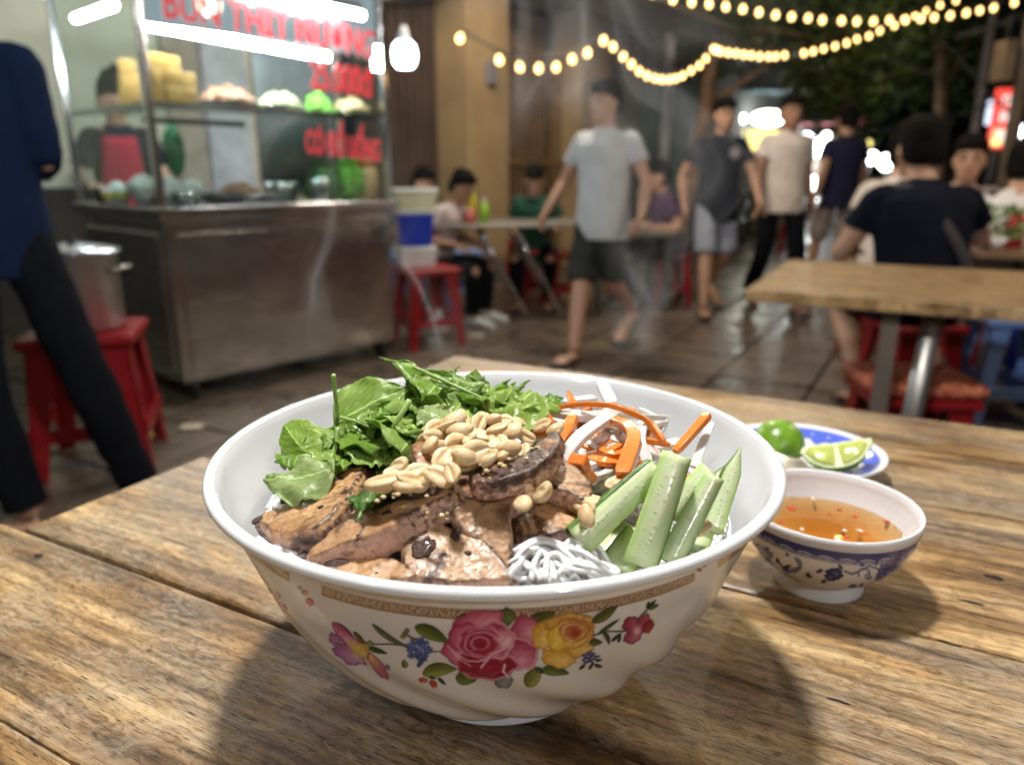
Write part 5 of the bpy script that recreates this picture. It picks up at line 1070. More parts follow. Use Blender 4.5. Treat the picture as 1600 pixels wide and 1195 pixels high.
# ================================================================== stainless steel food cart
C0 = Z(292, 632, 0); C1 = Z(618, 556, 0); CL = (C1 - C0).length; CR = math.atan2(C1.y - C0.y, C1.x - C0.x); CW = .98
cart = empty('food_cart', C0, CR, 'stainless steel glass fronted noodle cart with red lettering at the left', 'food cart')
CX = Vector((math.cos(CR), math.sin(CR), 0)); CY = Vector((-math.sin(CR), math.cos(CR), 0))
def cw(x, y, z): return C0 + CX * x + CY * y + Vector((0, 0, z))
def uz(px, py, off=0): # picture point onto the cart's front plane: (x along the cart, height)
    d = ray(px, py); d = Vector(d); o = Vector((0, 0, H)); n = CY; t = ((C0 + CY * off) - o).dot(n) / d.dot(n); p = o + d * t; return (p - C0).dot(CX), p.z
M = NT('brushed_steel'); co = M.coord((1, 1, 60)); n1 = M.noise(co, 3, 4); n2 = M.noise(M.coord(), 5, 5)
M.set(Base_Color=M.ramp(n2, [(.3, (.60, .595, .58)), (.7, (.80, .79, .78))]), Metallic=1.0, Roughness=M.ramp(n1, [(.3, .12), (.7, .28)])); M.bump(n2, .35, .02); steel = M.m
chrome = mat('polished_steel', (.66, .66, .68), .18, 1, var=.15)
cglass = glassmat('cabinet_glass', (.90, .95, .94)); shglass = glassmat('shelf_glass', (.72, .84, .80), 1.6)
zc = Yp(253, 325, C0.y).z; zt = 2.02; zs = Yp(262, 160, C0.y).z; zbody = Yp(288, 600, C0.y).z
print('cart', CL, zc, zs, zbody, [uz(*p) for p in ((211, 0), (600, 25), (606, 320), (225, 35), (512, 92), (430, 0), (568, 30), (600, 178), (255, 20), (585, 85))])
box('body', 0, CL, 0, CW, zbody, zc - .06, steel, cart, .006)
box('counter', -.03, CL + .03, -.035, CW + .03, zc - .058, zc, chrome, cart, .006)
box('front_panel', .05, CL - .05, -.012, -.001, zbody + .05, zc - .12, steel, cart, .004)
box('side_panel', -.012, -.001, .06, CW - .06, zbody + .05, zc - .12, steel, cart, .004)
pr = .016
for x, y in ((0, 0), (CL, 0), (0, CW), (CL, CW)): box('post', x - pr, x + pr, y - pr, y + pr, zc + .001, zt, chrome, cart, .004)
box('roof', -.12, CL + .14, -.14, CW + .1, zt + .001, zt + .05, mat('grey_roof_sheet', (.32, .33, .34), .5, .4), cart, .01)
for y in (0, CW): box('top_rail', pr + .001, CL - pr - .001, y - .012, y + .012, zt - .03, zt - .003, chrome, cart)
for x in (0, CL): box('top_rail', x - .012, x + .012, pr + .001, CW - pr - .001, zt - .03, zt - .003, chrome, cart)
box('glass_pane', pr + .002, CL - pr - .002, -.004, .002, zc + .002, zt - .032, cglass, cart)
box('glass_pane', -.004, .002, pr + .002, CW - pr - .002, zc + .002, zt - .032, cglass, cart)
box('glass_pane', CL - .002, CL + .004, pr + .002, CW - pr - .002, zc + .002, zt - .032, cglass, cart)
box('shelf', .02, CL - .02, .02, .40, zs - .006, zs + .004, shglass, cart); box('shelf', .02, .30, .41, CW - .03, zs - .006, zs + .004, shglass, cart)
box('shelf_rail', .02, CL - .02, .006, .018, zs - .02, zs + .006, chrome, cart); box('shelf_rail', .006, .018, .02, CW - .03, zs - .02, zs + .006, chrome, cart)
box('shelf_rail', .1, .62, .30, .33, zs - .07, zs - .04, chrome, cart)
# dark price panel behind the right part of the front glass, with red numbers
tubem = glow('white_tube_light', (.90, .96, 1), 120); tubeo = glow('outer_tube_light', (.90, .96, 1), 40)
def lamp_tube(px0, py0, px1, py1, off, name='tube_or_reflection', tubem=tubem):
    a, za = uz(px0, py0, off); b, zb_ = uz(px1, py1, off); z = (za + zb_) / 2
    o = MB().tube([(a, off, za), (b, off, zb_)], .021, 12).build(name, tubem, cart, True); box('lamp_mount', a + .01, b - .01, off - .012, off + .012, min(za, zb_) + .024, min(za, zb_) + .04 + abs(za - zb_), darkmetal, cart); return za
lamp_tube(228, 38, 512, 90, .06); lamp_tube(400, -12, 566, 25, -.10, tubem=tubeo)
MB().tube([(.012, .25, zt - .22), (.012, .70, zt - .22)], .018, 10).build('tube_or_reflection', tubem, cart, True)
MB().tube([(CL - .03, .02, uz(600, 92)[1] - .06), (CL - .03, .02, uz(600, 92)[1] + .06)], .018, 10).build('tube_or_reflection', tubem, cart, True)  # glowing bar standing in for the tube's reflection in the glass edge
redp = NT('red_lettering'); co = redp.coord(); redp.set(Base_Color=redp.ramp(redp.noise(co, 8, 2), [(.3, (.62, .02, .03)), (.7, (.75, .03, .04))]), Emission_Color=(1, .03, .05), Emission_Strength=.25, Roughness=.4); redp = redp.m
halo = glow('lit_letter_edge', (.9, .93, 1), .62); halod = glow('faint_letter_edge', (1, .45, .45), .2)
def lettering(txt, px0, px1, pyb0, pyb1, h_px, off=-.008, outline=halo):
    a, za = uz(px0, pyb0); b, zb_ = uz(px1, pyb1); 
    out = []
    for name, m_, ofs, dy in (('lettering', redp, .016, 0), ('letter_outline', outline, .036, .004)):
        cu = bpy.data.curves.new(name, 'FONT'); cu.body = txt; cu.size = 1; cu.offset = ofs; cu.extrude = .004; cu.align_x = 'LEFT'
        o = bpy.data.objects.new(name, cu); COL.objects.link(o); cu.materials.append(m_); o.parent = cart; bpy.context.view_layer.update()
        if name == 'lettering': w = o.dimensions.x
        s = (b - a) / w
        dg = bpy.context.evaluated_depsgraph_get(); me = bpy.data.meshes.new_from_object(o.evaluated_get(dg)); bpy.data.objects.remove(o); o = link(name, me, m_, cart)
        o.scale = (s, h_px, 1); o.location = (a, off + dy, za); o.rotation_euler = (pi / 2, 0, 0)
        o.rotation_euler = (pi / 2, -math.atan2(zb_ - za, b - a), 0)
lettering('BÚN THỊT NƯỜNG', 252, 583, 26, 92, .19, -.008)
lettering('25.000đ', 484, 580, 137, 152, .20, -.008, halod)
lettering('CÓ ĐỒ UỐNG', 476, 592, 238, 252, .16, -.008, halod)
a, _ = uz(476, 200); box('price_panel', a - .02, CL - .03, .42, .44, zc + .05, zt - .3, mat('dark_grey_panel', (.045, .05, .05), .5), cart)
box('sign_panel', .03, CL - .03, .012, .016, uz(255, 40)[1] + .0, zt - .035, glow('frosted_sign_panel', (.62, .74, .82), .55), cart)
# wheels
rub = mat('black_rubber', (.02, .02, .02), .7)
for x, y in ((.06, .05), (CL - .08, .05), (.06, CW - .06), (CL - .08, CW - .06)):
    f = box('caster', x - .022, x + .022, y - .02, y + .02, .09, zbody - .001, darkmetal, cart)
    w = MB().lathe([(.001, -.016), (.05, -.016), (.058, -.01), (.058, .01), (.05, .016), (.001, .016)], 24); w.V = [(x + v[2] * .8, y + v[0], .06 + v[1]) for v in w.V]; w.build('wheel', rub, f, True)
tube('handle', [(CL + .031, .1, zc - .12), (CL + .12, .1, zc - .12), (CL + .12, CW - .1, zc - .12), (CL + .031, CW - .1, zc - .12)], .012, chrome, cart)
# things on the cart
def on_cart(px, py, off, z): # object location on a shelf height z at depth off
    return cw(uz(px, py, off)[0], off, z)
tofum = mat('yellow_fried_tofu', (.46, .27, .06), .6, var=.25, scale=20, bump=.3, bscale=90)
def tofu(px, off, z, s, rz, lb):
    p = on_cart(px, 150, off, z + s / 2 + .001); o = MB().box(-s * .6, s * .6, -s * .5, s * .5, -s / 2, s / 2).build('fried_tofu', tofum, None, loc=p, rot=(0, 0, rz), bevel=s * .08, seg=3); tag(o, lb, 'tofu', 'yellow tofu blocks stacked on the cart shelf')
tofu(248, .14, zs + .005, .075, .7, 'yellow tofu block at the bottom left of the stack on the cart shelf'); tofu(270, .12, zs + .005, .075, .85, 'yellow tofu block at the bottom right of the stack on the cart shelf')
tofu(250, .14, zs + .081, .07, .9, 'yellow tofu block in the middle left of the stack'); tofu(272, .12, zs + .081, .07, .75, 'yellow tofu block in the middle right of the stack'); tofu(250, .14, zs + .152, .065, .6, 'yellow tofu block crowning the stack'); tofu(291, .12, zs + .005, .072, .5, 'yellow tofu block at the right foot of the stack'); tofu(290, .12, zs + .078, .066, .9, 'yellow tofu block stacked at the right end'); tofu(272, .14, zs + .152, .06, .3, 'pale yellow tofu block beside the crowning one')
tofu(203, .38, zs + .005, .075, .4, 'big yellow tofu block seen through the side glass'); tofu(204, .38, zs + .081, .07, .6, 'yellow tofu block on top of the one behind the side glass'); tofu(204, .38, zs + .152, .06, .5, 'small orange tofu block highest behind the side glass')
def tray(px, off, z, r, lb, m_=None):
    p = on_cart(px, 150, off, z); o = MB().lathe([(.001, .0), (r * .7, 0), (r, .03), (r + .008, .032), (r + .004, .027), (r * .7, .006), (.001, .005)], 36).build('tray', m_ or chrome, None, True, loc=p); tag(o, lb, 'tray'); return p
def heap(name, px, off, z, r, h, m_, lb, cat, piece, n, seed, lift=.012):
    rg = random.Random(seed); p = on_cart(px, 150, off, z); mb = MB()
    for k in range(n):
        a = rg.uniform(0, 2 * pi); q = rg.random() ** .6; x, y = r * q * math.cos(a), r * q * math.sin(a); zz = lift + h * (1 - q * q) * rg.uniform(.55, 1)
        R = Matrix.Rotation(rg.uniform(0, 6), 4, 'Z') @ Matrix.Rotation(rg.uniform(-.5, .5), 4, 'X'); mb.ell((x, y, zz), tuple(c * rg.uniform(.8, 1.2) for c in piece), 8, 5, R)
    mb.ell((0, 0, lift + h * .35), (r * .85, r * .85, h * .5), 14, 8)
    o = mb.build(name, m_, None, True, loc=p); tag(o, lb, cat, None, 'stuff')
brownm = mat('grilled_meat_brown', (.42, .20, .10), .5, var=.4, scale=30); palg = mat('pale_cabbage', (.62, .68, .34), .6, var=.3, scale=30); brg = mat('bright_greens', (.16, .42, .04), .5, var=.4, scale=30); noodp = mat('pale_noodle_heap', (.75, .58, .30), .6, var=.2, scale=30)
dkg = mat('dark_greens', (.05, .14, .02), .5, var=.5, scale=20); orn = mat('orange_carrot_heap', (.75, .22, .03), .5)
tray(352, .17, zs + .005, .16, 'steel tray of brown meat on the cart shelf'); heap('grilled_meat_pile', 352, .17, zs + .005, .14, .09, brownm, 'heap of brown grilled meat on the cart shelf', 'meat', (.035, .018, .014), 46, 1)
tray(436, .17, zs + .005, .13, 'tray of shredded cabbage on the cart shelf'); heap('cabbage_pile', 436, .17, zs + .005, .12, .09, palg, 'heap of pale shredded cabbage on the cart shelf', 'cabbage', (.028, .012, .01), 60, 2)
heap('green_herb_pile', 497, .17, zs + .005, .085, .10, brg, 'bright green bunch of herbs on the cart shelf', 'herbs', (.025, .018, .014), 60, 3)
tray(546, .17, zs + .005, .12, 'tray of pale noodles at the right end of the cart shelf'); heap('noodle_pile', 546, .17, zs + .005, .11, .09, noodp, 'heap of pale yellow noodles on the cart shelf', 'noodles', (.03, .008, .008), 60, 4)
z1 = zc + .001
heap('greens_bunch', 497, .20, z1, .12, .20, dkg, 'bunch of dark green herbs on the counter of the cart', 'herbs', (.03, .02, .016), 80, 5); heap('lettuce_bunch', 536, .16, z1, .10, .22, brg, 'bunch of light green lettuce on the counter beside the herbs', 'lettuce', (.035, .022, .02), 80, 6)
jar = on_cart(572, 280, .14, z1); jr = empty('pickle_jar', jar, 0, 'glass jar of orange pickles at the right end of the cart counter', 'jar'); MB().lathe([(.001, 0), (.06, 0), (.065, .01), (.065, .16), (.05, .18)], 24).build('jar_glass', mat('pickle_liquid', (.62, .38, .2), .25, var=.4, scale=40), jr, True); MB().ell((0, 0, .20), (.055, .055, .035), 12, 8).build('pickles', orn, jr, True)
for px, off, r, h, lb, m_ in ((440, .3, .11, .10, 'rounded steel bowl on the cart counter', chrome), (500, .06, .055, .12, 'steel cup in front of the green herbs on the counter', chrome), (350, .2, .13, .05, 'shallow dark tray of meat on the cart counter', darkmetal), (285, .12, .06, .06, 'small steel dish at the left end of the counter', chrome), (400, .12, .12, .045, 'shallow steel dish in the middle of the counter', chrome)):
    p = on_cart(px, 300, off, z1); o = MB().lathe([(.001, 0), (r * .6, 0), (r * .9, h * .5), (r, h), (r * .95, h), (r * .8, h * .5), (.001, .01)], 30).build('steel_bowl', m_, None, True, loc=p); tag(o, lb, 'bowl')
heap('meat_on_counter', 360, .2, z1 + .03, .09, .06, brownm, 'brown meat heaped in the dark tray on the counter', 'meat', (.03, .016, .012), 40, 7)
bagm = mat('thin_white_plastic', (.85, .85, .83), .5, var=.1)
def bag(p, r, h, lb, m_=None):
    mb = MB().ell((0, 0, h * .5), (r, r, h * .5), 24, 16); o = mb.build('plastic_bag', m_ or bagm, None, True, loc=p); remesh(o, r / 14, 1, r * .5, r * .6); tag(o, lb, 'bag')
bag(on_cart(262, 270, .22, z1), .055, .13, 'crumpled white plastic bag on the left of the counter'); bag(on_cart(300, 290, .26, z1), .06, .12, 'second white plastic bag just right of the first')
bag(cw(.10, .42, z1), .065, .14, 'white plastic bag before the red apron, behind the side glass'); bag(cw(.09, .70, z1), .05, .10, 'white plastic bag near the far end of the side counter')
gb = bag(on_cart(268, 200, .45, zs - .32), .05, .26, 'green plastic bag hanging under the cart shelf', mat('green_plastic_bag', (.02, .16, .05), .5))
p = cw(.04, .60, z1); yb = empty('yellow_bowl', p, 0, 'small white tub with bright yellow contents on the side counter', 'bowl'); MB().lathe([(.001, 0), (.05, 0), (.07, .08), (.066, .08), (.048, .06), (.001, .06)], 24).build('tub', bagm, yb, True); MB().lathe([(.0632, .03), (.0665, .05), (.064, .055)], 24).build('contents', mat('bright_yellow_food', (.6, .62, .05), .5), yb, True); MB().lathe([(.001, .0615), (.05, .0615), (.06, .0615)], 24).build('contents', mat('bright_yellow_food', (.6, .62, .05), .5), yb, True)
# ================================================================== people
def skinmat(name, col):
    M = NT(name); co = M.coord(); M.set(Base_Color=M.ramp(M.noise(co, 14, 4), [(.3, tuple(c * .88 for c in col)), (.7, col)]), Roughness=.5, Subsurface_Weight=.1, Subsurface_Radius=(1, .4, .2), Subsurface_Scale=.01); return M.m
skinA = skinmat('skin', (.52, .30, .20)); skinB = skinmat('tan_skin', (.40, .21, .13))
hairm = mat('black_hair', (.008, .007, .006), .9, bump=.5, bscale=200); hairm.node_tree.nodes['Principled BSDF'].inputs['Specular IOR Level'].default_value = .1
def cloth(name, col, var=.12):
    m_ = mat(name, col, .95, var=var, scale=9, bump=.25, bscale=350, bdist=.001); m_.node_tree.nodes['Principled BSDF'].inputs['Specular IOR Level'].default_value = .08; return m_
eyem = mat('eye_dark', (.03, .02, .02), .3); lipm = mat('lips', (.35, .12, .1), .5)
sandm = mat('black_sandal', (.02, .02, .02), .6); whshoe = mat('white_shoe', (.6, .6, .6), .6)
def V3(*a): return Vector(a)
def base_pose():
    J = dict(pel=V3(0, 0, .93), waist=V3(0, 0, 1.07), chest=V3(0, .01, 1.25), sho=V3(0, .01, 1.39), neck=V3(0, 0, 1.45), head=V3(0, -.015, 1.585))
    for s, n in ((1, 'L'), (-1, 'R')):
        J['hip' + n] = V3(.09 * s, 0, .90); J['kn' + n] = V3(.10 * s, -.02, .49); J['an' + n] = V3(.105 * s, .02, .08); J['toe' + n] = V3(.12 * s, -.14, .03)
        J['sh' + n] = V3(.160 * s, .01, 1.372); J['el' + n] = V3(.235 * s, .03, 1.12); J['wr' + n] = V3(.255 * s, -.04, .88); J['ha' + n] = V3(.255 * s, -.07, .80)
    return J
def walk(J, k=.16, lead='L'):
    o = 'R' if lead == 'L' else 'L'
    J['kn' + lead] += V3(0, -.13, 0); J['an' + lead] += V3(0, -k * 1.2, .0); J['toe' + lead] += V3(0, -k * 1.2, .01)
    J['kn' + o] += V3(0, .03, 0); J['an' + o] += V3(0, k * 1.5, .05); J['toe' + o] += V3(0, k * 1.35, 0)
    J['el' + lead] += V3(0, .08, 0); J['wr' + lead] += V3(0, .10, .01); J['ha' + lead] += V3(0, .10, .01); J['el' + o] += V3(0, -.07, 0); J['wr' + o] += V3(0, -.14, .03); J['ha' + o] += V3(0, -.16, .03)
    return J
def sit(J, seat=.45, spread=.12, fwd=.42):
    dz = seat + .09 - .93
    for k in J:
        if not k.startswith(('kn', 'an', 'toe')): J[k] += V3(0, 0, dz)
    for s, n in ((1, 'L'), (-1, 'R')):
        J['kn' + n] = V3(spread * s * 1.3, -fwd, seat + .06); J['an' + n] = V3(spread * s * 1.2, -fwd + .02, .08); J['toe' + n] = V3(spread * s * 1.25, -fwd - .14, .03)
        J['wr' + n] = J['el' + n] + V3(-.04 * s, -.22, .06); J['ha' + n] = J['wr' + n] + V3(-.03 * s, -.07, 0)
    return J
def lean(J, a):
    R = Matrix.Rotation(a, 4, 'X'); p = J['pel'].copy()
    for k in J:
        if not k.startswith(('kn', 'an', 'toe', 'hip', 'pel')): J[k] = p + (R @ (J[k] - p))
    return J
def turn(v, ang): return Matrix.Rotation(ang, 4, 'Z') @ v
def ring(c, rx, ry, n=16, R=None, sq=1.0):
    out = []
    for j in range(n):
        a = 2 * pi * j / n; x, y = math.cos(a), math.sin(a); x = math.copysign(abs(x) ** sq, x); v = Vector((x * rx, y * ry, 0)); out.append(c + (R @ v if R is not None else v))
    return out
def torso(mb, J, infl=0, top=True, hem=None):
    up = (J['neck'] - J['pel']).normalized(); q = Vector((0, 0, 1)).rotation_difference(up).to_matrix().to_4x4()
    sd = (J['shL'] - J['shR']); yaw = math.atan2(sd.y, sd.x); q = q @ Matrix.Rotation(yaw, 4, 'Z')
    L = [(J['pel'] + (hem if hem is not None else V3(0, 0, -.06)), .160, .122), (J['pel'], .160, .120), (J['waist'], .148, .108), (J['chest'].lerp(J['waist'], .4), .156, .112), (J['chest'], .168, .116), (J['sho'].lerp(J['chest'], .35), .178, .112), (J['sho'], .150, .088), (J['sho'].lerp(J['neck'], .5), .09, .07), (J['neck'], .06, .058)]
    mb.loft([ring(c, rx + infl * (1 if i < 6 else .6 if i < 7 else .15), ry + infl * (1 if i < 6 else .6 if i < 7 else .15), 18, q, .9) for i, (c, rx, ry) in enumerate(L)])
def limb(mb, pts, rs, n=12):
    P = []; Rr = []
    for i in range(len(pts) - 1):
        for k in range(4): t = k / 4; P.append(pts[i].lerp(pts[i + 1], t)); Rr.append(rs[i] * (1 - t) + rs[i + 1] * t)
    P.append(pts[-1]); Rr.append(rs[-1]); 
    Q = [P[0]] + [(P[i - 1] + P[i] * 2 + P[i + 1]) / 4 for i in range(1, len(P) - 1)] + [P[-1]]
    mb.tube(Q, Rr, n); mb.ell(pts[0], (rs[0],) * 3, 12, 8)
def hand(mb, w, h, s, curl=.5):
    d = (h - w).normalized(); x = Vector((1, 0, 0)); x = (x - d * x.dot(d)).normalized(); y = d.cross(x)   # x: out of the palm sideways, y: across the knuckles
    if abs(d.z) < .6: x, y = Vector((0, 0, 1)), d.cross(Vector((0, 0, 1))).normalized()
    mb.tube([w, w + d * .045, w + d * .09], [(.016, .026), (.017, .038), (.013, .040)], 10, up=tuple(y))
    inn = -x * s if abs(d.z) >= .6 else -x
    for k, L in enumerate((.062, .074, .068, .052)):
        b = w + d * .085 + y * (.028 - .019 * k); m1 = b + d * L * .5 + inn * .012; m2 = m1 + d * L * .36 * (1 - curl * .4) + inn * L * .42 * curl * 1.3; mb.tube([b, m1, m2], [.0095, .0088, .0072], 7)
    t0 = w + d * .03 + y * .030; t1 = t0 + d * .032 + y * .022 + inn * .012; mb.tube([t0, t1, t1 + d * .032 + inn * .008], [.012, .011, .008], 7)
def person(label, loc, rot, J, shirt=None, bottom='pants', bm=None, skin=None, hgt=1.65, head_turn=0, head_pitch=0, sleeve=.55, hair='short', shoe=None, vox=.009, wide=1.0, extra=None, shirt_name='t_shirt', hemz=-.10, face=True, hat=None):
    skin = skin or skinA; root = empty('person', loc, rot, label, 'person'); s = hgt / 1.70; root.scale = (s * wide, s * wide, s)
    b = MB(); torso(b, J)
    for n, sg in (('L', 1), ('R', -1)):
        limb(b, [J['hip' + n], J['kn' + n], J['kn' + n].lerp(J['an' + n], .3), J['an' + n]], [.074, .054, .055, .036])
        limb(b, [J['sh' + n] - V3(.01 * sg, 0, .01), J['el' + n], J['el' + n].lerp(J['wr' + n], .3), J['wr' + n]], [.052, .039, .040, .026]); hand(b, J['wr' + n], J['ha' + n], sg)
        a, t = J['an' + n], J['toe' + n]; b.tube([a + V3(0, .03, -.045), a.lerp(t, .5) + V3(0, 0, -.01), t + V3(0, 0, 0)], [(.032, .03), (.042, .026), (.045, .016)], 12, up=(0, 0, 1))
        d = (t - a); d.z = 0; d.normalize(); px_ = d.cross(V3(0, 0, 1))
        for k in range(5): q = t + px_ * (.032 - .016 * k) * 1; b.tube([q, q + d * (.035 - .004 * k)], [.010, .008], 6)
    limb(b, [J['sho'], J['neck'], J['head'] + V3(0, .01, -.06)], [.06, .055, .053])
    Hm = Matrix.Rotation(head_turn, 4, 'Z') @ Matrix.Rotation(head_pitch, 4, 'X'); hc = J['head']
    def hp(x, y, z): return hc + (Hm @ Vector((x, y, z)))
    b.loft([[hp(*v) for v in [tuple(w) for w in ring(V3(0, yo, z), rx, ry, 18)]] for z, rx, ry, yo in ((-.122, .012, .012, -.055), (-.115, .034, .034, -.048), (-.095, .050, .062, -.028), (-.06, .064, .080, -.012), (-.02, .071, .090, -.002), (.02, .075, .095, .002), (.06, .074, .095, .006), (.09, .062, .08, .010), (.11, .042, .055, .012), (.12, .014, .02, .012))])
    if face:
        b.tube([hp(0, -.088, .012), hp(0, -.104, -.012), hp(0, -.112, -.032), hp(0, -.092, -.040)], [.008, .011, .015, .010], 8); b.ell(hp(0, -.083, -.068), (.026, .014, .014), 10, 6)
        for sg in (1, -1): b.ell(hp(.076 * sg, .005, -.012), (.012, .02, .033), 8, 6); b.ell(hp(.030 * sg, -.084, .022), (.022, .012, .008), 8, 6)
    bo = b.build('body', skin, root, True); remesh(bo, vox if vox < .008 else .008, 3)
    if face:
        for sg in (1, -1): MB().ell(hp(.030 * sg, -.087, .006), (.014, .008, .0065), 10, 6).build('eye', eyem, root, True); MB().tube([hp(.013 * sg, -.094, .026), hp(.030 * sg, -.096, .031), hp(.047 * sg, -.086, .026)], [.003, .0045, .002], 6).build('eyebrow', hairm, root, True)
        MB().tube([hp(-.022, -.090, -.068), hp(0, -.098, -.066), hp(.022, -.090, -.068)], [.003, .007, .003], 6).build('mouth', lipm, root, True)
    h = MB(); h.loft([[hp(*tuple(w)) for w in ring(V3(0, yo, z), rx, ry, 18)] for z, rx, ry, yo in ((-.065, .058, .040, .056), (-.04, .078, .060, .044), (.0, .084, .074, .034), (.035, .087, .088, .020), (.058, .088, .108, .002), (.095, .084, .108, -.002), (.125, .066, .085, .002), (.145, .036, .048, .006), (.150, .012, .018, .008))])
    if hair == 'bun': h.ell(hp(0, .07, .12), (.045, .045, .04), 12, 8); h.ell(hp(0.02, .03, .17), (.03, .03, .03), 12, 8)
    if hair == 'long': h.loft([[hp(*tuple(w)) for w in ring(V3(0, yo, z), rx, ry, 14)] for z, rx, ry, yo in ((-.22, .05, .03, .07), (-.14, .08, .045, .06), (-.05, .086, .06, .045), (.05, .08, .07, .03))])
    ho = h.build('hair', hairm, root, True); remesh(ho, .008, 2, .012, .03)
    if shirt is not None:
        c = MB(); torso(c, J, .013, hem=V3(0, 0, hemz))
        for n, sg in (('L', 1), ('R', -1)):
            e = J['sh' + n].lerp(J['el' + n], sleeve) if sleeve <= 1 else J['el' + n].lerp(J['wr' + n], sleeve - 1)
            pts = [J['sh' + n] - V3(.035 * sg, 0, .0), J['sh' + n], e] if sleeve <= 1 else [J['sh' + n] - V3(.035 * sg, 0, 0), J['sh' + n], J['el' + n], e]
            limb(c, pts, [.056, .056, .062] if sleeve <= 1 else [.058, .060, .052, .042])
        co_ = c.build(shirt_name, shirt, root, True); remesh(co_, .009, 4, .012, .09)
    if bm is not None:
        c = MB(); up = J['pel']; c.loft([ring(J['pel'] + V3(0, 0, z), rx, ry, 18, None, .9) for z, rx, ry in ((-.09, .13, .11), (-.04, .160, .120), (.02, .155, .115), (.06, .14, .10))])
        for n in 'LR':
            if bottom == 'shorts': limb(c, [J['hip' + n], J['kn' + n].lerp(J['hip' + n], .04)], [.082, .092])
            else: limb(c, [J['hip' + n], J['kn' + n], J['an' + n].lerp(J['kn' + n], .06)], [.082, .072, .062])
        co_ = c.build('shorts' if bottom == 'shorts' else 'trousers', bm, root, True); remesh(co_, .009, 4, .016, .08)
    for n in 'LR':
        a, t = J['an' + n], J['toe' + n]; f = MB(); f.tube([a + V3(0, .055, -.066), a.lerp(t, .5) + V3(0, 0, -.04), t + (t - a).normalized() * .05 + V3(0, 0, -.008)], [(.036, .009), (.045, .009), (.048, .008)], 12, up=(0, 0, 1))
        if shoe is whshoe: f.tube([a + V3(0, .05, -.04), a.lerp(t, .5) + V3(0, 0, -.01), t + (t - a).normalized() * .04], [(.042, .04), (.046, .036), (.046, .024)], 12)
        m_ = a.lerp(t, .62); d = (t - a).normalized(); px_ = d.cross(V3(0, 0, 1)).normalized(); f.tube([m_ + px_ * .048 + V3(0, 0, -.025), m_ + V3(0, 0, .028), m_ - px_ * .048 + V3(0, 0, -.025)], .008, 6)
        f.build('sandal' if shoe is not whshoe else 'shoe', shoe or sandm, root, True)
    if extra: extra(root, J, hp)
    return root
def gp(px, py): return Z(px, py, 0)
# man close at the left, seen from the waist down and shoulder, walking away to the left
navy = cloth('navy_cotton', (.008, .017, .048)); blk = cloth('black_cloth', (.007, .008, .011)); gry = cloth('light_grey_cotton', (.52, .54, .56)); bshort = cloth('dark_shorts', (.035, .038, .036))
blackT = cloth('black_cotton', (.009, .011, .02)); greysh = cloth('grey_shorts', (.30, .33, .40)); whiteT = cloth('cream_cotton', (.70, .62, .56)); navyT = cloth('dark_navy_cotton', (.02, .022, .05)); tansh = cloth('grey_brown_shorts', (.30, .25, .23)); purple = cloth('dark_purple_cotton', (.06, .018, .06)); greenT = cloth('dark_green_cotton', (.03, .085, .06)); pinkT = cloth('pale_pink_cotton', (.55, .46, .44)); whT = cloth('white_cotton', (.66, .64, .62))
J = base_pose(); L0 = Vector((-1.57, 2.26, 0))
fa, fb = gp(55, 842) - L0, gp(226, 800) - L0
J['anR'] = V3(fa.x, fa.y, .08); J['toeR'] = J['anR'] + V3(-.12, -.06, -.05); J['anL'] = V3(fb.x, fb.y, .08); J['toeL'] = J['anL'] + V3(.10, -.11, -.05)
J['knR'] = J['hipR'].lerp(J['anR'], .5) + V3(-.02, -.05, 0); J['knL'] = J['hipL'].lerp(J['anL'], .5) + V3(.03, -.05, 0)
J['elL'] = V3(.19, .02, 1.12); J['wrL'] = V3(.06, .20, 1.08); J['haL'] = V3(-.0, .24, 1.08); J['shL'] = V3(.175, .0, 1.375)
person('man in a navy long sleeved top and black trousers standing close at the left edge', L0, math.radians(0), J, navy, 'pants', blk, sleeve=1.75, vox=.007, hgt=1.72, wide=1.0, hemz=-.15)
# vendor
def apron(root, J, hp):
    up = (J['neck'] - J['pel']).normalized(); q = Vector((0, 0, 1)).rotation_difference(up).to_matrix().to_4x4(); mb = MB(); rows = []
    P0 = []
    for i in range(12):
        t = i / 11; c = J['pel'].lerp(J['sho'], t * 1.0) ; row = []
        for j in range(9):
            a = math.radians(-90 + (j - 4) * (13 - 6 * t)); row.append(c + (q @ Vector((.195 * math.cos(a), .152 * math.sin(a) , -.10 * (1 - t)))))
        rows.append(row)
    V = [p for r in rows for p in r]; Fc = [(i * 9 + j, i * 9 + j + 1, (i + 1) * 9 + j + 1, (i + 1) * 9 + j) for i in range(11) for j in range(8)]
    o = link('apron', mesh('apron', V, Fc), cloth('red_apron', (.42, .02, .05)), root); o.modifiers.new('t', 'SOLIDIFY').thickness = .006
J = lean(base_pose(), math.radians(10)); J['elR'] = J['shR'] + V3(-.10, -.05, -.26); J['wrR'] = J['elR'] + V3(.07, -.20, -.02); J['haR'] = J['wrR'] + V3(.05, -.06, -.01); J['elL'] = J['shL'] + V3(.08, -.05, -.26); J['wrL'] = J['elL'] + V3(-.06, -.20, 0); J['haL'] = J['wrL'] + V3(-.04, -.07, 0)
vloc = Vector((0, 0, 0)); vp = Yp(188, 240, 4.55); vloc = Vector((vp.x, 4.55, 0))
person('vendor with tied black hair, black shirt and red apron behind the food cart', vloc, math.radians(28), J, blackT, 'pants', blk, hgt=1.60, head_turn=.35, head_pitch=.35, sleeve=.7, hair='bun', extra=apron)
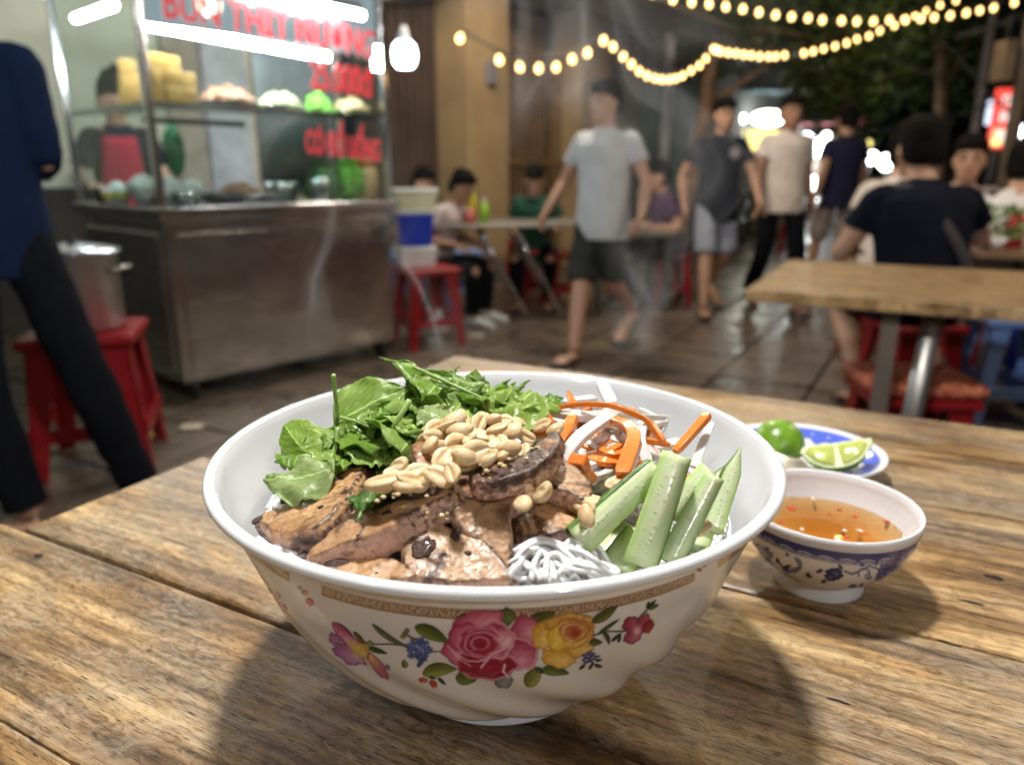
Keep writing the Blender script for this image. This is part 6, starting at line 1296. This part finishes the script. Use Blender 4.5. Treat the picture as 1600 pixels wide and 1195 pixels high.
# man in grey T-shirt walking towards us
J = walk(base_pose(), .27, 'R')
for n_, s_ in (('L', 1), ('R', -1)): J['an' + n_].x = .035 * s_; J['toe' + n_].x = .05 * s_; J['kn' + n_].x = .07 * s_
J['anL'] += V3(0, .06, .10); J['toeL'] += V3(0, .02, .02); J['elR'] += V3(-.07, -.02, 0); J['wrR'] += V3(-.12, -.10, .03); J['haR'] += V3(-.13, -.12, .03); J['elL'] += V3(.03, .06, 0); J['wrL'] += V3(.03, .08, 0); J['haL'] += V3(.02, .08, 0)
p = gp(935, 552); person('man in a light grey T-shirt and dark shorts walking towards us', p, math.radians(-30), J, gry, 'shorts', bshort, hgt=1.57, head_turn=-.35, hemz=-.17, wide=1.04)
def badge(root, J, hp):
    c = J['chest'] + V3(.080, -.133, .045); tube_ = [c + V3(.035 * math.cos(a), 0, .04 * math.sin(a)) for a in np.linspace(0, 2 * pi, 17)]
    MB().tube(tube_, .0045, 6).build('chest_emblem', mat('white_print', (.5, .47, .45), .7), root, True); MB().ell(c, (.02, .004, .022), 12, 6).build('chest_emblem', mat('white_print', (.5, .47, .45), .7), root, True)
J = walk(base_pose(), .22, 'R'); J['anL'] += V3(-.03, .08, .09); J['elL'] += V3(.03, 0, 0); J['wrL'] += V3(.03, -.03, 0); J['elR'] += V3(-.04, 0, 0); p = gp(1108, 486); person('man in a black T-shirt with a round white emblem and grey shorts walking', p, math.radians(-2), J, blackT, 'shorts', greysh, hgt=1.60, hemz=-.17, extra=badge, wide=1.02, head_turn=.2)
J = walk(base_pose(), .16, 'L'); p = gp(1205, 484); person('man in a cream T-shirt and black trousers walking beside the black T-shirt', p, math.radians(4), J, whiteT, 'pants', blk, hgt=1.63, hemz=-.12, skin=skinB, wide=1.04)
J = walk(base_pose(), .2, 'L'); p = Yp(1316, 262, 7.0); person('man in a dark navy T-shirt and grey shorts seen from behind, walking away', (p.x, 7.0, 0), math.radians(184), J, navyT, 'shorts', tansh, hgt=1.64, hemz=-.14, wide=1.02)
# the man seated with his back to us
def strap(root, J, hp):
    pts = [J['shL'] + V3(-.05, .03, .065), J['sho'] + V3(.02, .125, -.05), J['chest'] + V3(-.06, .140, -.05), J['waist'] + V3(-.13, .12, -.02)]
    MB().tube(catmull(pts, 5), .020, 8, flat=.35, up=(0, 1, 0)).build('bag_strap', mat('dark_grey_strap', (.05, .045, .05), .7), root, True)
J = lean(sit(base_pose(), .45), math.radians(14)); J['elL'] = J['shL'] + V3(.10, -.05, -.25); J['elR'] = J['shR'] + V3(-.17, -.16, -.20); J['wrR'] = J['elR'] + V3(.05, -.24, .05); J['haR'] = J['wrR'] + V3(.05, -.07, 0)
for n in 'LR': J['an' + n] += V3(0, .36, .02); J['toe' + n] += V3(0, .36, .0)
S1 = Yp(1458, 330, 3.25); S1.z = 0
person('big man in a black T-shirt with a shoulder strap, seated with his back to us', S1, math.radians(176), J, blackT, 'shorts', blk, hgt=1.72, wide=1.16, extra=strap, hemz=-.08, shoe=sandm)
J = lean(sit(base_pose(), .45), math.radians(12)); q = Yp(1408, 250, 4.6); person('person in a cream shirt half hidden behind the big seated man', (q.x, 4.6, 0), math.radians(150), J, whiteT, 'pants', blk, hgt=1.72)
J = lean(sit(base_pose(), .45), math.radians(10)); q = Yp(1508, 250, 4.45); person('dark haired person facing us past the shoulder of the big seated man', (q.x, 4.45, 0), math.radians(-20), J, pinkT, 'pants', blk, hgt=1.66, hair='long', head_turn=-.2)
J = lean(sit(base_pose(), .45), math.radians(14)); J['elR'] = J['shR'] + V3(-.1, -.12, -.22); J['wrR'] = J['elR'] + V3(.05, -.22, .06); J['haR'] = J['wrR'] + V3(.04, -.07, 0); q = Yp(1585, 260, 3.9); person('man in a white T-shirt with a dark strap seated at the right edge', (q.x, 3.9, 0), math.radians(130), J, whT, 'pants', blk, hgt=1.62, extra=strap)
# seated eaters at the left
J = lean(sit(base_pose(), .42), math.radians(12)); q = Yp(1052, 300, 6.3); person('person in dark purple seated on a red stool behind the walking man', (q.x, 6.3, 0), math.radians(-80), J, purple, 'pants', blk, hgt=1.55, shoe=whshoe, head_pitch=.3)
J = lean(sit(base_pose(), .42), math.radians(20)); q = Yp(838, 300, 6.4); person('person in a dark green T-shirt eating at the far side of the metal table', (q.x, 6.4, 0), math.radians(-5), J, greenT, 'pants', blk, hgt=1.55, head_pitch=.5)
J = lean(sit(base_pose(), .42), math.radians(22)); q = Yp(676, 310, 5.55); person('person in a pale pink shirt and black trousers bent over the metal table', (q.x, 5.55, 0), math.radians(70), J, pinkT, 'pants', blk, hgt=1.5, shoe=whshoe, head_pitch=.4, skin=skinB)
J = lean(sit(base_pose(), .42), math.radians(16)); q = Yp(634, 300, 6.2); person('dark haired person in white behind the pink shirt, next to the cart', (q.x, 6.2, 0), math.radians(60), J, whT, 'pants', blk, hgt=1.5, head_pitch=.3)
# ================================================================== stools, tables and the things on them
def plastic(name, col): return mat(name, col, .32, var=.12, scale=4, rvar=.08)
redpl = plastic('red_plastic', (.27, .008, .012)); bluepl = plastic('blue_plastic', (.24, .42, .90)); dbluepl = plastic('deep_blue_plastic', (.01, .04, .45))
def make_stool(m_, w=.34, h=.45):
    r = empty('plastic_stool', (0, 0, 0)); t = .15; a = w / 2 - .03; b = w / 2
    box('seat', -a - .02, a + .02, -a - .02, a + .02, h - .035, h, m_, r, .010)
    for sx_ in (-1, 1):
        for sy in (-1, 1):
            mb = MB(); tp, bt = V3(sx_ * a, sy * a, h - .036), V3(sx_ * b, sy * b, 0)
            for dx, dy in ((1, 0), (0, 1)):   # an L shaped leg of two flat webs
                wq = .075; V = []
                for p, k in ((tp, 1), (bt, .55)):
                    q = p - V3(sx_ * wq * k * dx, sy * wq * k * dy, 0); nrm = V3(sx_ * .007 * dy, sy * .007 * dx, 0)
                    V += [p, q, q - nrm, p - nrm]
                mb.add(V, [(0, 1, 2, 3), (7, 6, 5, 4), (0, 4, 5, 1), (1, 5, 6, 2), (2, 6, 7, 3), (3, 7, 4, 0)])
            mb.build('leg', m_, r)
    zz = h * .28; c = a + (b - a) * .72
    for sx_, sy in ((1, 0), (-1, 0), (0, 1), (0, -1)):
        if sx_: box('brace', sx_ * c - .006, sx_ * c + .006, -c + .012, c - .012, zz, zz + .045, m_, r)
        else: box('brace', -c + .012, c - .012, sy * c - .006, sy * c + .006, zz, zz + .045, m_, r)
    return r
S = make_stool(redpl); SB_ = make_stool(bluepl)
def recolor(o, m_):
    for c in o.children:
        c.data = c.data.copy(); c.data.materials[0] = m_
def stool(src, loc, rz, label, group, sc=1, first=[True, True]):
    i = 0 if src is S else 1; o = src if first[i] else copy_tree(src); first[i] = False
    o.location = loc; o.rotation_euler = (0, 0, rz); o.scale = (sc, sc, sc); tag(o, label, 'stool', group); return o
RG = 'red plastic stools'; BG = 'blue plastic stools'
sp = gp(668, 536); sp_z = .49
stool(S, (sp.x, sp.y, 0), .5, 'red plastic stool stacked with boxes beside the food cart', RG, 1.12)
stool(S, (-1.60, 2.72, 0), .3, 'tall red plastic stool under the steel pot at the left', RG, 1.18)
q = gp(880, 478); stool(S, (q.x, q.y, 0), .2, 'empty red plastic stool standing left of the man in grey', RG)
q = gp(826, 450); stool(S, (q.x, q.y, 0), .8, 'dark red plastic stool deeper under the metal table', RG)
stool(S, tuple(Yp(1052, 300, 6.3).to_2d()) + (0,), .1, 'red plastic stool the person in purple sits on', RG, .96)
stool(S, (S1.x, S1.y + .02, 0), .1, 'red plastic stool under the big seated man', RG)
stool(S, tuple(Yp(1408, 250, 4.6).to_2d()) + (0,), .5, 'red plastic stool under the person in the cream shirt', RG)
q = Yp(1250, 330, 9.5); stool(S, (q.x, q.y, 0), .5, 'distant red plastic stool between the cream T-shirt and the navy T-shirt', RG)
st2 = stool(S, (1.27, 2.26, 0), math.radians(-6), 'red plastic stool with a woven orange seat just behind our table', RG, .97)
M = NT('woven_orange_seat'); co = M.coord(); w1 = M.n('TexVoronoi', i_Scale=60.0); M.l(co, w1.inputs['Vector']); M.set(Base_Color=M.ramp(w1.outputs['Distance'], [(.2, (.75, .30, .14)), (.7, (.40, .05, .03))]), Roughness=.5); M.bump(w1.outputs['Distance'], .6, .004)
cs_ = MB().box(-.17, .17, -.15, .15, 0, .045).build('woven_cushion', M.m, None, loc=(1.27, 2.26, .438), rot=(0, 0, math.radians(-6)), bevel=.02, seg=3); tag(cs_, 'woven orange and red cushion on the stool behind our table', 'cushion')
q = gp(722, 478); stool(SB_, (q.x, q.y + .1, 0), .3, 'blue plastic stool under the person in pale pink', BG, 1.0)
q = Yp(1590, 488, 3.25); stool(SB_, (q.x, q.y, 0), math.radians(-12), 'light blue plastic stool at the right edge under the empty table', BG, 1.08)
o = stool(SB_, (q.x + .45, q.y + .6, 0), .2, 'deep blue plastic stool behind the light blue one', BG); recolor(o, dbluepl)
q = Yp(634, 300, 6.2); stool(SB_, (q.x, q.y, 0), .2, 'blue plastic stool under the person next to the cart', BG)
q = Yp(838, 300, 6.4); stool(S, (q.x, q.y, 0), .2, 'red plastic stool under the person in dark green', RG)
q = Yp(1508, 250, 4.45); stool(S, (q.x, q.y, 0), .2, 'red plastic stool under the long haired person facing us', RG)
q = Yp(1585, 260, 3.9); stool(S, (q.x, q.y, 0), .2, 'red plastic stool under the man in white at the right edge', RG)
# pot on its stool
pot = empty('cooking_pot', (-1.60, 2.72, .532), 0, 'tall aluminium cooking pot with a lid at the left beside the cart', 'pot'); alu = mat('dull_aluminium', (.50, .48, .45), .38, .85, var=.2, scale=6)
MB().lathe([(.001, 0), (.125, 0), (.14, .012), (.14, .27), (.148, .275), (.148, .282), (.134, .282), (.134, .02), (.001, .015)], 48).build('pot_body', alu, pot, True)
MB().lathe([(.001, .312), (.05, .310), (.12, .296), (.155, .287), (.157, .283), (.12, .287), (.001, .3)], 48).build('lid', mat('bright_lid', (.75, .76, .78), .25, .9), pot, True); MB().lathe([(.001, .34), (.018, .336), (.014, .312)], 16).build('knob', rub, pot, True)
for s in (1, -1): tube('handle', [(s * .139, -.05, .22), (s * .18, -.04, .225), (s * .18, .04, .225), (s * .139, .05, .22)], .007, alu, pot, 8)
# boxes on the red stool by the cart
bx = Vector((sp.x, sp.y, .506)); whp = plastic('white_plastic', (.66, .66, .64)); 
def boxy(name, dx, dy, z, w, d, h, m_, lb, lidm=None):
    r = empty(name, (bx.x + dx, bx.y + dy, z), .35, lb, 'box'); mb = MB(); 
    mb.loft([[V3(x * w * k / 2, y * d * k / 2, zz) for x, y in ((-1, -1), (1, -1), (1, 1), (-1, 1))] for zz, k in ((0, .88), (h * .9, 1), (h, 1.0))]); mb.build('box_body', m_, r, bevel=.008)
    if lidm: box('lid', -w * .53, w * .53, -d * .53, d * .53, h, h + .025, lidm, r, .008)
    return r
boxy('storage_box', -.06, 0, bx.z, .24, .22, .13, whp, 'white plastic box at the bottom of the pile on the red stool')
boxy('storage_crate', -.07, 0, bx.z + .131, .22, .22, .20, dbluepl, 'bright blue plastic crate in the middle of the pile', whp)
boxy('storage_tub', -.06, 0, bx.z + .357, .26, .22, .10, mat('pale_yellow_tub', (.66, .64, .42), .4), 'pale yellow tub with a white lid on top of the pile', whp)
bag(Vector((sp.x + .06, sp.y + .25, 0)), .06, .2, 'white plastic bag on the ground behind the red stool')
# metal folding table with condiments
mt = empty('metal_table', (Yp(770, 355, 5.7).x, 5.7, 0), math.radians(8), 'grey metal folding table with condiments in front of the ochre pillar', 'table')
box('tabletop', -.62, .72, -.32, .32, .70, .725, mat('dull_metal_top', (.33, .31, .28), .4, .5), mt, .005)
for y in (-.26, .26):
    tube('leg', [(-.12, y, .699), (.00, y, .45), (.12, y, .25), (.24, y, .02)], .014, chrome, mt, 8); tube('leg', [(.15, y, .699), (.24, y, .48), (.36, y, .30), (.50, y, .02)], .014, chrome, mt, 8)
    tube('leg', [(-.5, y, .699), (-.5, y, .0)], .014, chrome, mt, 8)
def bottle(px, py, y, zt_, r, h, col, lb, cat='bottle'):
    q = Yp(px, py, y); o = empty(cat.replace(' ', '_'), (q.x, y, zt_), 0, lb, cat); m_ = plastic('bottle_plastic', col)
    MB().lathe([(.001, 0), (r, 0), (r, h * .6), (r * .9, h * .68), (r * .4, h * .82), (r * .35, h * .9)], 20).build('bottle_body', m_, o, True); MB().lathe([(r * .4, h * .9), (r * .42, h), (.001, h)], 16).build('cap', whp if cat == 'bottle' else m_, o, True)
bottle(738, 340, 5.62, .726, .035, .26, (.62, .55, .04), 'yellow sauce bottle on the metal table'); bottle(757, 345, 5.55, .726, .035, .17, (.30, .55, .05), 'green squeeze bottle on the metal table'); bottle(735, 350, 5.5, .726, .04, .12, (.6, .16, .12), 'red cup in front of the yellow bottle', 'cup'); bottle(722, 345, 5.6, .726, .045, .14, (.6, .55, .55), 'whitish jar left of the yellow bottle', 'jar')
q = Yp(985, 320, 6.1); nt = empty('low_table', (q.x, 6.1, 0), .1, 'low table between the man in grey and the person in purple', 'table'); box('tabletop', -.35, .3, -.3, .3, .6, .63, greyp, nt, .005)
for x in (-.3, .25):
    for y in (-.25, .25): box('leg', x - .02, x + .02, y - .02, y + .02, 0, .599, darkmetal, nt)
o = MB().lathe([(.001, 0), (.03, 0), (.065, .06), (.06, .06), (.001, .012)], 24).build('soup_bowl', sporc, None, True, loc=(q.x + .05, 6.0, .631)); tag(o, 'white soup bowl on the low table in front of the purple shirt', 'bowl')
# empty wooden table at the right
WT = .76; corner = Z(1165, 452, WT); wt = empty('wooden_table', (corner.x, corner.y, 0), A28, 'empty light wood plank table at the right in front of the seated man', 'table')
wood2 = wood('light_table_wood', [(.30, .18, .08), (.52, .34, .16), (.62, .43, .22), (.70, .52, .30)], .26, .15, .5)
for i in range(4):
    b0 = i * .215; MB().box(.0, 2.4, b0 + .002, b0 + .213, WT - .035, WT).build('plank', wood2, wt, bevel=.003)
box('apron', .30, 1.7, .36, .40, WT - .08, WT - .036, wood_s, wt); box('apron', .12, 1.8, .78, .80, WT - .10, WT - .036, wood_s, wt)
box('leg', .37, .415, .05, .09, 0, WT - .036, mat('weathered_leg', (.14, .11, .09), .7), wt)
tube('leg', [(.50, .12, WT - .04), (.46, .12, .0)], .028, alu, wt, 10); box('leg', 2.2, 2.26, .05, .11, 0, WT - .036, wood_s, wt); box('leg', 1.12, 1.17, .73, .77, 0, WT - .101, wood_s, wt); box('leg', 2.2, 2.26, .73, .79, 0, WT - .101, wood_s, wt)
tube('stretcher', [(.40, .08, .12), (1.14, .74, .12)], .02, alu, wt, 8)
# table the seated group eats at, with herbs and bowls
g3 = Z(1480, 372, .74); t3 = empty('wooden_table', (2.1, 3.85, 0), A28, 'cluttered brown table the seated group eats at, at the right', 'table'); box('tabletop', -.15, 1.1, -.30, .35, .70, .73, mat('brown_table_top', (.20, .11, .05), .4), t3, .006)
for x in (-.08, 1.05):
    for y in (-.25, .3): box('leg', x - .025, x + .025, y - .025, y + .025, 0, .699, wood_s, t3)
def put3(x, y, z=.731): c, s = math.cos(A28), math.sin(A28); return Vector((2.1 + x * c - y * s, 3.85 + x * s + y * c, z))
rgd = random.Random(11)
for k, (x, y, lb, m_) in enumerate(((-.05, -.1, 'pale bowl nearest on the cluttered table', sporc), (.12, .1, 'yellowish bowl in the middle of the cluttered table', mat('yellow_bowl_glaze', (.6, .45, .12), .3)), (.30, -.12, 'white bowl beside the man in white', sporc))):
    o = MB().lathe([(.001, 0), (.03, 0), (.07, .055), (.066, .055), (.03, .01), (.001, .01)], 24).build('bowl', m_, None, True, loc=put3(x, y)); tag(o, lb, 'bowl')
hb = MB()
for k in range(120):
    p = Vector((rgd.gauss(0, .05), rgd.gauss(0, .05), .04 + rgd.uniform(0, .16))); a = Vector((rgd.gauss(0, 1), rgd.gauss(0, 1), rgd.gauss(0, 1))).normalized() * .022; b = a.cross(Vector((rgd.gauss(0, 1), 1, 0))).normalized() * .011; hb.add([p - a, p + b, p + a, p - b], [(0, 1, 2, 3)])
o = hb.build('herb_bunch', mat('table_herbs', (.13, .24, .06), .6, var=.5), None, loc=put3(.36, .03)); tag(o, 'loose bunch of green herbs on the cluttered table', 'herbs', None, 'stuff')
bottle(1592, 330, 3.72, .731, .04, .2, (.55, .03, .03), 'red sauce bottle at the right edge of the photo')
# motorbikes parked down the street
def motorbike(loc, rz, lb, col):
    r = empty('parked_motorbike', loc, rz, lb, 'motorbike'); pm = plastic('bike_paint', col)
    for x in (-.62, .62):
        w = MB().lathe([(.24, -.03), (.29, -.035), (.305, 0), (.29, .035), (.24, .03)], 28, closed=True); w.V = [(x + v[0], v[2], .305 + v[1]) for v in w.V]; wo = w.build('wheel', rub, r, True)
        h_ = MB().lathe([(.001, -.03), (.23, -.012), (.23, .012), (.001, .03)], 20); h_.V = [(x + v[0], v[2], .305 + v[1]) for v in h_.V]; h_.build('rim', chrome, wo, True)
    MB().tube([(-.75, 0, .62), (-.35, 0, .60), (-.05, 0, .42), (.2, 0, .40), (.42, 0, .72), (.50, 0, .98)], [(.09, .06), (.13, .12), (.10, .12), (.09, .12), (.10, .13), (.06, .08)], 12, up=(0, 1, 0)).build('body', pm, r, True)
    MB().tube([(-.78, 0, .76), (-.4, 0, .77), (-.05, 0, .70)], [(.04, .10), (.05, .14), (.04, .11)], 12, up=(0, 1, 0)).build('seat', rub, r, True)
    tube('fork', [(.50, .0, .95), (.62, 0, .31)], .025, chrome, r); tube('handlebar', [(.44, -.32, 1.02), (.50, -.1, 1.0), (.50, .1, 1.0), (.44, .32, 1.02)], .013, darkmetal, r, 8)
    MB().ell((.56, 0, .90), (.05, .08, .07), 12, 8).build('headlight', mat('headlight_glass', (.6, .6, .6), .1), r, True)
    for s in (-1, 1): tube('mirror_stem', [(.46, s * .26, 1.02), (.48, s * .30, 1.2)], .006, darkmetal, r, 6); MB().ell((.48, s * .31, 1.22), (.01, .055, .035), 10, 6).build('mirror', chrome, r, True)
q = Yp(1345, 262, 9.5); motorbike((q.x, 9.5, 0), math.radians(250), 'dark motorbike parked just right of the man in navy', (.05, .05, .06)); q = Yp(1385, 262, 11); motorbike((q.x, 11, 0), math.radians(262), 'dark red motorbike parked farther back beside the white lamp', (.15, .02, .02)); q = Yp(1150, 262, 10.5); motorbike((q.x, 10.5, 0), math.radians(240), 'grey motorbike parked behind the two walking men', (.2, .2, .21))
# ================================================================== string lights and the white bulb
bulbw = NT('warm_bulb_glass'); co = bulbw.coord(); bulbw.set(Base_Color=(.9, .7, .4), Emission_Color=bulbw.ramp(bulbw.noise(co, 3, 2), [(.3, (1, .55, .16)), (.7, (1, .66, .25))]), Emission_Strength=6.0); bulbw = bulbw.m
sock = mat('bulb_socket', (.03, .03, .03), .6)
bme = MB().lathe([(.001, -.042), (.014, -.038), (.024, -.026), (.0275, -.010), (.024, .008), (.015, .024), (.011, .032)], 12); bme = mesh('bulb', bme.V, bme.F); bme.materials.append(bulbw)
sme = mesh('socket', *(lambda m_: (m_.V, m_.F))(MB().lathe([(.012, .030), (.013, .055), (.001, .058)], 8))); sme.materials.append(sock)
def string(name, pts, label, scale=1.0, flip=False):
    P = [Yp(px, py, y) for px, py, y in pts]; root = empty(name, P[0], 0, label, 'string lights')
    cpts = [p + V3(0, 0, .058 * scale) - P[0] for p in P]; tube('cord', catmull(cpts, 3), .006, sock, root, 6)
    for p in P:
        b = link('bulb', bme, None, root, loc=p - P[0], rot=(random.uniform(-.2, .2), random.uniform(-.2, .2), 0)); b.scale = (scale,) * 3; s_ = link('socket', sme, None, b)
def seq(L, y0, y1): n = len(L); return [(px, py, y0 + (y1 - y0) * i / (n - 1)) for i, (px, py) in enumerate(L)]
A = seq([(719, 59), (780, 93), (812, 104), (842, 106), (869, 104), (894, 92), (918, 82), (943, 63)], 4.3, 4.8)
string('string_lights', A, 'warm bulb string sagging from the cart roof to the head of the man in grey', .72)
B = seq([(958, 73), (974, 88), (987, 100), (999, 111), (1011, 118), (1023, 122), (1034, 124), (1046, 124), (1056, 122), (1067, 118), (1080, 110), (1093, 102), (1103, 91), (1115, 76)], 4.9, 6.2)
string('string_lights', B, 'warm bulb string dipping deepest between the man in grey and the tree', .66)
Cc = seq([(1119, 78), (1126, 80), (1138, 82), (1150, 83), (1162, 85), (1174, 86), (1187, 88), (1201, 88), (1212, 88), (1226, 86), (1256, 83), (1271, 80), (1287, 76), (1305, 72), (1323, 67), (1339, 61), (1358, 56), (1375, 48), (1398, 40), (1413, 30), (1430, 24), (1447, 18), (1469, 8), (1494, 1), (1525, -12)], 6.3, 8.5)
string('string_lights', Cc, 'long lower warm bulb string rising from the tree to the top right', .74)
D = seq([(1020, -10), (1052, -1), (1081, 3), (1108, 6), (1134, 10), (1161, 14), (1186, 19), (1212, 23), (1237, 26), (1263, 28), (1285, 31), (1315, 32), (1339, 33), (1365, 33), (1390, 31), (1415, 31), (1439, 29), (1460, 27), (1485, 24), (1510, 20), (1531, 16), (1553, 12), (1585, 4)], 6.0, 7.6)
string('string_lights', D, 'long upper warm bulb string crossing the top right of the photo', .78)
# strings running on over our heads, mirrored in the glazed bowl
for k, (x0, x1, y, z) in enumerate(((-2.2, 2.4, 1.6, 2.75), (-2.4, 2.4, .2, 2.8), (-2.4, 2.2, -1.4, 2.8))):
    n = 17; P = [Vector((x0 + (x1 - x0) * i / n, y + .5 * i / n, z - .35 * 4 * (i / n) * (1 - i / n))) for i in range(n + 1)]; root = empty('string_lights', P[0], 0, ['warm bulb string overhead nearest the cart, above the table', 'warm bulb string straight above the viewer', 'warm bulb string behind the viewer'][k], 'string lights')
    tube('cord', [p - P[0] + V3(0, 0, .05) for p in P], .006, sock, root, 6)
    for p in P: b = link('bulb', bme, None, root, loc=p - P[0]); s_ = link('socket', sme, None, b)
# big white LED bulb beside the cart
q = Yp(632, 86, 4.9); wb = empty('hanging_bulb', q, 0, 'big glowing white bulb hanging right of the food cart', 'lamp'); k = 4.9 / F
k *= .78; MB().lathe([(.001, -24 * k), (14 * k, -22 * k), (21 * k, -13 * k), (22 * k, 2 * k), (20 * k, 15 * k), (13 * k, 22 * k)], 24).build('bulb', glow('white_led_bulb', (.92, .97, 1), 16), wb, True)
MB().lathe([(14 * k, 22 * k), (9 * k, 36 * k), (5 * k, 48 * k), (.001, 50 * k)], 16).build('socket', mat('white_socket', (.7, .72, .75), .4), wb, True); tube('cord', [(0, 0, 50 * k), (0, .1, 1.2)], .005, sock, wb, 6)
# ================================================================== steam rising from the bowl
M = NT('steam'); M.t.nodes.remove(M.b); vs = M.n('VolumePrincipled'); M.l(vs.outputs[0], M.out.inputs['Volume']); vs.inputs['Color'].default_value = (1, 1, 1, 1); vs.inputs['Anisotropy'].default_value = .1
co = M.coord(); mm_ = co.node; mm_.inputs['Location'].default_value = (3.3, 1.2, .7); w1 = M.n('TexNoise', i_Scale=5.5, i_Detail=2.0); M.l(co, w1.inputs['Vector']); sc_ = M.n('VectorMath', operation='SCALE'); sc_.inputs['Scale'].default_value = .26; M.l(w1.outputs['Color'], sc_.inputs[0]); ad = M.n('VectorMath', operation='ADD'); M.l(co, ad.inputs[0]); M.l(sc_.outputs[0], ad.inputs[1])
mp = M.n('Mapping'); mp.inputs['Scale'].default_value = (1, .5, .30); M.l(ad.outputs[0], mp.inputs['Vector'])
n = M.noise(mp.outputs[0], 12.0, 2, .5); sb_ = M.n('Math', operation='SUBTRACT', i_1=.5); M.l(n, sb_.inputs[0]); ab = M.n('Math', operation='ABSOLUTE'); M.l(sb_.outputs[0], ab.inputs[0])
thin = M.ramp(ab.outputs[0], [(.0, 1.0), (.014, .28), (.042, .0)])
mask = M.ramp(M.noise(co, 6.5, 2), [(.42, 0.0), (.56, 1.0)])
sx = M.n('SeparateXYZ'); M.l(M.coord(), sx.inputs[0])
# fades out sideways from a rising column
dx = M.n('Math', operation='MULTIPLY', i_1=1 / .17); M.l(sx.outputs[0], dx.inputs[0]); d2 = M.n('Math', operation='POWER', i_1=2.0); dab = M.n('Math', operation='ABSOLUTE'); M.l(dx.outputs[0], dab.inputs[0]); M.l(dab.outputs[0], d2.inputs[0])
side = M.ramp(d2.outputs[0], [(.2, 1.0), (.95, 0.0)])
den = M.mix(1, M.mix(1, thin, mask, 'MULTIPLY'), side, 'MULTIPLY'); ml = M.n('Math', operation='MULTIPLY', i_1=5.5); M.l(den, ml.inputs[0]); M.l(ml.outputs[0], vs.inputs['Density'])
st_ = MB().box(-.17, .17, -.04, .04, .0, .25).build('steam', M.m, None, loc=(-.015, .40, TZ + .135)); tag(st_, 'faint wisps of steam rising from the bowl', 'steam', None, 'stuff')
M.m.cycles.volume_step_rate = 1.0 if hasattr(M.m, 'cycles') else 1.0
# ================================================================== unseen lamps: one inferred from the bowl shadows, the others added as fill
bulbm = glow('lit_bulb', (1, .93, .82), 14)
shadem = mat('lamp_shade_metal', (.35, .36, .38), .4, .6)
def pendant(loc, watts, col, label, r=.03, top=3.4, spot=False):
    root = empty('unseen_pendant', loc, 0, label, 'lamp')
    MB().lathe([(.02, .075), (.03, .07), (.07, .045), (.105, .02), (.11, .012), (.104, .016), (.068, .042), (.028, .064), (.018, .07)], 36).build('lamp_shade', shadem, root, True)
    MB().ell((0, 0, .02), (.028, .028, .036), 16, 10).build('bulb', bulbm, root, True)
    tube('cord', [(0, 0, .075), (0, 0, top - loc[2])], .003, shadem, root, 6)
    L = bpy.data.lights.new('bulb_light', 'POINT'); L.energy = watts; L.color = col; L.shadow_soft_size = r
    lo = bpy.data.objects.new('bulb_light', L); COL.objects.link(lo); lo.parent = root; lo.location = (0, 0, -.02 - r)
    return root
pendant(KEY, 120.0, (1, .985, .965), 'pendant lamp with a metal shade hanging over the foreground table', .07)
pendant((.9, -1.6, 2.5), 58.0, (.98, .98, 1), 'added fill lamp behind the viewer', .12, 3.2)
pendant((-1.3, -.9, 2.5), 20.0, (.95, .96, 1), 'added fill lamp behind the viewer at the left', .12, 3.2)
pendant((.35, 4.9, 3.3), 190.0, (1, .88, .72), 'added fill lamp above the walking men', .1, 4.2)
pendant((2.7, 2.7, 2.7), 85.0, (1, .84, .65), 'added fill lamp above the seated group', .1, 3.8)
pendant((-.2, 6.2, 3.1), 34.0, (1, .85, .6), 'added fill lamp before the ochre pillar', .1, 3.8)
pendant((3.2, 8.2, 4.4), 110.0, (1, .82, .6), 'added fill lamp farther down the street', .1, 5.0)

# labels that several things of one kind still share get their order from the left
by = {}
for o in bpy.data.objects:
    if o.get('category') and o.get('label'): by.setdefault(o['label'], []).append(o)
for lb, L_ in by.items():
    if 1 < len(L_) <= 20:
        for i_, o in enumerate(sorted(L_, key=lambda o: o.matrix_world.translation.x if o.type == 'EMPTY' or o.location.length > 1 and o.get('category') in ('peanut', 'chilli', 'garlic') else sum((o.matrix_basis @ Vector(c)).x for c in o.bound_box))): o['label'] = lb + ', ' + ORD[i_]
